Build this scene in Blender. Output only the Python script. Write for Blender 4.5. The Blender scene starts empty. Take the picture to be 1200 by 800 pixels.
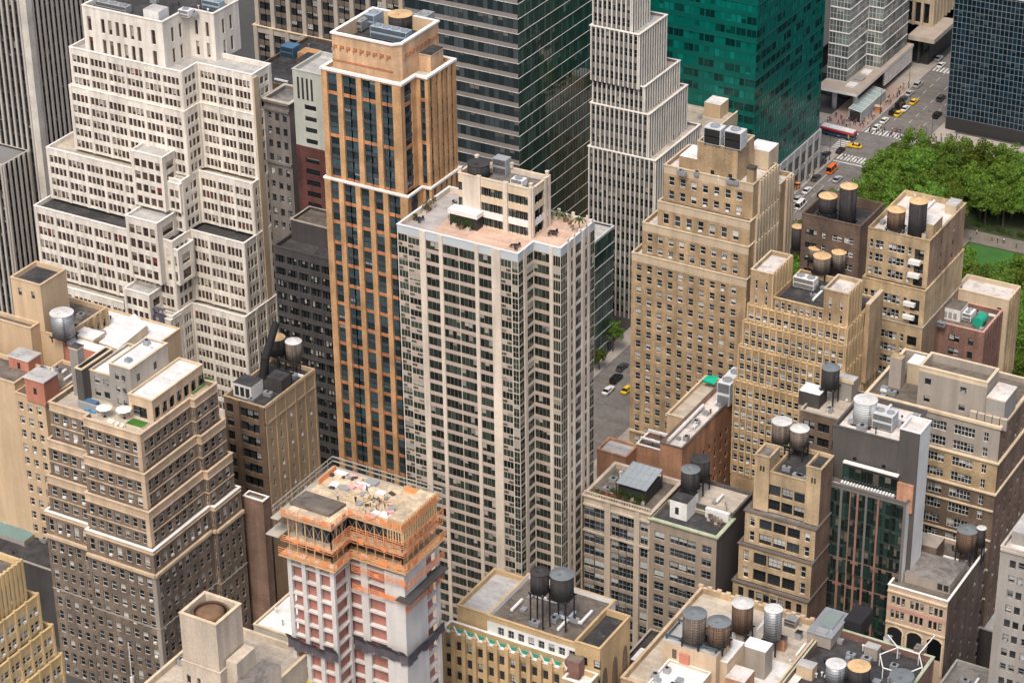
import bpy, math, random
import numpy as np
from mathutils import Vector, Matrix
R = random.Random(7)
rad = math.radians
scene = bpy.context.scene
COL = scene.collection

# ------------------------------------------------------------------ camera (on a high observation deck)
FPX = 2946.0
PITCH, ROLL, HEAD = rad(28.64), rad(-.79), rad(30.23)
CAMZ = 320.0
_d = Vector((-math.sin(HEAD)*math.cos(PITCH), math.cos(HEAD)*math.cos(PITCH), -math.sin(PITCH)))
_r0 = Vector((math.cos(HEAD), math.sin(HEAD), 0)); _u0 = _r0.cross(_d)
_r = _r0*math.cos(ROLL)+_u0*math.sin(ROLL); _u = -_r0*math.sin(ROLL)+_u0*math.cos(ROLL)
cam = bpy.data.objects.new('camera', bpy.data.cameras.new('camera')); COL.objects.link(cam)
cam.matrix_world = Matrix(((_r.x,_u.x,-_d.x,0),(_r.y,_u.y,-_d.y,0),(_r.z,_u.z,-_d.z,CAMZ),(0,0,0,1)))
cam.data.sensor_fit = 'HORIZONTAL'; cam.data.sensor_width = 36; cam.data.lens = FPX/1200*36
cam.data.clip_start = 1; cam.data.clip_end = 6000
scene.camera = cam

# surveying helpers: where the sight line through a photo point meets a level or a plane
def P(px, py, z):
    v = _d+_r*((px-600)/FPX)-_u*((py-400)/FPX); t = (z-CAMZ)/v.z
    return Vector((v.x*t, v.y*t, z))
def atx(px, py, x):
    v = _d+_r*((px-600)/FPX)-_u*((py-400)/FPX); t = x/v.x
    return Vector((x, v.y*t, CAMZ+v.z*t))
def aty(px, py, y):
    v = _d+_r*((px-600)/FPX)-_u*((py-400)/FPX); t = y/v.y
    return Vector((v.x*t, y, CAMZ+v.z*t))
def X(px, y, z):
    c = FPX*_r-(px-600)*_d; return -(c.y*y+c.z*(z-CAMZ))/c.x
def Y(px, x, z):
    c = FPX*_r-(px-600)*_d; return -(c.x*x+c.z*(z-CAMZ))/c.y
def Z(py, x, y):
    c = FPX*_u+(py-400)*_d; return CAMZ-(c.x*x+c.y*y)/c.z
def ppm(p):
    return FPX/((Vector(p)-Vector((0,0,CAMZ))).dot(_d))
def notch(A, z, pxW, pxN1, pxE, pxN2):
    """outline with a re-entrant corner on its south-east, walked from the front corner A"""
    xW = X(pxW, A.y, z); yN1 = Y(pxN1, A.x, z); xE = X(pxE, yN1, z); yN2 = Y(pxN2, xE, z)
    return [(xW,A.y),(A.x,A.y),(A.x,yN1),(xE,yN1),(xE,yN2),(xW,yN2)]
def rect(x0, y0, x1, y1): return [(x0,y0),(x1,y0),(x1,y1),(x0,y1)]
def offset(poly, d):
    """grow (d>0) or shrink a counter-clockwise outline"""
    out = []; n = len(poly)
    for i in range(n):
        a, b, c = Vector(poly[i-1]), Vector(poly[i]), Vector(poly[(i+1) % n])
        e1 = (b-a).normalized(); e2 = (c-b).normalized()
        n1 = Vector((e1.y,-e1.x)); n2 = Vector((e2.y,-e2.x))
        k = (n1+n2)/(1+n1.dot(n2)); out.append(tuple(b+k*d))
    return out
def grow(poly, w, s, e, n):
    x0 = min(p[0] for p in poly); x1 = max(p[0] for p in poly); y0 = min(p[1] for p in poly); y1 = max(p[1] for p in poly)
    return rect(x0-w, y0-s, x1+e, y1+n)

# ------------------------------------------------------------------ materials
MATS = {}
def newmat(name):
    m = bpy.data.materials.new(name); m.use_nodes = True
    nt = m.node_tree; b = nt.nodes['Principled BSDF']; return m, nt, b
def N(nt, t, **k):
    n = nt.nodes.new(t)
    for a, v in k.items():
        if a == 'ins':
            for i, q in v.items(): n.inputs[i].default_value = q
        else: setattr(n, a, v)
    return n
def surf(name, col, rough=.9, var=.22, scale=.5, streak=.18, spot=0, spotcol=(.05,.05,.05), metal=0, bump=0, grain=0, spec=.3, seam=0, sx=.55):
    """weathered surface: broad tone drift, fine grain, rain streaks down walls, optional blotches"""
    if name in MATS: return MATS[name]
    m, nt, b = newmat(name); L = nt.links.new
    tc = N(nt,'ShaderNodeTexCoord')
    n1 = N(nt,'ShaderNodeTexNoise', ins={'Scale':scale*.35,'Detail':4.0}); L(tc.outputs['Object'], n1.inputs['Vector'])
    n2 = N(nt,'ShaderNodeTexNoise', ins={'Scale':scale*5,'Detail':3.0}); L(tc.outputs['Object'], n2.inputs['Vector'])
    mp = N(nt,'ShaderNodeMapping'); mp.inputs['Scale'].default_value = (sx,sx,.05); L(tc.outputs['Object'], mp.inputs['Vector'])
    n3 = N(nt,'ShaderNodeTexNoise', ins={'Scale':1.0,'Detail':3.0}); L(mp.outputs[0], n3.inputs['Vector'])
    def rng(src, lo, hi, f0=.3, f1=.7):
        r = N(nt,'ShaderNodeMapRange', ins={'From Min':f0,'From Max':f1,'To Min':lo,'To Max':hi}); L(src, r.inputs['Value']); return r.outputs[0]
    a = rng(n1.outputs['Fac'], 1-var, 1+var*.6); g = rng(n2.outputs['Fac'], 1-var*.5-grain, 1+var*.4+grain); s = rng(n3.outputs['Fac'], 1-streak*.75, 1+streak*.25)
    m1 = N(nt,'ShaderNodeMath', operation='MULTIPLY'); L(a, m1.inputs[0]); L(g, m1.inputs[1])
    m2 = N(nt,'ShaderNodeMath', operation='MULTIPLY'); L(m1.outputs[0], m2.inputs[0]); L(s, m2.inputs[1])
    mx = N(nt,'ShaderNodeMix', data_type='RGBA', blend_type='MULTIPLY'); mx.inputs[0].default_value = 1
    mx.inputs[6].default_value = (*col,1); L(m2.outputs[0], mx.inputs[7])
    out = mx.outputs[2]
    if spot:
        n4 = N(nt,'ShaderNodeTexNoise', ins={'Scale':scale*.6,'Detail':5.0,'Roughness':.65}); 
        mp2 = N(nt,'ShaderNodeMapping'); mp2.inputs['Location'].default_value = (31,17,5); L(tc.outputs['Object'], mp2.inputs['Vector']); L(mp2.outputs[0], n4.inputs['Vector'])
        f = rng(n4.outputs['Fac'], 0, spot, .52, .62)
        m3 = N(nt,'ShaderNodeMix', data_type='RGBA'); L(f, m3.inputs[0]); L(out, m3.inputs[6]); m3.inputs[7].default_value = (*spotcol,1); out = m3.outputs[2]
    if seam:   # lapped roofing sheets: lighter or darker joints, each sheet a slightly different age
        bt = N(nt,'ShaderNodeTexBrick', ins={'Scale':1.0,'Mortar Size':.035,'Brick Width':6.0,'Row Height':1.05,'Bias':0.0}); L(tc.outputs['Object'], bt.inputs['Vector'])
        bt.inputs['Color1'].default_value = (.86,.86,.86,1); bt.inputs['Color2'].default_value = (1.06,1.06,1.06,1); bt.inputs['Mortar'].default_value = (1-seam,1-seam,1-seam,1)
        m4 = N(nt,'ShaderNodeMix', data_type='RGBA', blend_type='MULTIPLY'); m4.inputs[0].default_value = 1; L(out, m4.inputs[6]); L(bt.outputs['Color'], m4.inputs[7]); out = m4.outputs[2]
        n5 = N(nt,'ShaderNodeTexNoise', ins={'Scale':.45,'Detail':6.0,'Roughness':.6,'Distortion':1.2}); L(mp2.outputs[0] if spot else tc.outputs['Object'], n5.inputs['Vector'])
        m5 = N(nt,'ShaderNodeMix', data_type='RGBA', blend_type='MULTIPLY'); m5.inputs[0].default_value = 1; L(out, m5.inputs[6]); L(rng(n5.outputs['Fac'], 1-seam*1.0, 1+seam*.2, .38, .56), m5.inputs[7]); out = m5.outputs[2]
    L(out, b.inputs['Base Color']); b.inputs['Roughness'].default_value = rough; b.inputs['Metallic'].default_value = metal
    b.inputs['Specular IOR Level'].default_value = spec
    if bump:
        bp = N(nt,'ShaderNodeBump', ins={'Strength':bump,'Distance':.2}); L(n2.outputs['Fac'], bp.inputs['Height']); L(bp.outputs[0], b.inputs['Normal'])
    MATS[name] = m; return m
def brick(name, col, col2, mortar, scale=1.0):
    if name in MATS: return MATS[name]
    m = surf(name, col, var=.28, streak=.42, scale=.6, spot=.35, spotcol=tuple(c*.72 for c in col))
    nt = m.node_tree; b = nt.nodes['Principled BSDF']; L = nt.links.new
    tc = [n for n in nt.nodes if n.type == 'TEX_COORD'][0]
    src = b.inputs['Base Color'].links[0].from_socket
    # courses of slightly different firing: noise stretched along the courses
    mp = N(nt,'ShaderNodeMapping'); mp.inputs['Scale'].default_value = (.9*scale,.9*scale,3.2*scale); L(tc.outputs['Object'], mp.inputs['Vector'])
    n = N(nt,'ShaderNodeTexNoise', ins={'Scale':1.6,'Detail':2.0}); L(mp.outputs[0], n.inputs['Vector'])
    r = N(nt,'ShaderNodeMapRange', ins={'From Min':.4,'From Max':.62}); L(n.outputs['Fac'], r.inputs['Value'])
    mx = N(nt,'ShaderNodeMix', data_type='RGBA', blend_type='MULTIPLY'); mx.inputs[0].default_value = 1; L(src, mx.inputs[6])
    m2 = N(nt,'ShaderNodeMix', data_type='RGBA'); L(r.outputs[0], m2.inputs[0]); m2.inputs[6].default_value = (1,1,1,1); m2.inputs[7].default_value = (*[c2/max(c,1e-3) for c,c2 in zip(col,col2)],1)
    L(m2.outputs[2], mx.inputs[7]); L(mx.outputs[2], b.inputs['Base Color'])
    return m
def glass(name, dark=(.012,.016,.02), mid=(.05,.06,.07), blind=(.62,.6,.54), pb=.55, rough=.06, coverage=.75, spec=.6, red=0, metal=0, jit=.0):
    """window pane: dark room, or a roller blind drawn to a height of its own in each window"""
    if name in MATS: return MATS[name]
    m, nt, b = newmat(name); L = nt.links.new
    oi = N(nt,'ShaderNodeObjectInfo'); ge = N(nt,'ShaderNodeNewGeometry'); uv = N(nt,'ShaderNodeUVMap')
    ad = N(nt,'ShaderNodeMath', operation='MULTIPLY_ADD'); L(oi.outputs['Random'], ad.inputs[0]); ad.inputs[1].default_value = 831.7; 
    m0 = N(nt,'ShaderNodeMath', operation='MULTIPLY'); L(ge.outputs['Random Per Island'], m0.inputs[0]); m0.inputs[1].default_value = 577.3
    L(m0.outputs[0], ad.inputs[2])
    wn = N(nt,'ShaderNodeTexWhiteNoise', noise_dimensions='1D'); L(ad.outputs[0], wn.inputs['W'])
    sp = N(nt,'ShaderNodeSeparateColor'); L(wn.outputs['Color'], sp.inputs[0])
    su = N(nt,'ShaderNodeSeparateXYZ'); L(uv.outputs[0], su.inputs[0])
    # blind depth: none for most of (1-pb), otherwise random
    bd = N(nt,'ShaderNodeMapRange', ins={'From Min':1-pb,'From Max':1.0,'To Min':0.0,'To Max':coverage}); L(sp.outputs[0], bd.inputs['Value'])
    iv = N(nt,'ShaderNodeMath', operation='SUBTRACT'); iv.inputs[0].default_value = 1.0; L(bd.outputs[0], iv.inputs[1])
    gt = N(nt,'ShaderNodeMath', operation='GREATER_THAN'); L(su.outputs['Y'], gt.inputs[0]); L(iv.outputs[0], gt.inputs[1])
    md = N(nt,'ShaderNodeMix', data_type='RGBA'); 
    pw = N(nt,'ShaderNodeMath', operation='POWER'); L(sp.outputs[1], pw.inputs[0]); pw.inputs[1].default_value = 1.8
    L(pw.outputs[0], md.inputs[0]); md.inputs[6].default_value = (*dark,1); md.inputs[7].default_value = (*mid,1)
    bc = N(nt,'ShaderNodeMix', data_type='RGBA'); L(sp.outputs[2], bc.inputs[0]); bc.inputs[6].default_value = (*blind,1); bc.inputs[7].default_value = (*[c*.45 for c in blind],1)
    bcol = bc.outputs[2]
    if red:
        rr = N(nt,'ShaderNodeMath', operation='LESS_THAN'); L(sp.outputs[1], rr.inputs[0]); rr.inputs[1].default_value = red
        rm = N(nt,'ShaderNodeMix', data_type='RGBA'); L(rr.outputs[0], rm.inputs[0]); L(bcol, rm.inputs[6]); rm.inputs[7].default_value = (.22,.035,.04,1); bcol = rm.outputs[2]
    mm = N(nt,'ShaderNodeMix', data_type='RGBA'); L(gt.outputs[0], mm.inputs[0]); L(md.outputs[2], mm.inputs[6]); L(bcol, mm.inputs[7])
    L(mm.outputs[2], b.inputs['Base Color']); b.inputs['Roughness'].default_value = rough; b.inputs['Specular IOR Level'].default_value = spec; b.inputs['Metallic'].default_value = metal
    if jit:   # panes of old glass never sit in one plane
        cb = N(nt,'ShaderNodeVectorMath', operation='SUBTRACT'); L(wn.outputs['Color'], cb.inputs[0]); cb.inputs[1].default_value = (.5,.5,.5)
        sc = N(nt,'ShaderNodeVectorMath', operation='SCALE'); L(cb.outputs[0], sc.inputs[0]); sc.inputs['Scale'].default_value = jit
        av = N(nt,'ShaderNodeVectorMath', operation='ADD'); L(ge.outputs['Normal'], av.inputs[0]); L(sc.outputs[0], av.inputs[1])
        nn = N(nt,'ShaderNodeVectorMath', operation='NORMALIZE'); L(av.outputs[0], nn.inputs[0]); L(nn.outputs[0], b.inputs['Normal'])
    MATS[name] = m; return m

# ------------------------------------------------------------------ mesh builder
class MB:
    def __init__(s): s.v = []; s.f = []; s.m = []; s.mats = []; s.smooth = set()
    def mi(s, mat):
        if mat not in s.mats: s.mats.append(mat)
        return s.mats.index(mat)
    def face(s, pts, mat):
        i = len(s.v); s.v.extend(tuple(p) for p in pts); s.f.append(tuple(range(i, i+len(pts)))); s.m.append(s.mi(mat))
    def box(s, x0, y0, z0, x1, y1, z1, mat, top=None, bottom=True):
        i = len(s.v); s.v += [(x0,y0,z0),(x1,y0,z0),(x1,y1,z0),(x0,y1,z0),(x0,y0,z1),(x1,y0,z1),(x1,y1,z1),(x0,y1,z1)]
        k = s.mi(mat); kt = s.mi(top) if top else k
        for q in ((0,1,5,4),(1,2,6,5),(2,3,7,6),(3,0,4,7)): s.f.append(tuple(i+a for a in q)); s.m.append(k)
        s.f.append((i+4,i+5,i+6,i+7)); s.m.append(kt)
        if bottom: s.f.append((i+3,i+2,i+1,i)); s.m.append(k)
    def obox(s, c, ang, w, d, z0, z1, mat, top=None):
        """box of width w and depth d about c, turned by ang"""
        ca, sa = math.cos(ang), math.sin(ang)
        q = [(c[0]+ca*a-sa*b, c[1]+sa*a+ca*b) for a, b in ((-w/2,-d/2),(w/2,-d/2),(w/2,d/2),(-w/2,d/2))]
        s.prism(q, z0, z1, mat, top)
    def prism(s, poly, z0, z1, mat, top=None):
        n = len(poly)
        for i in range(n):
            a, b = poly[i], poly[(i+1) % n]
            s.face([(a[0],a[1],z0),(b[0],b[1],z0),(b[0],b[1],z1),(a[0],a[1],z1)], mat)
        s.face([(p[0],p[1],z1) for p in poly], top or mat); s.face([(p[0],p[1],z0) for p in reversed(poly)], mat)
    def lathe(s, c, prof, mat, n=20, smooth=True):
        """prof: list of (radius, z) from bottom up"""
        i0 = len(s.v); k = s.mi(mat)
        for r, z in prof:
            for j in range(n):
                a = 2*math.pi*j/n; s.v.append((c[0]+r*math.cos(a), c[1]+r*math.sin(a), z))
        for q in range(len(prof)-1):
            for j in range(n):
                a = i0+q*n+j; b = i0+q*n+(j+1) % n
                if smooth: s.smooth.add(len(s.f))
                s.f.append((a, b, b+n, a+n)); s.m.append(k)
        s.f.append(tuple(i0+(len(prof)-1)*n+j for j in range(n))); s.m.append(k)
        s.f.append(tuple(i0+j for j in reversed(range(n)))); s.m.append(k)
    def tube(s, a, b, r, mat, n=6, r2=None):
        a = Vector(a); b = Vector(b); d = (b-a)
        if d.length < 1e-6: return
        d.normalize(); u = d.orthogonal().normalized(); w = d.cross(u); i0 = len(s.v); k = s.mi(mat); r2 = r if r2 is None else r2
        for p, rr in ((a,r),(b,r2)):
            for j in range(n):
                t = 2*math.pi*j/n; s.v.append(tuple(p+u*(rr*math.cos(t))+w*(rr*math.sin(t))))
        for j in range(n):
            s.f.append((i0+j, i0+(j+1) % n, i0+n+(j+1) % n, i0+n+j)); s.m.append(k)
        s.f.append(tuple(i0+n+j for j in range(n))); s.m.append(k); s.f.append(tuple(i0+j for j in reversed(range(n)))); s.m.append(k)
    def bar(s, a, b, t, mat):
        s.tube(a, b, t, mat, 4)
    def mesh(s, name, org=(0,0,0)):
        me = bpy.data.meshes.new(name)
        ox, oy, oz = org
        me.from_pydata([(x-ox,y-oy,z-oz) for x, y, z in s.v], [], s.f)
        for m in s.mats: me.materials.append(m)
        me.polygons.foreach_set('material_index', s.m)
        if s.smooth:
            sm = [i in s.smooth for i in range(len(s.f))]; me.polygons.foreach_set('use_smooth', sm)
        me.update(); return me
def tagit(o, label=None, cat=None, group=None, kind=None):
    if label: o['label'] = label
    if cat: o['category'] = cat
    if group: o['group'] = group
    if kind: o['kind'] = kind
    return o
def link(name, me, parent=None, loc=(0,0,0)):
    o = bpy.data.objects.new(name, me); COL.objects.link(o)
    if parent is not None: o.parent = parent
    o.location = loc; return o
class Thing:
    """an Empty at a thing's base; parts are meshes parented to it"""
    def __init__(s, name, label, cat, base, group=None, rot=0):
        s.o = link(name, None, None, base); s.o.empty_display_size = .5; s.o.rotation_euler = (0,0,rot); s.base = Vector(base) if rot == 0 else Vector((0,0,0))
        tagit(s.o, label, cat, group)
    def part(s, name, mb, parent=None, label=None):
        if not mb.f: return None
        o = link(name, mb.mesh(name, s.base), parent or s.o)
        if label: o['label'] = label
        return o
def solo(name, label, cat, mb, base, group=None):
    o = link(name, mb.mesh(name, base), None, base); return tagit(o, label, cat, group)
def copy_tree(o, parent=None):
    c = o.copy(); COL.objects.link(c)
    if parent is not None: c.parent = parent
    for ch in list(o.children): copy_tree(ch, c)
    return c

# ------------------------------------------------------------------ windows
WT = {}          # kind of window -> (glass, frame, panes across, panes up, frame width, sill material)
def wtype(name, g, fr, nx=1, nz=2, fw=.07, sill=None, fd=.05): WT[name] = (g, fr, nx, nz, fw, sill, fd)
_WM = {}
def win_geo(t, w, h, lite):
    g, fr, nx, nz, fw, sill, fd = WT[t]
    V = []; F = []; M = []; U = []
    def q(a, b, c, d, m, uv=((0,0),(1,0),(1,1),(0,1))):
        i = len(V); V.extend((a,b,c,d)); F.append((i,i+1,i+2,i+3)); M.append(m); U.extend(uv)
    q((0,0,0),(w,0,0),(w,0,h),(0,0,h),0)
    def bx(x0, z0, x1, z1, d, m):
        q((x0,-d,z0),(x1,-d,z0),(x1,-d,z1),(x0,-d,z1),m)
        if not lite or m == 2:
            q((x0,0,z1),(x0,-d,z1),(x1,-d,z1),(x1,0,z1),m)
            q((x0,0,z0),(x0,-d,z0),(x0,-d,z1),(x0,0,z1),m); q((x1,-d,z0),(x1,0,z0),(x1,0,z1),(x1,-d,z1),m)
        else:
            q((x0,0,z1),(x0,-d,z1),(x1,-d,z1),(x1,0,z1),m) if m == 2 else None
    if fw > 0:
        bx(0,0,fw,h,fd,1); bx(w-fw,0,w,h,fd,1); bx(fw,0,w-fw,fw,fd,1); bx(fw,h-fw,w-fw,h,fd,1)
        for i in range(1,nx): x = w*i/nx; bx(x-fw*.45,fw,x+fw*.45,h-fw,fd*.9,1)
        for i in range(1,nz): z = h*i/nz; bx(fw,z-fw*.5,w-fw,z+fw*.5,fd*.8,1)
    if t.endswith('_ac'): bx(w*.22,.04,w*.78,.50,.42,1)
    if t.endswith('_op'): bx(fw,h*.12,w-fw,h*.17,.1,1)
    if sill: bx(-.06,-.1,w+.06,-.002,.26,2)
    return np.array(V,float), F, M, U
def win_mesh(t, w, h):
    k = (t, round(w,2), round(h,2))
    if k not in _WM:
        V, F, M, U = win_geo(t, w, h, False); g, fr, nx, nz, fw, sill, fd = WT[t]
        me = bpy.data.meshes.new('window'); me.from_pydata(V.tolist(), [], F)
        me.materials.append(g); me.materials.append(fr)
        if sill: me.materials.append(sill)
        me.polygons.foreach_set('material_index', M)
        uv = me.uv_layers.new(name='UVMap'); uv.data.foreach_set('uv', [c for p in U for c in p]); me.update(); _WM[k] = me
    return _WM[k]
OCC = []         # (building, x0,y0,z0,x1,y1,z1) blocks that may hide windows of others
BLD = []

class Bld(Thing):
    def __init__(s, name, label, base, cat='building', group=None):
        super().__init__(name, label, cat, base, group); s.wins = []; BLD.append(s); s.label = label
    def occ(s, x0, y0, z0, x1, y1, z1): OCC.append((s, x0,y0,z0,x1,y1,z1))

def expand(st, L):
    """columns of a facade: explicit list or a repeated pattern, scaled to the length"""
    if 'cols' in st: cols = list(st['cols'])
    else:
        pat = st['pat']; per = sum(c[1] for c in pat); lead = st.get('lead', []); tail = st.get('tail', [])
        free = L-sum(c[1] for c in lead)-sum(c[1] for c in tail)-st.get('end', 0)
        n = max(1, int(round(free/per))); cols = list(lead)+list(pat)*n+([pat[0][:1]+(st['end'],)+tuple(pat[0][2:])] if st.get('end') else [])+list(tail)
    k = L/sum(c[1] for c in cols)
    return [(c[0], c[1]*k)+tuple(c[2:]) for c in cols]

def facade(B, mb, a, b, z0, z1, st):
    a = Vector(a); b = Vector(b); L = (b-a).length; u = (b-a)/L; n = Vector((u.y,-u.x)); ang = math.atan2(u.y, u.x)
    wm = st['wall']
    def pt(x, d, z): q = a+u*x+n*d; return (q.x, q.y, z)
    def quad(x0, x1, za, zb, d, m): mb.face([pt(x0,d,za),pt(x1,d,za),pt(x1,d,zb),pt(x0,d,zb)], m)
    def side(x, d0, d1, za, zb, m): mb.face([pt(x,d0,za),pt(x,d1,za),pt(x,d1,zb),pt(x,d0,zb)], m)
    def flat(x0, x1, d0, d1, z, m): mb.face([pt(x0,d0,z),pt(x1,d0,z),pt(x1,d1,z),pt(x0,d1,z)], m)
    if 'pat' not in st and 'cols' not in st:
        quad(0, L, z0, z1, 0, wm)
    else:
        top = st.get('top', 1.2); base = st.get('bottom', 0); sh = st['sh']; zt = z1-top; zb = z0+base
        nr = max(1, int(round((zt-zb)/sh))); sh = (zt-zb)/nr
        if st.get('rowlimit'): nr0 = max(0, nr-st['rowlimit'])
        else: nr0 = 0
        zs = zb+nr0*sh
        if zs > z0+1e-4: quad(0, L, z0, zs, 0, st.get('basemat', wm))
        if top > 1e-4: quad(0, L, zt, z1, 0, st.get('topmat', wm))
        rec = st.get('rec', .3); sd = st.get('sd', 0); s0 = st.get('sill', .3); s1 = st.get('head', .82)
        pd = st.get('pd', .3); pm = st.get('pier', wm); spm = st.get('spand', [wm]); wt = st.get('wt')
        if not isinstance(spm, (list,tuple)): spm = [spm]
        skip = st.get('skip', 0); k2 = st.get('runs')
        x = 0
        for ci, c in enumerate(expand(st, L)):
            k, w = c[0], c[1]; x1 = x+w
            if k == 'g': quad(x, x1, zs, zt, 0, c[2] if len(c) > 2 else wm)
            elif k == 'p':
                pdd = c[2] if len(c) > 2 else pd
                ptop = z1+st.get('ptop', -.02); quad(x, x1, zs-.02, ptop, pdd, pm); side(x, 0, pdd, zs-.02, ptop, pm); side(x1, pdd, 0, zs-.02, ptop, pm)
                flat(x, x1, pdd, 0, ptop, pm); quad(x, x1, zs, zt, 0, wm)
                if st.get('ptop', 0) > 0: mb.face([pt(x1,-.3,z1),pt(x,-.3,z1),pt(x,-.3,ptop),pt(x1,-.3,ptop)], pm); flat(x, x1, 0, -.3, ptop, pm); side(x,-.3,0,z1,ptop,pm); side(x1,0,-.3,z1,ptop,pm)
            elif k == 'w':
                t = c[2] if len(c) > 2 and c[2] else wt; a0 = c[3] if len(c) > 3 else s0; a1 = c[4] if len(c) > 4 else s1
                r_ = c[5] if len(c) > 5 and c[5] != 'sm' else rec; zp = zs
                if sd > 0: side(x, -sd, 0, zs, zt, wm); side(x1, 0, -sd, zs, zt, wm)
                for r in range(nr0, nr):
                    zi = zb+r*sh; zl = zi+a0*sh; zh = zi+a1*sh; sm = spm[r % len(spm)]
                    if skip and R.random() < skip: continue
                    if zl > zp: quad(x, x1, zp, zl, -sd, sm)
                    if st.get('small') and c[-1] == 'sm':      # small hopper pane set flush in the panel below, alternately left and right
                        o_ = 0 if (r+ci) % 2 else w*.5; q = a+u*(x+o_+.05)+n*.01; B.wins.append((q.x, q.y, zi+.03*sh, ang, w*.45, max(.2,(a0-.08)*sh), t, n.x, n.y))
                    side(x, -r_, -sd, zl, zh, wm); side(x1, -sd, -r_, zl, zh, wm)
                    flat(x, x1, -sd, -r_, zl, st.get('sillmat', sm)); mb.face([pt(x,-r_,zh),pt(x1,-r_,zh),pt(x1,-sd,zh),pt(x,-sd,zh)], wm)
                    if t+'_ac' in WT and not k2 and t == wt: kk = R.random(); tt = t+'_ac' if kk < .16 else (t+'_op' if kk < .30 else t)
                    elif k2 and random.Random((ci//k2[0])*7919+r*104729).random() < k2[1]: tt = k2[2]
                    else: tt = t
                    q = a+u*x-n*r_; B.wins.append((q.x, q.y, zl, ang, w, zh-zl, tt, n.x, n.y)); zp = zh
                if zt > zp: quad(x, x1, zp, zt, -sd, spm[0])
            x = x1
        for bt in st.get('belts', []):     # (rows between belts or list of z, height, depth, material)
            ev, bh, bd, bm = bt
            zz = [zb+r*sh for r in range(nr0, nr+1) if r % ev == 0] if isinstance(ev, int) else [z1-e for e in ev]
            for z in zz:
                if z-bh/2 < z0+.01 or z+bh/2 > z1+.3: continue
                za, zc = z-bh/2, z+bh/2
                quad(0, L, za, zc, bd, bm); flat(0, L, bd, 0, zc, bm); side(0, 0, bd, za, zc, bm); side(L, bd, 0, za, zc, bm); mb.face([pt(0,0,za),pt(L,0,za),pt(L,bd,za),pt(0,bd,za)], bm)
def dirkey(a, b):
    dx, dy = b[0]-a[0], b[1]-a[1]
    if abs(dx) > abs(dy): return 'S' if dx > 0 else 'N'
    return 'E' if dy > 0 else 'W'
def tier(B, poly, z0, z1, st, roof, cop=None, ph=1.0, pt=.35, lip=.12, copz=.22, roofname='roof', wallname='wall', hole=None, noroof=False):
    """one storey block of a building: walls, roof slab behind a parapet, coping"""
    mb = MB(); n = len(poly); cop = cop or st['wall']
    for i in range(n):
        a, b = poly[i], poly[(i+1) % n]; k = dirkey(a, b)
        s = st.get(k+str(i), st.get(k)) if k in st or (k+str(i)) in st else None
        if s is None: s = {'wall': st['wall']}
        facade(B, mb, a, b, z0, z1, dict({'wall': st['wall']}, **s))
    B.part(wallname, mb)
    xs = [p[0] for p in poly]; ys = [p[1] for p in poly]; B.occ(min(xs), min(ys), z0, max(xs), max(ys), z1)
    ins = offset(poly, -pt); zr = z1-ph
    if not noroof:
        rb = MB(); rb.face([(p[0],p[1],zr) for p in ins], roof); B.part(roofname, rb)
    pb = MB(); out = offset(poly, lip)
    for i in range(n):
        j = (i+1) % n
        pb.face([(out[i][0],out[i][1],z1),(out[j][0],out[j][1],z1),(out[j][0],out[j][1],z1+copz),(out[i][0],out[i][1],z1+copz)], cop)
        pb.face([(out[i][0],out[i][1],z1+copz),(out[j][0],out[j][1],z1+copz),(ins[j][0],ins[j][1],z1+copz),(ins[i][0],ins[i][1],z1+copz)], cop)
        pb.face([(ins[j][0],ins[j][1],zr),(ins[i][0],ins[i][1],zr),(ins[i][0],ins[i][1],z1+copz),(ins[j][0],ins[j][1],z1+copz)], st.get('inner', st['wall']))
        pb.face([(out[j][0],out[j][1],z1),(out[i][0],out[i][1],z1),(poly[i][0],poly[i][1],z1),(poly[j][0],poly[j][1],z1)], cop)
    B.part('parapet', pb)
    return zr
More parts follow.
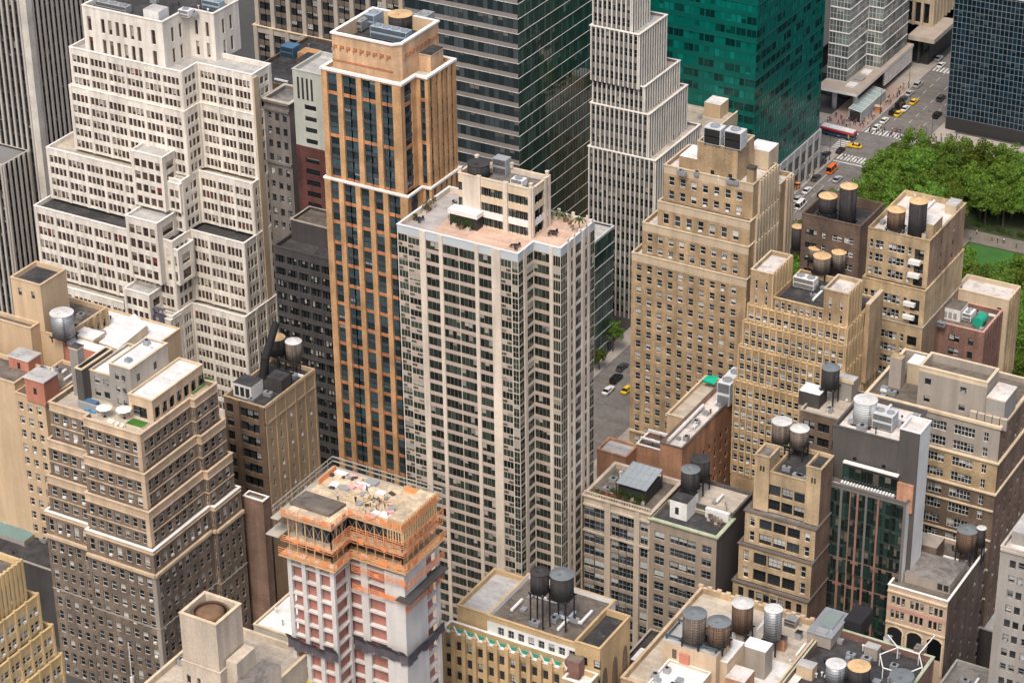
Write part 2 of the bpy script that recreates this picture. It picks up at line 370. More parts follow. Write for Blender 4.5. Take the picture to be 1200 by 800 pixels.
def finish_windows(limit=100):
    """the hundred windows of each building that show largest become parts of their own, the rest one part"""
    camp = np.array([0,0,CAMZ]); rr = np.array(_r); uu = np.array(_u); dd = np.array(_d)
    occ = np.array([o[1:] for o in OCC]); own = [o[0] for o in OCC]
    tot = 0
    for B in BLD:
        if not B.wins: continue
        W = B.wins; n = len(W)
        pos = np.array([w[:3] for w in W]); ang = np.array([w[3] for w in W]); ww = np.array([w[4] for w in W]); hh = np.array([w[5] for w in W])
        nx = np.array([w[7] for w in W]); ny = np.array([w[8] for w in W])
        c = pos+np.stack([np.cos(ang)*ww/2+nx*.5, np.sin(ang)*ww/2+ny*.5, hh/2], 1)
        v = c-camp; dep = v@dd; sx = 600+FPX*(v@rr)/dep; sy = 400-FPX*(v@uu)/dep
        facing = -(v[:,0]*nx+v[:,1]*ny)/np.linalg.norm(v,axis=1)
        area = ww*hh*facing*(FPX/dep)**2
        vis = (facing > 0) & (sx > 2) & (sx < 1198) & (sy > 2) & (sy < 798)
        sel = [i for i, o in enumerate(own) if o is not B]
        for i in sel:
            b = occ[i]
            with np.errstate(divide='ignore', invalid='ignore'):
                t1 = (b[None,:3]-camp)/v; t2 = (b[None,3:]-camp)/v
            lo = np.minimum(t1,t2).max(1); hi = np.maximum(t1,t2).min(1)
            vis &= ~((lo < hi) & (lo < .995) & (hi > 0))
        score = np.where(vis, area, 0); order = np.argsort(-score, kind='stable'); keep = [i for i in order[:limit] if score[i] > 0]
        ks = set(keep); base = np.array(B.base)
        for i in keep:
            w = W[i]; o = bpy.data.objects.new('window', win_mesh(w[6], w[4], w[5])); COL.objects.link(o); o.parent = B.o
            o.location = pos[i]-base; o.rotation_euler = (0,0,ang[i])
        rest = [i for i in range(n) if i not in ks]; tot += len(keep)
        if rest:
            VV = []; FF = []; MM = []; UU = []; mats = []; off = 0; cache = {}
            for i in rest:
                w = W[i]; k = (w[6], round(w[4],2), round(w[5],2))
                if k not in cache: cache[k] = win_geo(w[6], w[4], w[5], True)
                V, F, M, U = cache[k]; ca, sa = math.cos(w[3]), math.sin(w[3]); p = pos[i]-base
                VV.append(np.stack([p[0]+ca*V[:,0]-sa*V[:,1], p[1]+sa*V[:,0]+ca*V[:,1], p[2]+V[:,2]],1))
                tm = [x for x in (WT[w[6]][0], WT[w[6]][1], WT[w[6]][5]) ]
                ids = []
                for x in tm:
                    if x is None: ids.append(0); continue
                    if x not in mats: mats.append(x)
                    ids.append(mats.index(x))
                FF.append(np.array(F)+off); MM.extend(ids[m] for m in M); UU.extend(U); off += len(V)
            V = np.concatenate(VV); F = np.concatenate(FF); me = bpy.data.meshes.new('window')
            me.vertices.add(len(V)); me.vertices.foreach_set('co', V.ravel()); me.loops.add(F.size); me.loops.foreach_set('vertex_index', F.ravel().astype(np.int32))
            me.polygons.add(len(F)); me.polygons.foreach_set('loop_start', np.arange(0,F.size,4,dtype=np.int32)); me.polygons.foreach_set('loop_total', np.full(len(F),4,dtype=np.int32))
            for m in mats: me.materials.append(m)
            me.polygons.foreach_set('material_index', np.array(MM,dtype=np.int32))
            uv = me.uv_layers.new(name='UVMap'); uv.data.foreach_set('uv', np.array(UU,dtype=np.float32).ravel()); me.update(calc_edges=True); me.validate()
            o = link('window', me, B.o); 
            if keep: o['kind'] = 'stuff'
            elif len(rest) > 100: o['kind'] = 'stuff'
    print('window objects', tot, 'windows', sum(len(b.wins) for b in BLD))
# ------------------------------------------------------------------ palette
W_WHITE = surf('glazed_white_brick', (.78,.735,.655), var=.12, spot=.3, spotcol=(.64,.59,.51), streak=.34, scale=.25)
W_WHITE2 = surf('painted_white', (.74,.73,.70), var=.12, streak=.15, scale=.4)
W_CREAM = surf('cream_precast', (.68,.595,.49), var=.14, spot=.3, spotcol=(.57,.49,.395), streak=.32, scale=.3)
W_PINKB = surf('pinkish_spandrel', (.45,.37,.31), var=.12, streak=.1, scale=.4)
W_ORANGE = brick('orange_brick', (.63,.39,.205), (.57,.335,.165), None); W_CROWN = brick('pinkish_tan_brick', (.68,.46,.285), (.63,.41,.245), None)
W_ORANGE2 = brick('red_orange_brick', (.55,.25,.125), (.47,.20,.10), None)
W_OCHRE = brick('ochre_brick', (.53,.405,.25), (.46,.34,.195), None)
W_TAN = brick('tan_brick', (.47,.355,.22), (.42,.29,.165), None)
W_TANL = surf('tan_limestone', (.56,.46,.33), var=.15, streak=.2, scale=.4)
W_BUFF = surf('buff_stucco', (.60,.45,.29), var=.10, streak=.2, scale=.2, spot=.25, spotcol=(.5,.38,.26))
W_GOTH = surf('golden_terracotta', (.58,.42,.235), var=.2, streak=.25, scale=.5)
W_BROWN = brick('brown_brick', (.215,.165,.125), (.17,.12,.085), None)
W_DKBROWN = brick('dark_brown_brick', (.155,.112,.085), (.12,.082,.062), None)
W_RED = brick('red_brick', (.56,.315,.195), (.47,.25,.155), None)
W_REDDK = brick('dull_red_brick', (.27,.16,.125), (.22,.12,.10), None)
W_SALMON = surf('salmon_stucco', (.52,.22,.15), var=.12, streak=.2, scale=.5)
W_GREY = surf('grey_stucco', (.34,.32,.29), var=.12, streak=.25, scale=.3)
W_TAUPE = surf('taupe_stucco', (.36,.32,.275), var=.10, streak=.25, scale=.3)
W_CHAR = surf('charcoal_panel', (.095,.088,.082), var=.12, streak=.2, scale=.3)  # slab panels; also paints the shade on the grey brown building's east side
W_STONE = surf('grey_limestone', (.50,.45,.38), var=.15, streak=.25, scale=.4)
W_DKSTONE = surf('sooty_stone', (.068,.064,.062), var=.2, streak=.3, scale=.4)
W_LGREY = surf('light_grey_metal', (.55,.57,.57), var=.08, streak=.15, scale=.3)
W_CONC = surf('raw_concrete', (.55,.53,.50), var=.14, streak=.2, scale=.6, grain=.06)
W_WARMC = surf('warm_concrete', (.60,.52,.42), var=.14, streak=.28, scale=.4, grain=.05)
TRIM = surf('cream_trim', (.68,.55,.38), var=.12, streak=.2, scale=.6)
TRIMW = surf('white_coping', (.80,.78,.74), var=.1, streak=.1, scale=.6)
TRIMG = surf('green_copper', (.42,.47,.32), var=.2, streak=.2, scale=.6)
TRIMD = surf('dark_coping', (.14,.12,.11), var=.2, streak=.1, scale=.6)
TRIMP = surf('pink_terracotta', (.56,.33,.26), var=.12, streak=.1, scale=.6)
R_TAR = surf('tar_roof', (.055,.054,.056), var=.3, streak=0, scale=.5, spot=.5, spotcol=(.10,.098,.095), seam=.3)
R_GREY = surf('grey_roof', (.22,.205,.19), var=.25, streak=0, scale=.4, spot=.45, spotcol=(.13,.12,.11), seam=.3)
R_BROWN = surf('brown_grey_roof', (.17,.145,.12), var=.25, streak=0, scale=.4, spot=.5, spotcol=(.11,.10,.09), seam=.3)
R_BEIGE = surf('beige_roof', (.50,.44,.36), var=.18, streak=0, scale=.35, spot=.4, spotcol=(.36,.31,.26), seam=.14)
R_WHITE = surf('white_membrane', (.80,.79,.77), var=.08, streak=0, scale=.3, spot=.3, spotcol=(.60,.58,.55), seam=.14)
R_PINK = surf('terracotta_pavers', (.60,.42,.32), var=.14, streak=0, scale=.5, spot=.35, spotcol=(.52,.40,.33), seam=.12)
R_DIRTYW = surf('scuffed_white_roof', (.64,.60,.56), var=.2, streak=0, scale=.6, spot=.6, spotcol=(.33,.29,.27))
R_LIGHTG = surf('light_grey_roof', (.46,.45,.43), var=.15, streak=0, scale=.4, spot=.3, spotcol=(.3,.3,.29), seam=.14)
R_GREEN = surf('green_roof_paint', (.03,.26,.20), var=.15, streak=0, scale=.5)
F_WHITE = surf('white_frame', (.70,.69,.66), var=.05, streak=0, rough=.5)
F_DARK = surf('dark_frame', (.035,.035,.036), var=.05, streak=0, rough=.5)
F_GREY = surf('grey_frame', (.30,.31,.31), var=.05, streak=0, rough=.5)
F_BROWN = surf('brown_frame', (.14,.10,.075), var=.05, streak=0, rough=.5)
F_BLUE = surf('blue_grey_panel', (.50,.545,.56), var=.06, streak=.05, rough=.5)
F_TEAL = surf('teal_frame', (.006,.10,.085), var=.1, streak=0, rough=.4)
M_STEEL = surf('galvanised_steel', (.42,.44,.46), var=.12, streak=.1, rough=.45, metal=.5)
M_DARK = surf('black_steel', (.025,.025,.027), var=.15, streak=.1, rough=.6)
M_DUCT = surf('white_duct', (.74,.74,.72), var=.1, streak=.12, rough=.5)
M_WOOD = surf('weathered_cedar', (.235,.19,.155), var=.3, streak=.8, scale=1.2, sx=6)
M_WOODB = surf('brown_cedar', (.22,.14,.095), var=.3, streak=.8, scale=1.2, sx=6)
M_BLACKT = surf('black_tank', (.062,.058,.058), var=.3, streak=.7, scale=1.0, sx=5)
M_CONE = surf('plywood_cone', (.60,.41,.215), var=.22, streak=.0, scale=1.0, spot=.6, spotcol=(.44,.30,.17))
M_CONEW = surf('whitish_cone', (.58,.58,.56), var=.2, streak=0, scale=1.0, spot=.6, spotcol=(.42,.41,.39))
M_CONEG = surf('slate_cone', (.16,.18,.19), var=.15, streak=0, scale=1.0)

G_OLD = glass('sash_glass', blind=(.60,.60,.56), pb=.52, coverage=.85, jit=.05)
G_RED = glass('shop_glass', dark=(.035,.022,.018), mid=(.10,.065,.05), blind=(.52,.47,.40), pb=.55, coverage=.9, red=.10, jit=.03)
G_DARK = glass('tinted_glass', dark=(.006,.008,.01), mid=(.03,.036,.038), blind=(.36,.34,.29), pb=.22, coverage=.7, jit=.02)
G_APT = glass('apartment_glass', dark=(.010,.013,.011), mid=(.05,.07,.055), blind=(.45,.42,.36), pb=.22, coverage=.8, jit=.03)
G_BLUE = glass('bluish_glass', dark=(.012,.028,.036), mid=(.06,.115,.135), blind=(.34,.38,.38), pb=.16, coverage=.5, jit=.03)
G_GREEN = glass('green_black_glass', dark=(.032,.062,.048), mid=(.085,.14,.108), blind=(.16,.20,.165), pb=.2, coverage=.6, rough=.04, jit=.012)
G_SMOKE = glass('smoky_glass', dark=(.018,.027,.030), mid=(.065,.085,.092), blind=(.18,.16,.14), pb=.25, coverage=.5, rough=.05, jit=.012)
G_TEAL = glass('teal_glass', dark=(.000,.112,.090), mid=(.004,.185,.148), blind=(.004,.12,.10), pb=.2, coverage=1.0, rough=.12, spec=.35, jit=.02)
G_TEALD = glass('dark_teal_glass', dark=(.001,.022,.021), mid=(.003,.055,.048), blind=(.002,.12,.1), pb=.2, coverage=.6, rough=.1, spec=.4, jit=.02)
G_PALE = glass('pale_glass', dark=(.08,.10,.10), mid=(.24,.29,.28), blind=(.38,.41,.39), pb=.35, coverage=.7, rough=.08, jit=.02)
G_NAVY = glass('navy_glass', dark=(.003,.011,.020), mid=(.010,.032,.052), blind=(.05,.085,.10), pb=.18, coverage=.8, rough=.12, spec=.25, jit=.02)
G_HOTEL = glass('hotel_glass', dark=(.007,.013,.012), mid=(.022,.058,.048), blind=(.16,.135,.11), pb=.3, coverage=.8, jit=.03)
wtype('sash', G_OLD, F_WHITE, 1, 2, .09, W_TANL); wtype('sashd', G_OLD, F_DARK, 1, 2, .07, W_STONE)
for e_ in ('_ac','_op'): wtype('sash'+e_, G_OLD, F_WHITE, 1, 2, .09, W_TANL); wtype('sashd'+e_, G_OLD, F_GREY, 1, 2, .07, W_STONE)

wtype('shop', G_RED, F_BROWN, 1, 2, .05, None); wtype('loft', G_OLD, F_GREY, 2, 2, .07, None); wtype('loftd', G_OLD, F_DARK, 3, 2, .06, None)
wtype('strip', G_APT, surf('taupe_frame',(.34,.31,.27),var=.05,streak=0,rough=.5), 1, 1, .045, None); F_CRM = surf('cream_frame',(.50,.45,.37),var=.05,streak=0,rough=.5)
wtype('grid', G_APT, F_CRM, 3, 1, .055, None); wtype('grid2', G_APT, F_CRM, 2, 2, .05, None); wtype('stripd', G_APT, F_GREY, 2, 1, .05, None)
wtype('orange', G_BLUE, F_DARK, 2, 1, .06, None); wtype('smoke', G_SMOKE, F_DARK, 1, 1, .04, None); wtype('green', G_GREEN, F_DARK, 1, 1, .04, None)
wtype('teald', G_TEALD, F_TEAL, 1, 1, .05, None); wtype('teal', G_TEAL, F_TEAL, 1, 1, .05, None); wtype('pale', G_PALE, F_WHITE, 2, 2, .09, None); wtype('navy', G_NAVY, F_DARK, 1, 1, .05, None)
wtype('fin', G_DARK, F_GREY, 1, 2, .05, None); wtype('black', G_DARK, F_DARK, 1, 2, .05, None); wtype('hotel', G_HOTEL, F_DARK, 1, 2, .05, None)
wtype('trip', G_OLD, F_WHITE, 2, 2, .09, None)
def pr(w): return ('p', w)
def g(w, m=None): return ('g', w, m) if m else ('g', w)
def w(x, t=None, a=None, b=None):
    return ('w', x) if t is None and a is None else (('w', x, t) if a is None else ('w', x, t, a, b))
def bays(nw, ww, gap, pier, kind='p'):
    p = [(kind, pier)]
    for i in range(nw):
        p.append(('w', ww));
        if i < nw-1: p.append(('g', gap))
    return p

# ================================================================== white setback tower, upper left
A = P(212,85,92)
B = Bld('office_tower', 'white glazed brick wedding-cake office tower with many stepped terraces', (A.x-15, A.y+20, 0), 'office tower')
sty = dict(wall=W_WHITE, sh=3.4, pat=bays(4,1.08,.24,.85), end=.85, rec=.32, sill=.20, head=.85, wt='shop', pd=.16, top=1.3, pier=W_WHITE)
stE = dict(sty, pat=bays(3,1.1,.26,.9))
def wst(**k): return dict(wall=W_WHITE, S=dict(sty, **k), E=dict(stE, **k))
T2 = notch(A, 92, 81, 231, 295, 317)
mb = MB()
tier(B, T2, 82.0, 92, wst(), R_LIGHTG, TRIMW, ph=.9)
# crown
At = P(190,27,103); T1 = notch(At, 103, 95.5, 220, 250, 279)
slit = dict(wall=W_WHITE, sh=5.2, cols=[g(1.2),w(1.1),g(2.7),w(1.0),g(1.0),w(1.0),g(1.0),w(1.0),g(1.0),w(1.0),g(1.0),w(1.0),g(1.0),w(1.0),g(2.8),w(1.1),g(2.2)], rec=.4, sill=.15, head=.85, wt='shop', top=1.6)
slitE = dict(slit, cols=[g(2.2),w(.8),g(1.4),w(.8),g(2)])
tier(B, T1, 90.8, 103, dict(wall=W_WHITE, S0=slit, S2=dict(slit, cols=[g(1.5),w(.8),g(2),w(.8),g(1.5)]), E=slitE), R_TAR, W_WHITE, ph=1.1, pt=.6)
T3 = grow(T2,.9,.5,.4,0); p3 = [(T2[0][0]-.9,T2[0][1]-.5),(T2[1][0]+.3,T2[1][1]-.5),(T2[1][0]+.3,T2[2][1]-.5),(T2[3][0]+.3,T2[2][1]-.5),(T2[3][0]+.3,T2[4][1]),(T2[0][0]-.9,T2[4][1])]
tier(B, p3, 65.2, 82, wst(), R_LIGHTG, W_WHITE, ph=.3)
def stepout(p, w_, s_, e_, s2_):
    return [(p[0][0]-w_,p[0][1]-s_),(p[1][0]+e_,p[1][1]-s_),(p[1][0]+e_,p[2][1]-s2_),(p[3][0]+e_,p[2][1]-s2_),(p[3][0]+e_,p[4][1]),(p[0][0]-w_,p[4][1])]
p4 = stepout(p3, 6.8, 3.0, .0, 2.6)
tier(B, p4, 51.5, 65.2, wst(), R_BEIGE, TRIMW, ph=.9)
p5 = stepout(p4, .9, 5.8, .2, 5.2)
tier(B, p5, 32.5, 51.5, wst(), R_TAR, TRIMW, ph=.9)
p6 = stepout(p5, .5, 2.8, .4, 2.2)
tier(B, p6, 0, 32.5, wst(rowlimit=8), R_BEIGE, TRIMW, ph=.9)
# projecting bays that climb the south front in steps
def bay(px0, px1, px2, ztop, zlow, zbot, y_s, out):
    yf = y_s-out; x0 = X(px0, yf, ztop); x1 = X(px1, yf, ztop); x2 = X(px2, yf, zlow)
    s3 = dict(wall=W_WHITE, S=dict(sty, cols=[pr(.5),w(.95),g(.3),w(.95),g(.3),w(.95),g(.3),w(.95),pr(.5)]), E=dict(sty, cols=[g(.4),w(.9),g(.4)]))
    s4 = dict(wall=W_WHITE, S=dict(sty, cols=[pr(.4),w(.95),g(.3),w(.95),pr(.4)]), E=dict(sty, cols=[g(.4),w(.9),g(.4)]))
    tier(B, rect(x0, y_s-out, x1, y_s+.5), zbot, ztop, s3, R_LIGHTG, TRIMW, ph=.6)
    tier(B, rect(x1+.02, y_s-out*.75, x2, y_s+.5), zbot, zlow, s4, R_LIGHTG, TRIMW, ph=.6)
ys = p3[0][1]; bay(153, 190, 207, 71.3, 64.5, 57, ys, 5.0)
bay(147, 184, 203, 56.5, 49.5, 40, p4[0][1], 7.6)
bay(145, 175, 197, 38.0, 31.8, 10, p5[0][1], 4.8)
# tan service shaft on the east face
mb = MB(); yy = Y(306, T2[3][0]+1, 70); mb.box(T2[3][0]+.2, yy-.6, 2, T2[3][0]+.75, yy+1.3, 91.5, W_TANL); B.part('shaft', mb)
mb = MB(); mb.box(T1[1][0]-7, T1[1][1]+2, 101.9, T1[1][0]-2.5, T1[1][1]+6, 104.5, W_WHITE2, R_LIGHTG); B.part('penthouse', mb)
SCN = surf('purple_grey_netting', (.11,.10,.15), var=.3, streak=.1, scale=1.5); mb = MB(); yf_ = p6[0][1]-1.3
xa_, xb_ = X(151,yf_,20), X(196,yf_,20); zt_, zb_ = Z(352,xa_,yf_), Z(408,xa_,yf_); nx_ = 9
for i in range(nx_+1): xx_ = xa_+(xb_-xa_)*i/nx_; mb.bar((xx_,yf_,0),(xx_,yf_,zt_),.09,SCN)
for i in range(9): zz_ = zb_+(zt_-zb_)*i/8; mb.box(xa_,yf_-.1,zz_-.07,xb_,yf_+1.1,zz_+.07,SCN)
for i in range(nx_):
    for j in range(8):
        if (i+j) % 2: u0_ = xa_+(xb_-xa_)*i/nx_; u1_ = xa_+(xb_-xa_)*(i+1)/nx_; mb.bar((u0_,yf_-.05,zb_+(zt_-zb_)*j/8),(u1_,yf_-.05,zb_+(zt_-zb_)*(j+1)/8),.05,SCN)
        if R.random() < .3: u0_ = xa_+(xb_-xa_)*i/nx_; u1_ = xa_+(xb_-xa_)*(i+1)/nx_; mb.box(u0_,yf_-.16,zb_+(zt_-zb_)*j/8+.1,u1_,yf_-.13,zb_+(zt_-zb_)*(j+1)/8-.1,SCN)
B.part('scaffold', mb)
WHITE = B; WT1 = T1; WT2 = T2

# ================================================================== orange tower
ZO = 106.0; A = P(470,101,ZO); ZL = ZO-26.5; ZD_ = ZO+7.9
xW = X(376.5, A.y, ZO); yN1 = Y(487, A.x, ZO); xE = X(500, yN1, ZO); yN2 = Y(533, xE, ZO); yN1 = yN1
B = Bld('hotel_tower', 'tall orange brick tower with a walled roof deck and dark bluish windows', ((xW+xE)/2, A.y+12, 0), 'tower')
PO = [(xW,A.y),(A.x,A.y),(A.x,yN1),(xE,yN1),(xE,yN2),(xW,yN2)]
DKP = surf('dark_metal_spandrel', (.055,.065,.075), var=.1, streak=.1)
ow = dict(wall=W_ORANGE, sh=2.62, rec=.45, sd=.22, sill=.28, head=.98, wt='orange', top=.5, pd=.25, spand=[W_ORANGE2,DKP,DKP,DKP], pier=W_ORANGE)
so = dict(ow, cols=[pr(1.5),w(2.7,'orange'),pr(1.35),w(1.9),w(1.9),pr(1.35),w(1.9),w(1.9),pr(1.35),w(1.5),w(1.6),pr(2.3)])
eo0 = dict(ow, cols=[g(.6),w(1.6),g(.9)])
eo1 = dict(ow, cols=[pr(1.3),w(1.9),pr(1.9),w(1.5),pr(1.6),w(1.5),pr(1.4),w(1.5),pr(1.6),w(1.6),pr(1.6)])
tier(B, PO, ZL+.1, ZO, dict(wall=W_ORANGE, S0=so, S2=dict(ow, cols=[g(1.4),w(1.6),g(.8)]), E1=eo0, E3=eo1), R_BEIGE, TRIMW, ph=.5, pt=.6, lip=.35, copz=.5)
lowp = [(xW-.2,A.y-.5),(A.x+1.2,A.y-.5),(A.x+1.2,yN1-.4),(xE+.5,yN1-.4),(xE+.5,yN2+.5),(xW-.2,yN2+.5)]
ow2 = dict(ow, sh=2.66, spand=[W_ORANGE2,DKP], top=.4)
tier(B, lowp, 0, ZL, dict(wall=W_ORANGE, S0=dict(ow2, cols=[pr(1.5),w(2.0),pr(1.2),w(1.5),w(1.5),pr(1.2),w(2.2),pr(1.2),w(2.2),pr(1.2),w(1.5),w(1.5),pr(1.9)]), S2=dict(ow2, cols=[g(1.2),w(1.6),g(.8)]), E1=dict(ow2, cols=[g(.6),w(1.6),g(.9)]), E3=dict(ow2, cols=[pr(1.3),w(1.9),pr(1.9),w(1.5),pr(1.6),w(1.5),pr(1.4),w(1.5),pr(1.6),w(1.6),pr(1.6)])), R_BEIGE, TRIMW, ph=.3, lip=.3, copz=.45, noroof=True)
# walled deck on top
C1 = P(459,54,ZD_); xw = X(388.5, C1.y, ZD_); xe = C1.x+1.6; yn = Y(513.5, xe, ZD_)
crown = [(xw,C1.y),(C1.x,C1.y),(xe,C1.y+1.6),(xe,yn),(xw,yn)]
tier(B, crown, ZO-.5, ZD_, dict(wall=W_CROWN, inner=W_BUFF), R_TAR, TRIMW, ph=2.9, pt=.55, lip=.3, copz=.4, wallname='crown_wall')
mb = MB(); n = 9
for i in range(n):       # corbelled arch band under the coping
    x = xw+(i+.5)*(C1.x-xw)/n; mb = MB(); mb.obox((x, C1.y-.12), 0, .9, .24, ZD_-3.0, ZD_-2.4, W_ORANGE2); B.part('corbel', mb); mb = MB(); mb.obox((x-.45, C1.y-.1), 0, .4, .2, ZD_-3.6, ZD_-3.05, W_ORANGE2); B.part('corbel', mb)
    y = C1.y+2+(i+.5)*(yn-C1.y-2)/n; mb = MB(); mb.obox((xe+.12, y), 0, .24, .8, ZD_-3.0, ZD_-2.4, W_ORANGE2); B.part('corbel', mb); mb = MB(); mb.obox((xe+.1, y-.4), 0, .2, .4, ZD_-3.6, ZD_-3.05, W_ORANGE2); B.part('corbel', mb)
mb = MB(); mb.box(xw-.02, C1.y-.2, ZO+1.7, C1.x+.1, C1.y-.01, ZO+2.0, W_ORANGE2); B.part('band', mb)
mb = MB(); bx = X(497, C1.y+9, ZO+3); mb.box(xe+.05, C1.y+8.2, ZO-.4, xe+3.2, C1.y+13.5, ZO+3.4, W_CROWN, R_BEIGE); mb.box(xe+.3, C1.y+8.0, ZO+3.5, xe+3.4, C1.y+13.7, ZO+3.7, TRIM, R_TAR); B.part('bulkhead', mb)
ORANGE = (xw, C1.y, xe, yn, ZD_-2.9)

# ================================================================== dark glass tower behind
gx, gy = -300.0, 520.0
B = Bld('glass_tower', 'dark smoky glass tower with thin white floor lines slanting across its east face', (gx-15, gy+20, 0), 'glass tower')
BSP = surf('brownish_spandrel', (.25,.225,.21), var=.12, streak=.1)
tier(B, rect(gx-34, gy, gx, gy+48), 0, 110, dict(wall=BSP, S=dict(wall=BSP, sh=4.05, pat=[w(1.5)], rec=.08, sill=.30, head=.99, wt='smoke', top=.3, belts=[(1,.14,.10,W_LGREY)]), E=dict(wall=F_DARK, sh=4.05, pat=[w(1.5)], rec=.06, sill=.03, head=.99, wt='green', top=.3, belts=[(1,.13,.10,TRIMW)])), R_GREY)
q = P(718,265,36); x1 = -269.5
tier(B, rect(gx+.05, q.y-40, x1, q.y), 0, 36, dict(wall=F_DARK, S=dict(wall=BSP, sh=4.05, pat=[w(1.5)], rec=.08, sill=.3, head=.99, wt='smoke', top=.3), E=dict(wall=F_DARK, sh=4.05, pat=[w(1.5)], rec=.06, sill=.03, head=.99, wt='green', top=.3, belts=[(1,.2,.12,W_LGREY)])), R_LIGHTG, W_LGREY, ph=.3)

# ================================================================== white stepped tower with vertical fins
B = Bld('office_tower', 'stepped pale tower striped by close white vertical fins, terraces on its east side', (-277,545,0), 'office tower')
FIN = surf('white_fin', (.70,.67,.61), var=.1, streak=.15); FW = surf('grey_fin_wall', (.17,.165,.16), var=.1, streak=.15)
fs = dict(wall=FW, sh=3.55, pat=[('p',.34),('w',1.05)], end=.34, rec=.16, sill=.36, head=.97, wt='fin', pd=.32, pier=FIN, top=.6)
def fin(p, z0, z1, rf, **k): tier(B, p, z0, z1, dict(wall=FW, S=dict(fs, **k), E=dict(fs, **k)), rf, FIN, ph=.5, lip=.36)
A5 = P(767.5,188.8,48); x5 = X(690, A5.y, 48); y5 = Y(820, A5.x, 48)
fin(rect(x5, A5.y, A5.x, y5), 0, 48, R_BEIGE, rowlimit=13)
s = .0
for (px, py, zt_, pe, zb_, rf) in ((760,135,60,805,47.6,R_BEIGE),(755,102.5,67,796,59.6,R_BEIGE),(748.7,41.2,81.5,781,66.6,R_LIGHTG),(741,-70,108,761,81.1,R_LIGHTG)):
    c = P(px,py,zt_); yf = max(c.y, A5.y+.8) if zt_ < 100 else A5.y+2.0; xf = X(px, yf, zt_) if zt_ < 100 else X(740, yf, 81.5)
    fin(rect(x5, yf, xf, Y(pe, xf, zt_ if zt_ < 100 else 86)), zb_, zt_, rf)

# ================================================================== teal glass tower
B = Bld('glass_tower', 'teal green glass tower with rows of darker open windows beside the avenue', (-285,615,0), 'glass tower')
tx, ty = -268.0, 597.0; yN = Y(961, tx, 20)
TSP = surf('teal_spandrel', (.003,.105,.086), var=.12, streak=.05, rough=.25)
ts = dict(wall=TSP, sh=3.75, pat=[w(1.5),w(1.5),('g',.3)], rec=.08, sill=.36, head=.97, wt='teal', top=.3, runs=(4,.34,'teald'), belts=[(3,.30,.10,F_TEAL)])
tier(B, rect(tx-48, ty, tx, yN), 13, 95, dict(wall=TSP, S=ts, E=ts), R_GREY)
PODG = surf('podium_stone', (.42,.42,.41), var=.12, streak=.1)
tier(B, rect(tx-48.3, ty-.3, tx+.4, yN+.5), 0, 13, dict(wall=PODG, E=dict(wall=PODG, sh=5.5, pat=[('p',.8),('w',4.2)], end=.8, rec=.4, sill=.1, head=.85, wt='smoke', top=1.5, pd=.3)), R_LIGHTG, PODG, ph=.2)
TEALN = yN

# ================================================================== pale folded glass tower at the crossing
zc = 8.4; C = P(1004,110.5,zc)
B = Bld('glass_tower', 'pale grey glass tower with folded fronts standing on a canopy deck', (C.x-20, C.y+30, 0), 'glass tower')
ps = dict(wall=W_LGREY, sh=4.1, pat=[w(2.0)], rec=.1, sill=.04, head=.96, wt='pale', top=.4, belts=[(1,.28,.12,TRIMW)])
a1 = P(992,97,zc); xa = X(969, a1.y, zc); yb = Y(1019, a1.x, 30); xc = X(1036, yb, 30); yd = Y(1066, xc, 24)
pg = [(xa,a1.y),(a1.x,a1.y),(a1.x,yb),(xc,yb),(xc,yd),(xa,yd)]
tier(B, pg, zc, 62, dict(wall=W_LGREY, S=ps, E=ps), R_GREY)
CANT = surf('tan_deck', (.42,.35,.29), var=.15, streak=0); ye = Y(1071, C.x, zc)
mb = MB(); mb.box(X(964,C.y,zc)-2, C.y, zc-1.0, C.x, ye, zc, TRIMW, CANT); B.part('canopy', mb)
mb = MB()
for k in range(3):      # skylight boxes on the deck
    mb.box(C.x-5.5, C.y+4+k*6, zc+.01, C.x-2.5, C.y+7.5+k*6, zc+.5, M_DUCT if k != 1 else F_GREY)
B.part('skylight', mb)
mb = MB()
for xx in (C.x-16, C.x-9, C.x-2): mb.lathe((xx, C.y+4), [(.8,0),(.8,zc-1.01)], W_LGREY, 14)
B.part('column', mb)
tier(B, rect(C.x-26, C.y+13, C.x-8, ye-1), 0, zc-1.02, dict(wall=F_DARK, S=dict(wall=F_DARK, sh=6, pat=[w(2.5)], rec=.1, sill=.05, head=.95, wt='smoke', top=.5), E=dict(wall=F_DARK, sh=6, pat=[w(2.5)], rec=.1, sill=.05, head=.95, wt='smoke', top=.5)), R_GREY, ph=.1, noroof=True)
mb = MB(); y0l = Y(1036, C.x-.5, 5)
for k in range(7):      # white louvres hung below the deck edge
    mb.box(C.x-.5, y0l, 2.4+k*.72, C.x-.1, ye-.5, 2.75+k*.72, TRIMW)
mb.box(C.x-.9, y0l, 2.0, C.x-.55, ye-.5, zc-1.02, G_PALE); B.part('louvre_wall', mb)
CAN = C

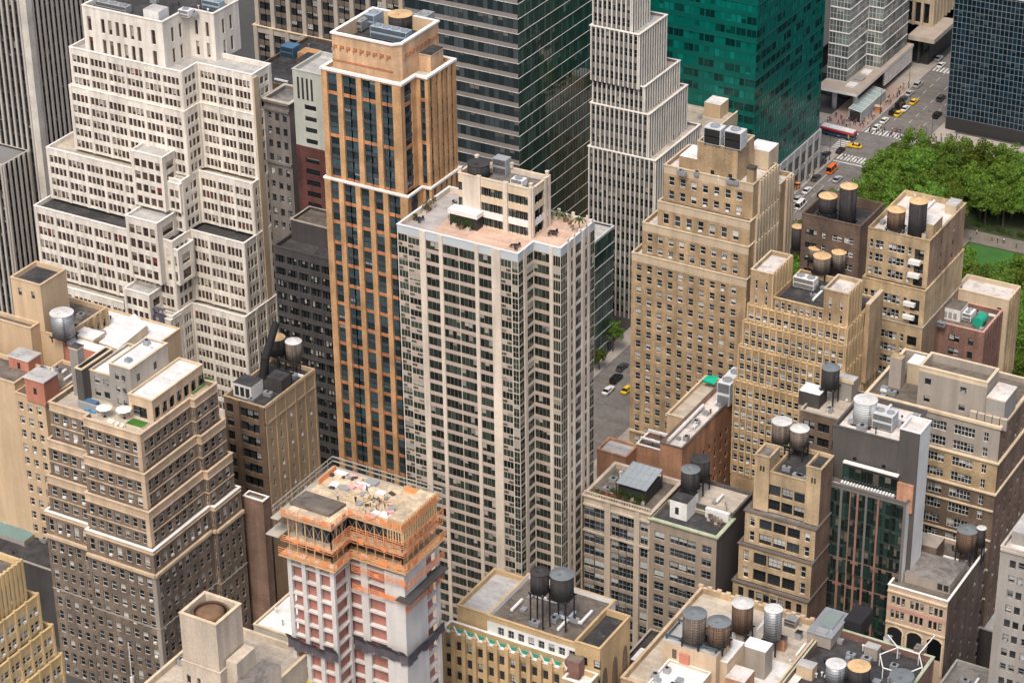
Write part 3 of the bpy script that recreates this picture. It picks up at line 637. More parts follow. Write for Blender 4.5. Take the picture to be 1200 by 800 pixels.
# ================================================================== stone building far up the avenue
q = P(1095,47,11); 
B = Bld('stone_building', 'sandy stone building on a wide ledge at the far end of the avenue', (q.x-15, q.y+15, 0))
mb = MB(); mb.box(X(1064,q.y,11), q.y, 9.5, q.x, Y(1122,q.x,11), 11, W_STONE, CANT); B.part('ledge', mb)
tier(B, rect(q.x-30, q.y+10, q.x-5, q.y+50), 11, 45, dict(wall=W_TANL, S=dict(wall=W_TANL, sh=9, pat=[('p',.9),('w',2.2)], end=.9, rec=.7, sill=.1, head=.95, wt='black', pd=.5, top=1), E=dict(wall=W_TANL, sh=9, pat=[('p',.9),('w',2.0)], end=.9, rec=.7, sill=.1, head=.95, wt='black', pd=.5, top=1)), R_GREY)
tier(B, rect(q.x-30, q.y+4, q.x-3, q.y+50), 0, 9.45, dict(wall=F_DARK, S=dict(wall=W_DKSTONE, sh=8, pat=[('p',.7),('w',3)], rec=.3, sill=.05, head=.95, wt='smoke', top=.3)), R_GREY, noroof=True, ph=.1)

# ================================================================== dark gridded glass block, upper right
q0 = P(1103,156,0); dx = -245.0
B = Bld('glass_block', 'dark navy glass block with a tight grid of white mullions beyond the park trees', (dx+30, 705, 0), 'office block')
MUL = surf('dull_mullion',(.27,.32,.34),streak=.05)
ns = dict(wall=F_DARK, sh=1.95, pat=[('p',.07),('w',1.3)], end=.07, rec=.06, sill=.04, head=.96, wt='navy', pd=.08, pier=MUL, top=.5, bottom=4.5, belts=[(1,.07,.06,MUL)])
tier(B, rect(dx, 691, dx+66, 735), 0, 46.2, dict(wall=F_GREY, S=dict(ns, basemat=F_DARK), W=dict(wall=F_DARK)), R_LIGHTG, W_LGREY, ph=.8)

# ================================================================== low roof with a tan box, between the fin tower and the teal tower
q = P(867,129,36)
B = Bld('low_block', 'low beige roofed block with a tan bulkhead box in front of the teal tower', (q.x-12, q.y-10, 0))
yS = A5.y+27; tier(B, rect(q.x-40, yS, q.x, q.y+12), 0, 36, dict(wall=W_TANL), R_BEIGE, TRIM, ph=.7)
b = P(838,134,36); mb = MB(); mb.box(b.x-3, b.y-1, 35.4, b.x+2, b.y+4.5, 39.5, W_BUFF, R_WHITE); B.part('bulkhead', mb)
LOWR = (q, yS)

# ================================================================== central cream apartment tower
A = P(607,298,105); ZT = 105; TZ0 = 104.0
PT = notch(A, ZT, 465, 625, 657, 697)
B = Bld('apartment_tower', 'tall cream apartment tower with roof terrace and penthouse in the middle of the picture', ((PT[0][0]+PT[3][0])/2, A.y+12, 0), 'apartment tower')
ap = dict(wall=W_CREAM, sh=2.62, rec=.12, sill=.24, head=.94, wt='strip', top=1.7, pd=.16, pier=W_CREAM, spand=[W_PINKB], topmat=F_BLUE)
F_CHK = surf('warm_white_panel',(.66,.61,.52),var=.1,streak=.2)
CK = [('w',2.1,'grid',.36,.97,.08,'sm'),('g',.12,F_CHK),('w',2.6,'grid',.30,.86,.08,'sm')]
CKR = [('w',2.3,'grid',.34,.95,.08,'sm'),('g',.12,F_CHK)]
ap['small'] = True
CS = dict(ap, cols=[g(.15,F_CHK)]+CK+[g(.15,F_CHK),pr(1.25),w(.98),w(.98),w(.98),pr(.8)]+[w(.87)]*4+[g(.12)]+[w(.87)]*4+[pr(.8),w(.95),w(.95),w(.95),pr(1.9)]+CKR+[('w',1.3,'grid2',.05,.97,.06),('g',.08,F_CHK)])
CE1 = dict(ap, spand=[F_CHK], cols=[('g',.08,F_CHK),('w',1.5,'grid2',.05,.97,.04),('g',.1,F_CHK),pr(.9),('w',2.2,'grid',.22,.94,.06),g(.1)])
CS2 = dict(ap, cols=[g(.1),w(1.05),w(1.05),w(1.05),w(1.05),g(.15),pr(.9),('w',2.0,'grid',.12,.97,.05),('g',.08,F_CHK)])
CE3 = dict(ap, spand=[F_CHK,W_PINKB], cols=[('g',.08,F_CHK),('w',1.4,'grid2',.05,.97,.04),('g',.08,F_CHK),('w',1.4,'grid2',.05,.97,.04),('g',.08,F_CHK),('w',1.4,'grid2',.05,.97,.04),g(.2),pr(1.9),('w',1.7,'strip',.2,.92,.1),g(.5),pr(.9),('w',2.2,'grid',.2,.92,.1),('w',2.2,'grid',.2,.92,.1),g(.2),pr(1.9),('w',2.0,'grid',.2,.92,.1),g(.4),pr(1.1),('w',1.7,'grid2',.05,.97,.05),('w',1.7,'grid2',.05,.97,.05),g(.1)])
tier(B, PT, 0, ZT, dict(wall=W_CREAM, S0=CS, E1=CE1, S2=CS2, E3=CE3), R_PINK, surf('pale_blue_cap',(.66,.67,.66),var=.08,streak=0), ph=1.0, pt=.4, lip=.1, copz=.15)
mb = MB(); mb.face([(PT[0][0]+.5,PT[0][1]+2.2,TZ0+.012),(PT[0][0]+6.5,PT[0][1]+2.6,TZ0+.012),(PT[0][0]+6.0,PT[4][1]-.6,TZ0+.012),(PT[0][0]+.5,PT[4][1]-.6,TZ0+.012)], surf('grey_pavers',(.42,.39,.37),var=.15,streak=0,scale=.6,spot=.3,spotcol=(.34,.31,.29),seam=.12)); B.part('paving', mb)
for k_ in range(5):
    mb = MB(); yy_ = PT[3][1]+3+k_*(PT[4][1]-PT[3][1]-4)/4; mb.box(PT[3][0]-.32,yy_-.3,ZT+.16,PT[3][0]+.02,yy_+.3,ZT+.75,W_CREAM); B.part('parapet_post', mb)
for k_ in range(4):
    mb = MB(); xx_ = PT[3][0]-1.5-k_*3.2; mb.box(xx_-.3,PT[4][1]-.32,ZT+.16,xx_+.3,PT[4][1]+.02,ZT+.9,W_CREAM); B.part('parapet_post', mb)
TOWER = B; TZR = ZT-1.0
zp = ZT+9.3; c = P(623,223,zp); xw = X(537,c.y,zp); yn = Y(637.5,c.x,zp)+1.2
ph = dict(wall=W_CREAM, sh=3.2, cols=[w(1.0),('g',4.0),pr(1.0),w(1.2),w(1.2),w(1.2),w(1.2),w(1.2),pr(1.2),w(1.1),w(1.1),w(1.1),w(1.1),w(1.1),pr(.8)], rec=.35, sill=.06, head=.64, wt='stripd', pd=.3, top=.6, ptop=.5, spand=[TRIM,TRIMW])
PHR = rect(xw, c.y, c.x, max(yn, c.y+7))
tier(B, PHR, TZR, zp, dict(wall=W_CREAM, S=ph, E=dict(ph, cols=[pr(.8),w(1.2),w(1.2),w(1.2),w(1.2),pr(.9),w(1),pr(.6)])), R_GREY, TRIM, ph=.9, roofname='roof', wallname='penthouse_wall')
mb = MB(); x0 = X(525, c.y-2.4, TZR+3.3); mb.box(x0, c.y-2.6, TZR+2.6, xw+5.6, c.y-.02, TZR+3.5, TRIMW, R_WHITE); mb.box(x0+.3, c.y-2.3, TZR+.01, xw+5.4, c.y-.03, TZR+2.58, F_DARK); B.part('penthouse_wing', mb)
PH = (xw, c.y, c.x, PHR[2][1], zp)
for (xx_,yy_) in ((xw+.3,c.y+.3),(c.x-.3,c.y+.3),(c.x-.3,PH[3]-.3),(xw+.3,PH[3]-.3),((xw+c.x)/2,PH[3]-.3)):
    mb = MB(); mb.box(xx_-.28,yy_-.28,zp+.23,xx_+.28,yy_+.28,zp+1.1,W_CREAM); mb.box(xx_-.36,yy_-.36,zp+1.1,xx_+.36,yy_+.36,zp+1.3,W_CREAM); B.part('pinnacle', mb)

# ================================================================== tan tower right of centre
A = P(883,217,75)
B = Bld('hotel_tower', 'tan brick tower with ribbed east side and two cooling units on its bulkhead', (A.x-11, A.y+11, 0), 'tower')
t_s = dict(wall=W_TAN, sh=2.95, pat=[('w',1.45),('g',1.42)], lead=[('g',1.3)], tail=[('g',1.3)], rec=.28, sill=.18, head=.82, wt='sash', top=1.9, topmat=W_TANL)
RIB = W_TANL
t_e = dict(wall=W_TAN, sh=2.95, pat=[('p',.75),('w',.9)], end=.75, lead=[('g',3.0)], rec=.45, sill=.2, head=.85, wt='sashd', pd=.55, pier=RIB, top=2.4, spand=[W_TAN])
x0 = X(778, A.y, 75); y1 = Y(911, A.x, 75)
def tn(p, z0, z1, **k): tier(B, p, z0, z1, dict(wall=W_TAN, S=dict(t_s, **k), E=dict(t_e, **k)), R_DIRTYW, W_TANL, ph=.9, pt=.4)
tn(rect(x0, A.y, A.x, y1), 66, 75)
tn(rect(x0+1, y1+.05, A.x+1.0, Y(928,A.x+1,66)), 0, 70, rowlimit=14)
A2 = P(878,267,66); x0b = X(766, A2.y, 66)
tn(rect(x0b, A.y-1.6, A.x+.25, y1), 60, 66.2)
x0c = X(754, A.y-2, 60); tn(rect(x0c, A.y-2.5, A.x+.5, y1+.02), 52, 60.2)
x0d = X(741, A.y-3, 50); tn(rect(x0d, A.y-3.4, A.x+.7, y1+.04), 0, 52.2, belts=[([48.5],.5,.35,TRIM)])
m0 = P(865,176,82.5); xm = X(817.5,m0.y,82.5); ym = Y(882,m0.x,82.5)
mb = MB(); MBX = (xm, m0.y, m0.x, ym+1)
tier(B, rect(*MBX), 74.2, 82.5, dict(wall=W_TAN, S=dict(wall=W_TAN, sh=8, cols=[g(3.2),w(.9),g(3.3),w(.9),g(1.2)], rec=.3, sill=.03, head=.24, wt='sashd', top=.5)), R_GREY, W_TANL, ph=.5, wallname='bulkhead_wall')
mb = MB(); mb.box(X(797,m0.y+1,78), m0.y+.6, 74.3, xm-.05, ym, 77.6, W_TAN, R_WHITE); B.part('side_bulkhead', mb)
k = P(884,222,77.5); mb = MB(); mb.box(A.x-1.9, A.y+.3, 74.4, A.x-.2, A.y+2.0, 78.6, W_TAN, W_TANL); mb.box(A.x-2.05, A.y+.2, 78.6, A.x-.05, A.y+2.1, 79.0, W_DKSTONE); B.part('chimney', mb)
mb = MB(); mb.box(A.x-6.5, m0.y+9.5, 74.3, A.x-1.0, m0.y+15, 79.0, W_TANL, R_WHITE); B.part('rear_bulkhead', mb)
TAN = (xm, m0.y, m0.x, ym, 82.1)
# ================================================================== golden gothic building
A = P(994,345,66)
B = Bld('gothic_building', 'golden ribbed building with two square corner turrets around a dark sunken roof', (A.x-11, A.y+8, 0))
gs = dict(wall=W_TAN, sh=2.95, pat=[('p',.36),('w',1.3)], end=.36, rec=.3, sd=.12, sill=.22, head=.82, wt='sash', pd=.2, pier=W_GOTH, top=1.2, spand=[W_GOTH,W_TAN,W_TAN], ptop=.55)
xW = X(880, A.y, 66); y1 = Y(1010, A.x, 66)
def gt(p, z0, z1, rf, cop=W_GOTH, ph=.8, **k): tier(B, p, z0, z1, dict(wall=W_TAN, S=dict(gs, **k), E=dict(gs, **dict(k, pat=[('p',.9,.3),('w',.8)], end=.9, ptop=0))), rf, cop, ph=ph)
tl = dict(pat=[('g',1.3),('w',.75),('g',.9)], sh=3.6, top=1.6, ptop=0)
gt(rect(xW, A.y, xW+5.2, y1+3), 57.5, 66.4, R_DIRTYW, W_TANL, **tl)
xR = X(966, A.y, 66)
gt(rect(xR, A.y, A.x, y1), 57.5, 66, R_DIRTYW, W_TANL, **tl)
gt(rect(xW+5.25, A.y+.4, xR-.05, y1+8), 57.5, 60.6, R_TAR, W_GOTH, ph=1.2, pat=[('g',.6),('w',.95)], ptop=0, sh=2.9, top=.3)
gt(rect(xW-.4, A.y-.4, A.x+.3, y1+9), 53.6, 57.6, R_TAR, ph=.3)
gt(rect(xW-.9, A.y-1.3, A.x+.5, y1+9), 47.5, 53.6, R_TAR, ph=.3)
gt(rect(xW-1.5, A.y-2.1, A.x+.7, y1+9), 39, 47.6, R_TAR, ph=.3)
gt(rect(xW-2.0, A.y-2.8, A.x+.9, y1+9), 0, 39.1, R_TAR, ph=.3, rowlimit=8)
mb = MB(); c = P(1012,352,62); mb.box(A.x+.85, y1+1, 40, A.x+1.9, y1+9, 60, W_TAN, W_TANL); B.part('side_wing', mb)
GOTH = (xW, A.y, A.x, y1, 59.4)
# ================================================================== brown and ochre pair with tanks
A = P(1008.7,266,72)
B = Bld('loft_building', 'dark brown brick building with tall water tanks, ochre wing to its right', (A.x-2, A.y+10, 0))
xW = X(940,A.y,72); y1 = Y(1030,A.x,72)
tier(B, rect(xW, A.y, A.x, y1+3), 0, 72, dict(wall=W_DKBROWN, S=dict(wall=W_DKBROWN, sh=3.3, cols=[g(1.0),w(.9,'sashd'),w(.9,'sashd'),w(.9,'sashd'),g(1.2),w(.9),g(1.6),w(1.1),w(1.1),g(.6),w(1.1),w(1.1),g(1.5)], rec=.3, sill=.3, head=.75, wt='sash', top=2.6, rowlimit=10)), R_TAR, W_DKBROWN, ph=2.2)
DKB = (xW, A.y, A.x, y1+3, 69.8)
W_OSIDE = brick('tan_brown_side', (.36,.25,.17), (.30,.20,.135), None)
O = P(1090,283,70); xO = A.x+.06; y2 = Y(1132,O.x,70)
oc = dict(wall=W_OCHRE, sh=3.25, cols=[g(.7),w(1.2),g(.7),w(1.35),w(1.35),g(1.6),w(1.3),w(1.3),w(1.3),w(1.3),g(1.0),w(1.2),g(1.1),w(1.5,'black',.05,.82),w(1.5,'black',.05,.82),g(1.6)], rec=.3, sill=.2, head=.82, wt='sash', top=2.0)
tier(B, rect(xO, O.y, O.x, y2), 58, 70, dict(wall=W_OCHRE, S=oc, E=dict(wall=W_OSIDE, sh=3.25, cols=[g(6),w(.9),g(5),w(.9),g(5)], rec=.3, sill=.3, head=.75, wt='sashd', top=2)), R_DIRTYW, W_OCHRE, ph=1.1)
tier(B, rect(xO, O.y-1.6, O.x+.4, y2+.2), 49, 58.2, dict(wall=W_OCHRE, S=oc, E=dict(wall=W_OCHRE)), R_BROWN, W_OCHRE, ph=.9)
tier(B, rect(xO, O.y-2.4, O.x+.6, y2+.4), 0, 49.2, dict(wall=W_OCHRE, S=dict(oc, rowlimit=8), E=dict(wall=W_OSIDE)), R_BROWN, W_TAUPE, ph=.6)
mb = MB()      # small railed balconies in the darker end bay
for zb in (50.7, 54.0, 60.6, 63.9): mb.box(O.x-4.4, O.y-2.6 if zb < 58 else O.y-1.2, zb, O.x-1.7, O.y-1.65 if zb < 58 else O.y-.02, zb+.9, M_DUCT)
B.part('balcony', mb)
for (xa_,ya_,xb_,yb_,zb_,m_,r_) in ((O.x-3.9,O.y+3.0,O.x-.5,O.y+8.5,72.6,W_OCHRE,R_DIRTYW),(O.x-3.7,O.y+1.0,O.x-1.5,O.y+2.95,71.0,W_TANL,R_GREY),(O.x-3.2,y2-5,O.x-.5,y2-1.2,71.4,W_TANL,R_LIGHTG)):
    mb = MB(); mb.box(xa_,ya_,68.9,xb_,yb_,zb_,m_,r_); B.part('stair_bulkhead', mb)
OCH = (xO, O.y, O.x, y2, 68.9)
# ================================================================== red brown building by the park
A = P(1152.5,390,46)
B = Bld('brick_building', 'low red brown brick building with a white box and a green tank beside the park', (A.x-6, A.y+8, 0))
xW = X(1087.5,A.y,46); y1 = Y(1167,A.x,46)
rb = dict(wall=W_REDDK, sh=3.4, cols=[g(.8),w(1.2),g(3.2),w(1.3),w(1.3),g(2),w(1.3),g(2.2)], rec=.35, sill=.25, head=.8, wt='sashd', top=1.6, rowlimit=6)
tier(B, rect(xW, A.y, A.x, y1+4), 0, 46, dict(wall=W_REDDK, S=rb, E=dict(wall=W_REDDK, sh=3.4, pat=[('p',.8,.3),('w',1.2)], end=.8, rec=.35, sill=.1, head=.9, wt='sashd', top=1.6, rowlimit=6)), R_BROWN, TRIMP, ph=.8)
q = P(1189,344,49); 
tier(B, rect(X(1127,q.y,49), y1+4.06, q.x, y1+12), 0, 49, dict(wall=W_TANL, S=dict(wall=W_TANL, sh=3.4, cols=[g(10.5),w(1.1),g(1.5)], rec=.3, sill=.3, head=.75, wt='sashd', top=1.5, rowlimit=3), E=dict(wall=W_OCHRE, sh=3.4, pat=[('p',.8,.25),('w',1.0)], end=.8, rec=.35, sill=.2, head=.9, wt='sashd', top=1.6, rowlimit=6)), R_DIRTYW, TRIM, ph=.9)
c = P(1113,375,45.2); mb = MB(); mb.box(c.x-2.2, c.y, 45.2, c.x+2.4, c.y+5, 48.2, W_WHITE2, R_BROWN)
for i in range(3): mb.box(c.x-1.6+i*1.2, c.y-.03, 45.6, c.x-.8+i*1.2, c.y-.005, 47.2, F_GREY)
B.part('penthouse', mb)
BR17 = (xW, A.y, A.x, y1+4, 45.2)
# ================================================================== taupe and ochre loft block, right
A = P(1172.5,503,62)
B = Bld('loft_building', 'long taupe and ochre loft block with a big windowless bulkhead and brick side wall', (A.x-13, A.y+12, 0))
xW = X(1015,A.y,62); y1 = Y(1199,A.x,62)
tri = [g(1.0),w(1.4),w(1.4),w(1.4),g(1.5),w(1.4),w(1.4),w(1.4),g(1.5),w(1.4),w(1.4),w(1.4),g(1.5),w(1.4),w(1.4),w(1.4),g(1.7),w(1.0),g(2.2)]
ls = dict(cols=tri, sh=3.5, rec=.32, sill=.20, head=.82, wt='trip', top=.9)
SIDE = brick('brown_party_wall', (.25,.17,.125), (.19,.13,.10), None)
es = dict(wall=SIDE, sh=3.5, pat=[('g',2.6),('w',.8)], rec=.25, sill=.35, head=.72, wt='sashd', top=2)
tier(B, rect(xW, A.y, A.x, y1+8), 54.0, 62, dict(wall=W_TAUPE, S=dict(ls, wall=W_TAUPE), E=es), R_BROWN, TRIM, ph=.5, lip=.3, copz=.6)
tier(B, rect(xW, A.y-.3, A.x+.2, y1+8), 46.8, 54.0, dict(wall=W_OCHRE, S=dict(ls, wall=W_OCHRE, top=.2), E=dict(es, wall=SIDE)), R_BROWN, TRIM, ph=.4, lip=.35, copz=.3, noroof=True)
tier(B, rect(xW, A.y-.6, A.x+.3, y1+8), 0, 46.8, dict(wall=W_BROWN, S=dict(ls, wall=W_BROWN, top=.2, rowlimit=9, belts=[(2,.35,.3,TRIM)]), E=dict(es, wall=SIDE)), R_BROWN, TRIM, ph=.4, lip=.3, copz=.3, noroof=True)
h = P(1157.5,449,70.5); xh = X(1077.5,h.y,70.5)
tier(B, rect(xh, h.y, h.x, h.y+6.5), 61.4, 70.5, dict(wall=W_TAUPE, S=dict(wall=W_TAUPE, sh=4.2, cols=[g(1),w(1.0),g(4.6),w(1.0),g(3.2)], skip=.0, rec=.35, sill=.32, head=.68, wt='sashd', top=1.0, topmat=TRIM), E=dict(wall=W_TAUPE)), R_BROWN, TRIM, ph=1.6, pt=.5, wallname='bulkhead_wall')
mb = MB(); xh2 = X(1193,h.y-.5,68); mb.box(h.x+.3, h.y-.8, 61.5, min(xh2,A.x+.1)-.0, h.y+6, 67.6, W_GREY, R_DIRTYW)
mb.box(h.x+.25, h.y-.85, 67.6, min(xh2,A.x+.1)+.05, h.y+6.05, 67.9, TRIM, R_DIRTYW); B.part('side_bulkhead', mb)
mb = MB(); c = P(1044,458,61.5); mb.box(c.x-1.2, c.y+1.5, 61.5, c.x+1.4, c.y+3.6, 68.5, W_TAUPE, W_OCHRE); B.part('chimney', mb)
mb = MB(); c = P(1060,455,61.5); mb.box(c.x-.6, c.y+2.5, 61.5, c.x+3.6, c.y+6.5, 66.0, W_TANL, R_WHITE); mb.box(c.x-.75, c.y+2.4, 66, c.x+3.75, c.y+6.6, 66.3, TRIM, R_WHITE); B.part('stair_bulkhead', mb)
mb = MB(); c = P(1150,497,61.5)
for i in range(5): mb.box(c.x-2.5+i*1.6, A.y+.6, 61.5, c.x-1.1+i*1.6, A.y+1.4, 64.0, W_TAUPE, W_TANL)
B.part('roof_fence', mb)
L18 = (xW, A.y, A.x, y1+8, 61.5)
# ================================================================== charcoal slab with a white side wall
A = P(1080,507,71)
B = Bld('slab_tower', 'charcoal slab tower with a bright white end wall and cluttered machinery deck', (A.x-9, A.y+8, 0), 'tower')
xW = X(978,A.y,71); xR = X(1056,A.y,71)
cw = dict(wall=W_CHAR, sh=4.5, cols=[g(5),w(.9),g(6),w(.9),g(3)], rec=.2, sill=.4, head=.6, wt='black', top=4, rowlimit=3)
tier(B, rect(xW, A.y, xR, A.y+14), 0, 67.5, dict(wall=W_CHAR, S=cw, E={'wall':W_TAUPE}), R_DIRTYW, W_CHAR, ph=.8)
tier(B, rect(xR+.03, A.y-.6, A.x, A.y+5.0), 0, 71, dict(wall=W_WHITE2, S={'wall':W_CHAR}, W={'wall':W_CHAR}), R_DIRTYW, W_WHITE2, ph=.5)
mb = MB(); mb.box(xR+.3, A.y-1.2, 53, A.x-.4, A.y-.62, 59.3, W_RED); B.part('brick_panel', mb)
SLAB = (xW, A.y, xR, A.y+14, 66.7)
# glass fronted hotel at its foot
Gc = P(1062.5,590,56)
B = Bld('hotel_building', 'narrow hotel front of green glass and brown fins below the charcoal slab', (Gc.x-8, Gc.y+3, 0), 'hotel')
xg = X(968,Gc.y,56); cols = []
rr = random.Random(3); FINB = surf('brown_fin', (.22,.13,.10), var=.15, streak=.1); FINR = surf('rust_fin', (.30,.15,.11), var=.15, streak=.1); FING = surf('grey_panel', (.17,.16,.15), var=.1, streak=.1); FINT = surf('tan_panel', (.40,.30,.20), var=.1, streak=.1)
while sum(c[1] for c in cols) < (Gc.x-xg)-1.3:
    k = rr.random()
    if k < .45: cols.append(('g', rr.uniform(.25,.5), rr.choice([FINB,FING,FINR,FING,FINB])))
    cols.append(('w', rr.uniform(.5,.95), 'hotel', .03, rr.choice([.97,.97,.8])))
cols = [('g',.6,FING)]+cols+[('g',.6,FING)]
yk = A.y-.7
DKG = surf('dark_green_band',(.03,.045,.04),var=.1,streak=0)
hs = dict(wall=FING, sh=3.1, cols=cols, rec=.12, wt='hotel', top=.8, spand=[DKG,FINB,DKG,DKG,DKG])
tier(B, rect(xg, Gc.y, Gc.x, yk), 36, 56, dict(wall=FING, S=hs, E={'wall':W_WHITE2}), R_WHITE, TRIMD, ph=.5)
cols2 = []
for i, c in enumerate(cols): cols2.append(('g', c[1], FINR) if c[0] == 'g' else c)
tier(B, rect(xg, Gc.y+.25, Gc.x, yk), 0, 36, dict(wall=FING, S=dict(hs, cols=cols2, top=0, rowlimit=10), E={'wall':W_WHITE2}), R_WHITE, TRIMD, ph=.5, lip=.0, copz=.0, noroof=True)
mb = MB(); xa = X(989,Gc.y+1.5,60); xb = X(1052,Gc.y+1.5,60)
tier(B, rect(xa, Gc.y+1.2, xb, yk-.05), 55.5, 60.6, dict(wall=F_DARK, S=dict(wall=F_DARK, sh=4.4, pat=[w(1.2)], rec=.08, sill=.05, head=.95, wt='hotel', top=.4)), R_GREY, TRIMW, ph=.2, copz=.3)
mb = MB(); mb.box(xa, Gc.y+.2, 56.3, xb, Gc.y+1.1, 56.5, M_STEEL)
for i in range(18): mb.box(xa+i*(xb-xa)/18, Gc.y+.25, 56.5, xa+(i+.5)*(xb-xa)/18, Gc.y+1.05, 56.75, TRIMW)
B.part('planter_rail', mb)
# ================================================================== ochre loft with twin turrets
A = P(962.5,551,62)
B = Bld('loft_building', 'ochre setback loft with two plain square turrets and a pair of white tanks', (A.x-7, A.y+8, 0))
W21 = brick('warm_ochre_brick', (.54,.415,.26), (.48,.355,.215), None)
xW = X(885,A.y,62); xl = xW+3.2; xr = X(945,A.y,62); y1 = Y(977,A.x,62)
sl = dict(wall=W21, sh=6, cols=[g(1.2),w(.4),g(.25),w(.4),g(1.1)], rec=.25, sill=.62, head=.86, wt='black', top=1.4, rowlimit=1)
tier(B, rect(xW, A.y, xl, A.y+5), 49, 61.5, dict(wall=W21, S=sl), R_GREY, W21, ph=.5)
tier(B, rect(xr, A.y, A.x, y1), 49, 62, dict(wall=W21, S=sl, E={'wall':SIDE}), R_TAR, W21, ph=.5)
big = dict(wall=W21, sh=3.4, cols=[w(2.6),g(.3),w(2.6),g(.3),w(2.6)], rec=.35, sill=.16, head=.88, wt='loftd', top=2.4)
tier(B, rect(xl+.03, A.y+.35, xr-.03, A.y+12), 49, 58.2, dict(wall=W21, S=big), R_TAR, W21, ph=.7)
def lf(n): return dict(wall=W21, sh=3.3, cols=[g(.9),w(1.0,'sash'),g(.9)]+[w(2.4),g(.3)]*2+[w(2.4),g(.9),w(1.0,'sash'),g(1.0)], rec=.35, sill=.17, head=.86, wt='loftd', top=.5)
tier(B, rect(xW-1.0, A.y-1.5, A.x+.1, A.y+10), 41.6, 49, dict(wall=W21, S=lf(0), E={'wall':SIDE}), R_GREY, TRIMD, ph=.3, lip=.3)
tier(B, rect(xW-1.6, A.y-2.6, A.x+.1, A.y+10), 33.2, 41.6, dict(wall=W21, S=lf(0), E={'wall':SIDE}), R_GREY, TRIMD, ph=.3, lip=.3)
tier(B, rect(xW-2.1, A.y-3.8, A.x+.1, A.y+10), 0, 33.2, dict(wall=W21, S=dict(lf(0), cols=[g(1),w(1),g(.9)]+[w(1.1),g(.25)]*5+[w(1.1),g(.9),w(1),g(1)], rowlimit=5), E={'wall':SIDE}), R_GREY, TRIMD, ph=.3, lip=.3)
B21 = (xl, A.y, xr, A.y+12, 57.5)
# ================================================================== beige roof garden pair
A = P(840,630,45)
B = Bld('brick_building', 'grey brown corner building with a green copper cornice and a tank bulkhead', (A.x-8, A.y+8, 0))
W20 = surf('grey_brown_brick', (.33,.27,.21), var=.15, streak=.25, scale=.5); W20L = surf('pale_limestone_front', (.50,.42,.33), var=.14, streak=.25, scale=.5)
xW = X(762,A.y,45); y1 = Y(877,A.x,45)
tier(B, rect(xW, A.y, A.x, A.y+7.5), 0, 45, dict(wall=W20, S=dict(wall=W20, sh=3.15, cols=[g(1.0),w(2.2),g(1.2),w(1.9),w(1.9),w(1.9),g(1.3),w(2.1),g(1.1)], rec=.3, sill=.20, head=.84, wt='loft', top=2.0, rowlimit=12), E=dict(wall=W_CHAR)), R_TAR, TRIMG, ph=.5, lip=.45, copz=.3)  # east wall lies in shade, which is put into its charcoal colour
tier(B, rect(xW+3, A.y+7.55, A.x, y1+2), 0, 46.2, dict(wall=W_CHAR), R_BEIGE, W_CHAR, ph=.5)  # rear part: same shade painted into the dark wall colour
mb = MB(); b0 = P(800,602,45.0); mb.box(b0.x-2.2, A.y+3.2, 44.5, b0.x+1.6, A.y+8.5, 48.6, W_WHITE2, R_TAR); mb.box(b0.x-1.0, A.y+3.16, 45.6, b0.x-.2, A.y+3.19, 47.2, F_DARK); mb.box(A.x-5.8, A.y+6.6, 44.5, A.x-.6, A.y+7.5, 46.6, W_WHITE2, R_WHITE); B.part('bulkhead', mb)
BUL20 = (b0.x-.3, A.y+6.2, 48.6)
B = Bld('limestone_building', 'pale limestone loft with a roof garden and a glazed canopy beside the cream tower', (A.x-22, A.y+9, 0))
xL = X(684,A.y,46); x2 = xW-.04
lm = dict(wall=W20L, sh=3.15, cols=[w(2.2),w(2.2),pr(1.2),w(1.6),w(1.6),w(1.6),pr(1.1),w(1.6),g(.4)], rec=.32, sd=.1, sill=.14, head=.88, wt='loft', pd=.3, pier=W20L, top=2.0, spand=[W20], rowlimit=12, belts=[([1.9,8.2],.4,.35,W20L)])
tier(B, rect(xL, A.y, x2, A.y+14), 0, 46, dict(wall=W20L, S=lm, E={'wall':W20}), R_BROWN, W20L, ph=.9, lip=.4)
GARD = (xL, A.y, x2, A.y+14, 45.1)
mb = MB()          # balustrade
for i in range(26): xx = xL+.3+i*(x2-xL-.6)/25; mb.box(xx-.12, A.y+.05, 46.22, xx+.12, A.y+.25, 46.9, W20L)
mb.box(xL, A.y, 46.9, x2, A.y+.3, 47.1, W20L); B.part('balustrade', mb)
zg = 49.0; c0 = P(757,573,zg); c1 = P(727,538,zg)
y0g = c0.y; x0g = X(722,y0g,zg); yBg = y0g+7.5; mb = MB()
mb.face([(x0g,y0g,zg-.5),(c0.x,y0g,zg-.5),(c0.x,yBg,zg+.6),(x0g,yBg,zg+.6)], surf('frosted_glass',(.27,.31,.33),var=.08,streak=0,rough=.25))
for i in range(6): xx = x0g+i*(c0.x-x0g)/5; mb.bar((xx,y0g,zg-.45),(xx,yBg,zg+.66),.05,F_GREY)
for j in range(4): yy = y0g+j*2.5; mb.bar((x0g,yy,zg-.45+j*.366),(c0.x,yy,zg-.45+j*.366),.05,F_GREY)
for xx in (x0g+.1, c0.x-.1):
    for yy in (y0g+.1, yBg-.1): mb.box(xx-.1, yy-.1, 45.1, xx+.1, yy+.1, zg-.5, F_DARK)
mb.box(x0g+.2, y0g+.6, 45.12, c0.x-.2, yBg-.3, 47.9, F_DARK); B.part('glass_canopy', mb)
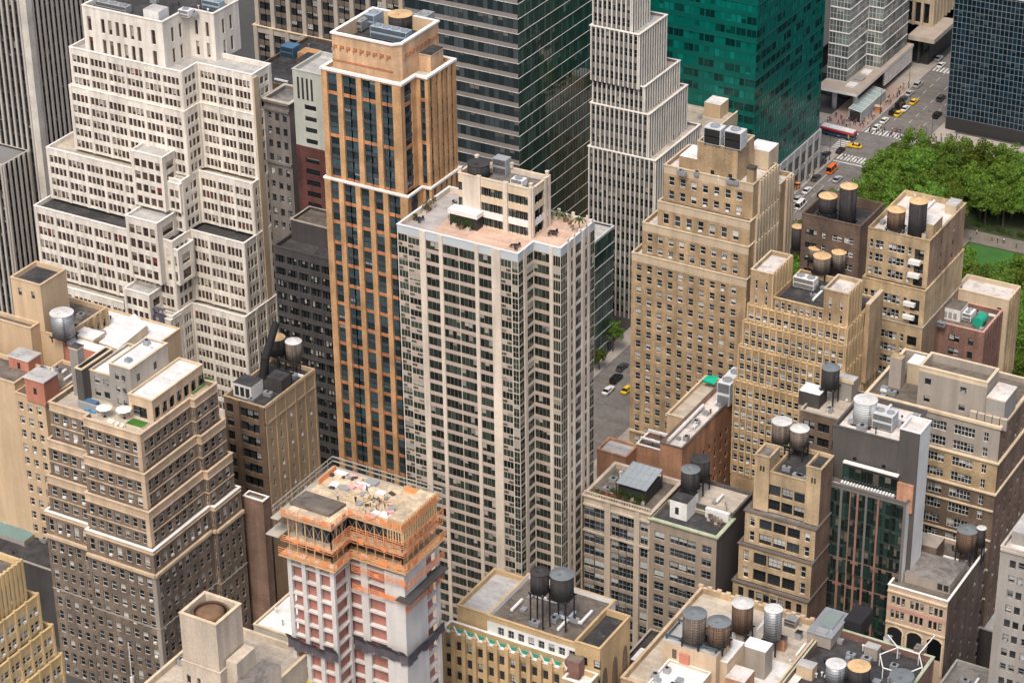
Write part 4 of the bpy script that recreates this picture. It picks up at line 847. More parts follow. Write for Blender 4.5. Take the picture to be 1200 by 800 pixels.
# ================================================================== red brick building across the street
A = P(799.5,526,29)
B = Bld('brick_building', 'long red brick building with white ducts and a big cooling unit on its roof', (A.x-3, A.y+18, 0))
xW = X(773.7,A.y,29); y1 = Y(879.5,A.x,29)
tier(B, rect(xW, A.y, A.x, y1), 0, 29, dict(wall=W_RED, E=dict(wall=W_RED, sh=3.4, pat=[('g',1.9),('w',1.1)], rec=.3, sill=.3, head=.75, wt='sashd', top=5.5, rowlimit=6)), R_DIRTYW, TRIMD, ph=1.0)
q = P(790,478,27); xv = X(787,A.y+14,27)
tier(B, rect(xv-1.5, A.y+14.5, xW-.03, y1-1), 0, 27.5, dict(wall=W_BUFF), R_BEIGE, TRIM, ph=.7)
tier(B, rect(xW-7.5, A.y+3, xW-.03, A.y+9), 0, 25, dict(wall=W_RED), R_BROWN, TRIMW, ph=.6)
tier(B, rect(xW-15, A.y-2, xW-7.55, A.y+4), 0, 24.0, dict(wall=W_RED), R_LIGHTG, W_RED, ph=.4)
B19 = (xW, A.y, A.x, y1, 28.0)
# ================================================================== small arched building lower right
A = P(1111,705,38)
B = Bld('arcaded_building', 'small cream and pink building with three big arches under its top windows', (A.x-6, A.y+9, 0))
W23 = surf('cream_brick_front', (.56,.43,.32), var=.12, streak=.2)
xW = X(1041,A.y,38); y1 = Y(1135,A.x,38)
c3 = [g(.9)]+[w(.75),g(.3),w(.75),g(.3),w(.75),g(1.2)]*3; c3[-1] = g(.9)
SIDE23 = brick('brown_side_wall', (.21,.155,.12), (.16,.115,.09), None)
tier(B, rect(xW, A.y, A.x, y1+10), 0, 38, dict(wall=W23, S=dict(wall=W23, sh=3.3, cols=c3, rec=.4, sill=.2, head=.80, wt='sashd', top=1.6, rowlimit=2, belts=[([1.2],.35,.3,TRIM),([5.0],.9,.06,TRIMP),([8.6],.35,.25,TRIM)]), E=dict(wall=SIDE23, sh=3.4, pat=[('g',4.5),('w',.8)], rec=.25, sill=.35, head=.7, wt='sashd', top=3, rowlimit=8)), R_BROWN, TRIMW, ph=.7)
mb = MB(); W_ = A.x-xW
for i in range(3):
    cx = xW+W_*(i+.5)/3; r = W_/6-.45; pts = [(cx-r,28.6-r-3.4)]+[(cx-r*math.cos(math.pi*t/12), 28.9-r+r*.8*math.sin(math.pi*t/12)) for t in range(13)]+[(cx+r,28.6-r-3.4)]
    mb.face([(p[0],A.y-.03,p[1]) for p in reversed(pts)], G_DARK)
    for t in range(12):
        a0, a1 = math.pi*t/12, math.pi*(t+1)/12
        mb.bar((cx-(r+.1)*math.cos(a0),A.y-.1,28.9-r+(r*.8+.1)*math.sin(a0)),(cx-(r+.1)*math.cos(a1),A.y-.1,28.9-r+(r*.8+.1)*math.sin(a1)),.16,TRIM)
    for s_ in (-1,1): mb.box(cx+s_*(r+.1)-.18, A.y-.28, 20, cx+s_*(r+.1)+.18, A.y-.005, 28.9-r, TRIM)
B.part('arch', mb)
mb = MB(); c = P(1075,675,37.3); mb.box(xW+2.0, A.y+3.5, 37.3, A.x-1.0, y1+1, 39.6, W_TAUPE, R_GREY)
for i in range(2): mb.box(A.x-3.6+i*1.3, A.y+3.45, 37.8, A.x-2.6+i*1.3, A.y+3.48, 39.2, F_DARK)
B.part('penthouse', mb)
mb = MB(); mb.box(xW+.2, y1+1.5, 37.3, xW+5.0, y1+6.0, 40.8, SIDE23, W_TAUPE); B.part('bulkhead', mb)
B23 = (xW, A.y, A.x, y1+10, 37.3)
# ================================================================== ornate brown setback building, left
A = P(164,510,66)
B = Bld('ornate_building', 'brown brick setback building with pale stone bands and a furnished roof terrace', (A.x-12, A.y+14, 0))
W30 = brick('umber_brick', (.27,.21,.155), (.215,.162,.12), None); W30L = brick('sooty_umber_brick', (.255,.205,.16), (.20,.158,.12), None); BAND = surf('sandstone_band', (.60,.46,.32), var=.15, streak=.25, scale=.5)
xW = X(51,A.y,66); xS = X(97,A.y,66); yJ = Y(222,A.x,66); yN = Y(254,A.x+1.2,66)
def p30(o, s_=0): return [(xW-o*.6,A.y+1.6-o),(xS,A.y+1.6-o),(xS,A.y-o),(A.x+o,A.y-o),(A.x+o,yJ),(A.x+1.2+o,yJ),(A.x+1.2+o,yN+o*.5),(xW-o*.6,yN+o*.5)]
f30 = dict(wall=W30, sh=3.45, pat=[('w',1.4),('g',.95)], lead=[('g',.8)], tail=[('g',.1)], rec=.3, sill=.18, head=.82, wt='sash', top=1.7, topmat=BAND, belts=[(1,.22,.12,BAND)])
def t30(o, z0, z1, rf=R_BEIGE, **k):
    f = dict(f30, **k); tier(B, p30(o), z0, z1, dict(wall=W30, S=f, E=f), rf, BAND, ph=.9, pt=.4, lip=.18)
t30(0, 57.5, 66, R_BEIGE)
t30(1.0, 49.3, 57.6)
t30(1.9, 41.0, 49.4)
tier(B, p30(3.0), 35.8, 41.1, dict(wall=W30, S=dict(f30, top=.7), E=dict(f30, top=.7)), R_LIGHTG, TRIMW, ph=.2, pt=.5, lip=.1)
low = dict(f30, wall=W30L, sh=3.5, belts=[([.35],.7,.45,BAND),([13.5],.35,.15,W_TAUPE)], top=.9)
tier(B, p30(3.1), 0, 35.7, dict(wall=W30L, S=low, E=low), R_LIGHTG, BAND, noroof=True, lip=0, copz=0)
mb = MB()      # quoin piers at the corner of every storey block
for o, z0, z1 in ((0,57.5,65.9),(1.0,49.4,57.4),(1.9,41.2,49.2),(3.1,0,35)): mb.box(A.x+o-1.0, A.y-o-.07, z0, A.x+o+.07, A.y-o+1.0, z1, BAND if o < 3 else W_TAUPE)
B.part('quoin', mb)
Z30 = 65.1
# roof houses: grey walls, white membranes
pz = 75.0; c = P(152,433,pz); xa = X(127,c.y,pz); yb = Y(196,c.x,pz)
tier(B, rect(xa, c.y, c.x, yb), Z30, pz, dict(wall=W_GREY, S=dict(wall=W_GREY, sh=3.3, cols=[g(1.2),w(.9),g(.5),w(.9),g(1.2)], rec=.2, sill=.3, head=.75, wt='sashd', top=1.2), E=dict(wall=W_STONE, sh=4.5, cols=[g(1.5),w(.9),g(3.5),w(.9),g(3)], rec=.2, sill=.35, head=.75, wt='sashd', top=1.0)), R_WHITE, TRIM, ph=.25, pt=.4, copz=.12, wallname='penthouse_wall')
PH30 = (xa, c.y, c.x, yb, pz)
xb = X(102,c.y,71); tier(B, rect(xb, c.y+.8, xa-.05, yb+1), Z30, 71.5, dict(wall=W_GREY, S=dict(wall=W_GREY, sh=3, cols=[g(.6),w(.8),g(.5),w(.8),g(.6)], rec=.2, sill=.3, head=.8, wt='sashd', top=.5)), R_WHITE, TRIM, ph=.4, wallname='penthouse_wall')
d = P(178,470,70); yc = Y(237,d.x,70); tier(B, rect(c.x+.05, d.y, d.x, yc), Z30, 70, dict(wall=BAND, S=dict(wall=BAND, sh=3.2, cols=[g(.4),w(.9),w(.9),g(.8)], rec=.25, sill=.05, head=.7, wt='sashd', top=1), E=dict(wall=BAND, sh=3.4, pat=[('g',.7),('w',.9),('w',.9)], rec=.3, sill=.1, head=.75, wt='sashd', top=1)), R_WHITE, TRIM, ph=.25, wallname='penthouse_wall')
e = P(90,432,72.5); tier(B, rect(e.x-.5, e.y, xb-.05, Y(132,xb,72.5)), Z30, 72.5, dict(wall=W_CHAR), R_GREEN, TRIM, ph=.8, wallname='penthouse_wall')
mb = MB(); q = P(75,450,70); mb.box(q.x-1.2, q.y+4, Z30, q.x+.9, q.y+6, 76, W_GREY, TRIM); mb.box(q.x-1.35, q.y+3.9, 76, q.x+1.05, q.y+6.1, 76.4, TRIM, R_TAR); B.part('chimney', mb)
O30 = (xW, A.y, A.x, yN, xS)
# ================================================================== yellow gothic stack, bottom left corner
B0 = P(26,657,80)
B = Bld('gothic_building', 'yellow ribbed setback building cut by the lower left corner of the picture', (B0.x-8, B0.y-14, 0))
W31 = surf('yellow_terracotta', (.64,.47,.24), var=.15, streak=.25, scale=.5)
y31 = dict(wall=W31, sh=3.1, pat=[('p',.5),('w',1.2),('g',.15),('w',1.2)], end=.5, rec=.25, sill=.22, head=.82, wt='sash', pd=.22, top=1.2, ptop=.5)
def t31(dn, de, z0, z1, **k): tier(B, rect(B0.x-16, B0.y-26, B0.x+de, B0.y+dn), z0, z1, dict(wall=W31, E=dict(y31, **k), S=dict(wall=W31)), R_BROWN, W31, ph=1.0)
t31(0, 0, 72, 80, pat=[('p',.55),('w',.5)], sh=7); t31(1.9, 1.0, 64.8, 72.2); t31(3.6, 1.9, 58.4, 64.9); t31(4.3, 2.6, 0, 58.5, rowlimit=10)
# ================================================================== tan block with dark head, left
A = P(47,335,72)
B = Bld('tan_block', 'plain tan stucco block with a raised dark-roofed head at the left edge', (A.x-8, A.y+10, 0))
xW = X(12,A.y,72); y1 = Y(77,A.x,72)
tier(B, rect(xW, A.y, A.x, y1), 55, 72, dict(wall=W_BUFF, S=dict(wall=W_BUFF, sh=5.5, cols=[g(2),w(1.1),g(2.9),w(1.1),g(2)], rec=.3, sill=.5, head=.85, wt='sashd', top=1.2, rowlimit=1)), R_TAR, W_BUFF, ph=.9)
q = P(0,352,62); mb = MB()
tier(B, rect(xW-24, A.y-3, A.x-1.5, A.y-.05), 0, 62.5, dict(wall=W_BUFF), R_BROWN, W_BUFF, ph=.7)
tier(B, rect(xW+.03, A.y+.04, A.x+4.5, y1+7), 0, 60.5, dict(wall=W_BUFF, E=dict(wall=W_OCHRE, sh=3.3, pat=[('p',.7),('w',1.3)], end=.7, lead=[('g',8)], rec=.4, sill=.2, head=.8, wt='sashd', pd=.4, top=1.6, rowlimit=5), S={'wall':W_BUFF}), R_BROWN, W_BUFF, ph=.9)
T32 = (A.x, A.y, y1, 59.6)
A = P(50,470,56)
B = Bld('tan_block', 'narrow tan front with three window columns squeezed against the ornate brown building', (A.x-6, A.y+8, 0))
xW = X(17,A.y,56)
tier(B, rect(xW-22, A.y+.3, xW-.03, A.y+9), 0, 58, dict(wall=W_BUFF), R_BROWN, W_BUFF, ph=.7)
tier(B, rect(xW, A.y, A.x+.5, A.y+16), 0, 56, dict(wall=W_BUFF, S=dict(wall=W_BUFF, sh=3.4, cols=[g(.7),w(1.2),g(1.2),w(1.2),g(1.2),w(1.2),g(1.2)], rec=.35, sill=.22, head=.80, wt='sash', top=1.2, rowlimit=13)), R_BROWN, W_BUFF, ph=.6)
mb = MB()
for px_, py_, ww_, dd_, h_ in ((41,470,5.2,4.6,5.5),(22,440,5.5,4,4.5)):
    mb = MB(); c = P(px_,py_,56); mb.box(c.x-ww_/2, c.y+.4, 55.4, c.x+ww_/2, c.y+.4+dd_, 55.4+h_, W_SALMON); mb.box(c.x-ww_/2-.2, c.y+.2, 55.4+h_, c.x+ww_/2+.2, c.y+.6+dd_, 55.4+h_+.25, TRIMW, R_LIGHTG)
    mb.box(c.x-.4, c.y+.37, 57.5, c.x+.4, c.y+.39, 59, F_DARK); B.part('salmon_bulkhead', mb)
S32 = (A, xW)
# ================================================================== white roofed block behind the ornate building
A = P(150,412,58)
B = Bld('white_roof_block', 'block under a bright white folded roof with salmon walls, behind the ornate terrace', (A.x-8, A.y+8, 0))
x1 = X(172,A.y+9,60); xw_ = X(70,A.y,58)
tier(B, rect(xw_, A.y+2, A.x+2, A.y+16), 0, 56.5, dict(wall=W_BUFF), R_WHITE, W_BUFF, ph=.2)
mb = MB(); zz = 58.6; a0 = P(120,402,zz); a1 = P(172,381,zz); a2 = P(155,368,zz+1)
mb.prism([(a0.x-1,a0.y),(a0.x+4.5,a0.y-.5),(a1.x,a1.y),(a2.x-1,a2.y+2)], 56.5, zz, W_TANL, R_WHITE); B.part('roof_ridge', mb)
mb = MB(); c = P(95,408,58); mb.box(c.x-6, c.y-1.2, 52, c.x+5.5, c.y+1.8, 59.0, W_SALMON, R_WHITE); mb.box(c.x-9, c.y+1.85, 56.6, c.x+2, c.y+6, 59.6, W_TANL, R_WHITE); B.part('salmon_bulkhead', mb)
# ================================================================== tan and brown building with black roof
A = P(310,478,52)
B = Bld('tan_building', 'tan building whose black roof is crowded with tanks, steel and a leaning flue', (A.x-5, A.y+9, 0))
W34 = surf('brownish_tan', (.44,.32,.20), var=.14, streak=.25, scale=.4); W34S = brick('brown_front', (.22,.155,.105), (.17,.12,.085), None)
xW = X(262,A.y,52); y1 = Y(368.5,A.x,52)
tier(B, rect(xW, A.y, A.x, y1), 0, 52, dict(wall=W34, S=dict(wall=W34S, sh=3.3, cols=[g(.4),w(1.5),g(.3),pr(1.2),w(1.4),w(1.4),w(1.4),pr(1.2)], rec=.4, sill=.2, head=.85, wt='loftd', top=.9, pd=.3, pier=W34S, rowlimit=9), E=dict(wall=W34, sh=3.5, pat=[('p',.5),('g',1.3),('w',.85),('g',1.3)], end=.5, rec=.3, sill=.28, head=.78, wt='sash', pd=.22, top=4.5, belts=[([.3,4.2],.4,.2,W34)], rowlimit=9)), R_TAR, W34, ph=.7)
c = P(284,462,53); mb = MB(); mb.box(xW+1.0, A.y+2.2, 51.3, xW+5.8, A.y+6.5, 54.6, W_WHITE2, R_TAR)
for i in range(3): mb.box(xW+1.5+i*1.4, A.y+2.16, 51.8, xW+2.5+i*1.4, A.y+2.19, 54.0, F_DARK)
B.part('white_bulkhead', mb)
mb = MB(); mb.box(A.x-4.5, A.y+7.5, 51.3, A.x-.6, A.y+11, 54.8, W_DKSTONE, R_TAR); B.part('bulkhead', mb)
R34 = (xW, A.y, A.x, y1, 51.3)
# brick gable and low white roof beside it
q = P(308,588,38)
B = Bld('brick_building', 'bare red brown gable wall in the dark gap right of the ornate building', (q.x-2.5, q.y+6, 0))
tier(B, rect(X(285,q.y,38), q.y, q.x, q.y+2.2), 0, 38, dict(wall=brick('brown_gable', (.27,.18,.135), (.22,.145,.11), None)), R_GREY, TRIMW, ph=.5)
q = P(331,743,24)
B = Bld('low_building', 'low building with a scuffed white roof left of the construction tower', (q.x-3, q.y+6, 0))
xq = X(297,q.y,24); tier(B, rect(xq, q.y, q.x+2.5, q.y+15), 0, 24, dict(wall=W_STONE, E=dict(wall=W_STONE, sh=3.4, pat=[('g',1.2),('w',1.2)], rec=.3, sill=.2, head=.8, wt='sashd', top=.8, rowlimit=3)), R_WHITE, TRIM, ph=.3)
LOW37 = (xq, q.y, q.x+2.5, q.y+15, 23.7)
# ================================================================== dark sooty loft behind
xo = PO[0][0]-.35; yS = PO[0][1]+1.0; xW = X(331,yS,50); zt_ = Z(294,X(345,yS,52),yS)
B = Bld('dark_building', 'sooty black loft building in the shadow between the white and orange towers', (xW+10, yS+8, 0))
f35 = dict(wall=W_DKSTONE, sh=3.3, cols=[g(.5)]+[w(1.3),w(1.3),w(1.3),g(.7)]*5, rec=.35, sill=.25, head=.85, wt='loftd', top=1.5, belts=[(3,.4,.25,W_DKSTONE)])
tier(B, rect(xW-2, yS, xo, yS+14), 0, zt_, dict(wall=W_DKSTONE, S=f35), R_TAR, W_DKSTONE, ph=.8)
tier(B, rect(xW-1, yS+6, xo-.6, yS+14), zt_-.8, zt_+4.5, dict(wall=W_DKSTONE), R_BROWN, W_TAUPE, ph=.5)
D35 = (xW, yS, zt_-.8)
# ================================================================== striped tower far left
xs = -402.0; q = atx(55,230,xs)
B = Bld('striped_tower', 'tall grey tower of narrow vertical stripes with one wide pale corner pier, far left', (xs-20, q.y+20, 0), 'office tower')
SF = surf('striped_fin', (.46,.43,.39), var=.1, streak=.12)
st1 = dict(wall=F_DARK, sh=3.8, pat=[('p',.62),('w',1.25)], end=.62, rec=.25, sill=.18, head=.98, wt='black', pd=.45, pier=SF, top=.5)
tier(B, rect(xs-40, q.y, xs, q.y+60), 0, 130, dict(wall=F_DARK, S=st1, E=st1), R_GREY)
mb = MB(); mb.box(xs-1.6, q.y-.55, 0, xs+.55, q.y+1.6, 129.9, surf('pale_pier',(.60,.57,.50),streak=.12)); B.part('corner_pier', mb)
q2 = aty(35,176,q.y)
tier(B, rect(q2.x-30, Y(3,q2.x,q2.z), q2.x, q.y-.6), 0, q2.z, dict(wall=F_DARK, E=st1, S=st1), surf('smooth_grey_roof',(.20,.20,.20),var=.1,streak=0), SF, ph=.3)
q = P(14,258,34)
B = Bld('stone_building', 'fragment of a stone building with an arched crown below the striped tower', (q.x-8, q.y+4, 0))
tier(B, rect(q.x-20, q.y, q.x, q.y+10), 0, 34, dict(wall=W_TANL, S=dict(wall=W_TANL, sh=5, pat=[('g',1),('w',1.2)], rec=.4, sill=.1, head=.9, wt='sashd', top=2, rowlimit=4), E=dict(wall=W_TANL, sh=5, pat=[('p',.6),('w',1.2)], end=.6, rec=.4, sill=.1, head=.9, wt='sashd', top=2, rowlimit=4)), R_GREY, W_TANL, ph=.6)
# ================================================================== gridded stone office behind the orange tower
yb = 610.0; xL = X(296, yb, 45)
B = Bld('office_building', 'broad grey stone office front with wide piers and small paned windows behind the towers', (xL+35, yb+12, 0), 'office building')
W3 = surf('greyed_limestone', (.46,.41,.34), var=.12, streak=.2)
z_l = Z(31, xL+4, yb)
o3 = dict(wall=W3, sh=4.1, pat=[('p',1.5),('w',2.3),('w',2.3)], end=1.5, rec=.5, sd=.25, sill=.34, head=.95, wt='loftd', pd=.35, pier=W3, top=.5, spand=[surf('bronze_spandrel',(.17,.14,.115))], belts=[([.0],.1,.1,W3)])
tier(B, rect(xL, yb, xL+80, yb+30), z_l, z_l+25, dict(wall=W3, S=o3), R_GREY)
tier(B, rect(xL-.5, yb-.8, xL+80, yb+30), 0, z_l-.05, dict(wall=W3, S=dict(o3, rowlimit=3, sh=3.8, top=2.2)), R_GREY, TRIM, ph=.1, lip=.4, noroof=True)
# ================================================================== cluttered old roofs between white and orange towers
q = P(330,100,44); 
B = Bld('old_building', 'low old building with a dark cluttered roof between the white and orange towers', (q.x, q.y+8, 0))
tier(B, rect(q.x-14, q.y, q.x+16, q.y+34), 0, 44, dict(wall=W_DKBROWN), R_TAR, W_BROWN, ph=.8)
OLD = (q.x-14, q.y, q.x+16, q.y+34, 43.2)
mb = MB(); mb.box(q.x-3, q.y+12, 43.2, q.x+4, q.y+18, 47, W_DKBROWN, R_TAR); mb.box(q.x+6, q.y+22, 43.2, q.x+11, q.y+27, 46, W_CONC, R_GREY); B.part('bulkhead', mb)
xo = PO[0][0]
yn_ = PO[0][1]+15.2; xl = X(343, yn_, 94); 
B = Bld('narrow_tower', 'slim tower, pale green grey above dark red brick, tight against the orange tower', ((xl+xo)/2, yn_+6, 0), 'tower')
W4P = surf('pale_green_grey', (.44,.46,.41), var=.1, streak=.2); W4B = brick('oxblood_brick', (.125,.05,.045), (.09,.035,.03), None)
zt = Z(84, xl+3, yn_); zm = Z(172, xl+3, yn_)
tier(B, rect(xl, yn_, xo-.6, yn_+12), zm, zt, dict(wall=W4P, S=dict(wall=W4P, sh=3.1, cols=[g(1.0),w(1.1),g(1.6),w(1.1),g(1.4)], rec=.3, sill=.3, head=.75, wt='black', top=7.5)), R_LIGHTG, W4P, ph=.7)
tier(B, rect(xl-.05, yn_-.1, xo-.55, yn_+12), 0, zm-.05, dict(wall=W4B, S=dict(wall=W4B, sh=2.9, cols=[g(.8),w(1.2),g(1.4),w(1.2),g(1.1)], rec=.3, sill=.28, head=.78, wt='black', top=2.0, rowlimit=11)), R_LIGHTG, W4B, noroof=True, copz=.1, lip=.0)
mb = MB()
for i in range(4): mb.box(xl+1.2+i*1.25, yn_-.06, zt-7, xl+1.75+i*1.25, yn_-.005, zt-1.6, F_DARK)
B.part('louvre_slot', mb)
q = P(322,112,60); yq = yn_+5
xq0 = X(316,yq,60); xq1 = X(345,yq,60)
B = Bld('old_building', 'grey stone old building with a crusty cornice squeezed beside the white tower', ((xq0+xq1)/2, yq+6, 0))
zq = Z(118, xq0+3, yq)
DULL = surf('dull_stone',(.20,.18,.165),streak=.3)
tier(B, rect(xq0, yq, xq1, yq+9), 0, zq, dict(wall=DULL, S=dict(wall=DULL, sh=3.6, cols=[g(.8),w(1.1),g(1),w(1.1),g(1),w(1.1),g(.8)], rec=.35, sill=.25, head=.8, wt='sashd', top=2.5, rowlimit=9, belts=[([.3,2.2,16],.6,.5,DULL)])), R_GREY, W_STONE, ph=.8, lip=.6)
# ================================================================== bottom row
A = P(1095,770,42)       # north east parapet corner of the long roof
B = Bld('long_roof_building', 'broad low building with a long beige and black roof full of tanks, bottom right', (A.x-24, A.y-12, 0))
x0 = X(822,A.y,42); LR = (x0, A.y-34, A.x, A.y, 41.0)
xm = x0+(A.x-x0)*.55
tier(B, rect(x0, A.y-34, xm, A.y), 0, 42, dict(wall=W_OCHRE), R_BEIGE, BAND, ph=1.0, pt=.5)
tier(B, rect(xm+.03, A.y-34, A.x, A.y), 0, 42, dict(wall=W_REDDK, E=dict(wall=W_REDDK)), R_TAR, TRIMG, ph=1.3, pt=.5)
for i in range(14):
    mb = MB(); xx = x0+i*(xm-x0)/13.5; mb.box(xx-.45, A.y-.55, 42.23, xx+.45, A.y+.1, 42.75, BAND); B.part('merlon', mb)
A = P(703,764,52)
B = Bld('gothic_building', 'golden gothic loft with pointed parapet, green terrace strip and twin black tanks', (A.x-12, A.y+7, 0))
W27 = surf('honey_terracotta', (.55,.395,.215), var=.2, streak=.25, scale=.5)
xW = X(570,A.y,52); y1 = Y(738.5,A.x,52); xWW = X(539,A.y+2,52)
tier(B, rect(xW, A.y+.2, A.x-5.2, y1+4), 0, 52, dict(wall=W_WHITE2, S=dict(wall=W_WHITE2, sh=3.1, pat=[('g',.9),('w',1.35)], lead=[('g',1.5)], rec=.25, sill=.22, head=.78, wt='loft', top=1.1, topmat=W27, rowlimit=1)), R_BROWN, W27, ph=.8)
tier(B, rect(A.x-5.15, A.y, A.x, y1), 0, 52.6, dict(wall=W27, S=dict(wall=W27, sh=3.4, pat=[('g',1.2),('w',1.2)], rec=.3, sill=.2, head=.8, wt='sashd', top=2, rowlimit=2), E=dict(wall=W27)), R_TAR, W27, ph=1.1)
tier(B, rect(xWW, A.y+1, xW-.03, y1+3), 0, 51.5, dict(wall=W27), R_LIGHTG, W27, ph=.8)
mb = MB()       # tall blind arches on the east gable
for i in range(3):
    yc = A.y+(y1-A.y)*(i+.5)/3; rr_ = (y1-A.y)/6*.55
    pts = [(yc-rr_,30),(yc+rr_,30),(yc+rr_,44)]+[(yc+rr_*(1-t/4), 44+3.4*(1-(1-t/4)**2)**.5) for t in range(1,5)]+[(yc-rr_*(t/4), 44+3.4*(1-(t/4)**2)**.5) for t in range(1,5)]
    mb.face([(A.x+.04,p[0],p[1]) for p in pts], W_BROWN)
B.part('blind_arch', mb)
zs = 48.2; ys = A.y-3.3
g27 = dict(wall=W27, sh=3.4, pat=[('p',.8),('w',1.55)], end=.8, rec=.5, sd=.2, sill=.2, head=.82, wt='loftd', pd=.55, pier=W27, top=1.0, ptop=.9, rowlimit=5, spand=[W27])
tier(B, rect(xWW-1, ys, A.x-5.5, A.y+.15), 0, zs, dict(wall=W27, S=g27), R_GREEN, W_WHITE2, ph=1.0, pt=.5)
n27 = int(round((A.x-5.5-xWW+1-.8)/2.35)); mb = MB(); st_ = (A.x-5.5-xWW+1-.8)/n27
for i in range(n27+1):   # pinnacled gablets of the parapet
    xx = xWW-1+.4+i*st_; mb.face([(xx-.85,ys-.1,zs+.23),(xx+.85,ys-.1,zs+.23),(xx,ys-.1,zs+1.7)], W27); mb.face([(xx+.85,ys+.25,zs+.23),(xx-.85,ys+.25,zs+.23),(xx,ys+.25,zs+1.7)], W_WHITE2)
    mb.face([(xx-.85,ys+.25,zs+.23),(xx-.85,ys-.1,zs+.23),(xx,ys-.1,zs+1.7),(xx,ys+.25,zs+1.7)], W_WHITE2); mb.face([(xx+.85,ys-.1,zs+.23),(xx+.85,ys+.25,zs+.23),(xx,ys+.25,zs+1.7),(xx,ys-.1,zs+1.7)], W_WHITE2)
B.part('gablet', mb)
tier(B, rect(A.x-5.4, ys-.9, A.x-.3, A.y-.05), 0, 47.0, dict(wall=W27, S=dict(wall=W27, sh=3.4, pat=[('g',.4),('w',1.2)], rec=.3, sill=.2, head=.8, wt='loft', top=1.2, rowlimit=3), E=dict(wall=W27)), R_WHITE, W_WHITE2, ph=.9)
mb = MB(); mb.box(A.x-5.9, ys+.9, 46.3, A.x-3.0, A.y-.3, 50, W_REDDK, R_BROWN); B.part('brick_bulkhead', mb)
G27 = (xW, A.y, A.x, y1, 51.2, xWW)
# concrete mid block with a fan tower
T = P(253,733,72)
B = Bld('concrete_building', 'weathered concrete building with a round fan in the top of its square tower', (T.x, T.y-4, 0))
xW = X(210,T.y,72); y1 = Y(279,T.x,72)+.9
tier(B, rect(xW, T.y, T.x, y1), 62.5, 72, dict(wall=W_WARMC), R_TAR, TRIM, ph=1.6, pt=.5, lip=.1)
tier(B, rect(xW-.25, T.y-.3, T.x+.3, y1+.3), 50, 62.3, dict(wall=W_WARMC, S=dict(wall=W_WARMC, sh=4, cols=[g(1),w(1.0),g(1.5),w(.9),g(5)], rec=.3, sill=.1, head=.6, wt='sashd', top=1.2, rowlimit=3)), R_TAR, W_WARMC, noroof=True, lip=.1, copz=.12)
FAN = ((xW+T.x)/2, (T.y+y1)/2, 70.4, min(T.x-xW, y1-T.y)/2-.6)
mb = MB(); mb.box(T.x+.35, T.y+1.5, 50, T.x+2.6, y1-.4, 64, W_WARMC, W_WARMC); mb.box(T.x+2.65, T.y+.5, 50, T.x+6.5, y1+1.5, 60.5, W_WARMC, R_GREY); mb.box(T.x+2.7, T.y-3.5, 50, T.x+4.6, T.y-1, 58.5, F_BLUE, R_LIGHTG); B.part('stair_tower', mb)
n1 = P(300,741,54); wq = P(190,783,54)
tier(B, rect(wq.x, T.y-26, n1.x+12, n1.y), 0, 54, dict(wall=W_WARMC), R_BEIGE, TRIM, ph=1.0, pt=.45)
mb = MB(); mb.box(T.x-6.5, T.y-6, 53.1, T.x-.4, T.y-.35, 57.5, W_WARMC, R_LIGHTG); mb.box(T.x-.2, T.y-5, 53.1, T.x+1.5, T.y-.6, 56.8, W_SALMON, R_GREY); B.part('penthouse', mb)
CB = (wq.x, T.y-26, n1.x+12, n1.y, 53.0)
# low roofs
q = P(58,668,20)
B = Bld('low_building', 'low building with a wide tar roof and a teal skylight at the left edge', (q.x-12, q.y+10, 0))
tier(B, rect(q.x-30, q.y, q.x+1, q.y+34), 0, 20, dict(wall=W_DKSTONE), R_TAR, W_GREY, ph=.6)
LOW36 = (q.x-30, q.y, q.x+1, q.y+34, 19.4)
mb = MB(); c = P(18,622,20.5); mb.box(c.x-6, c.y-2.5, 19.4, c.x+4.5, c.y+5, 20.6, W_GREY, surf('teal_skylight',(.16,.25,.24),var=.15,streak=0,rough=.4)); B.part('skylight', mb)
mb = MB(); c = P(35,605,20.5); mb.box(c.x-1.5, c.y, 19.4, c.x+2.5, c.y+3, 22.0, W_SALMON, R_GREY); B.part('bulkhead', mb)
mb = MB(); c = P(12,575,20.5); mb.box(c.x-10, c.y+8, 19.4, c.x+3, c.y+16, 27, W_GREY, R_GREY); B.part('rear_block', mb)
q = P(1173,640,64)
B = Bld('grey_tower', 'grey stone building with small dark windows cut by the lower right edge', (q.x+12, q.y+8, 0))
w25 = dict(wall=W_GREY, sh=3.3, pat=[('g',.8),('w',1.2),('g',.5),('w',1.2)], lead=[('g',1.2)], rec=.35, sill=.25, head=.78, wt='sashd', top=1.6, belts=[([.4],.5,.3,W_STONE)])
tier(B, rect(q.x, q.y, q.x+30, q.y+14), 0, 64, dict(wall=W_GREY, S=w25), R_DIRTYW, W_STONE, ph=.7)
mb = MB(); mb.box(q.x+.9, q.y+3, 63.4, q.x+9, q.y+11, 66, W_GREY, R_LIGHTG); B.part('penthouse', mb)
q = P(1191,500,38)
B = Bld('tan_building', 'sliver of a tan building with small windows at the right edge of the picture', (q.x+8, q.y+6, 0))
tier(B, rect(q.x, q.y, q.x+24, q.y+13), 0, 38, dict(wall=W_OCHRE, S=dict(wall=W_OCHRE, sh=3.4, pat=[('g',1.0),('w',1.3)], lead=[('g',.6)], rec=.3, sill=.22, head=.8, wt='sashd', top=1.2)), R_DIRTYW, W_TANL, ph=.6)
q = P(1162,740,14)
B = Bld('low_building', 'small low building with a pale roof in the dark alley at the right edge', (q.x, q.y+8, 0))
tier(B, rect(q.x-4, q.y, q.x+8, q.y+34), 0, 14, dict(wall=W_DKSTONE), R_LIGHTG, W_GREY, ph=.4)
q = P(1135,792,24)
B = Bld('low_building', 'low building with ducts on its roof at the bottom edge right of the long roof', (q.x, q.y, 0))
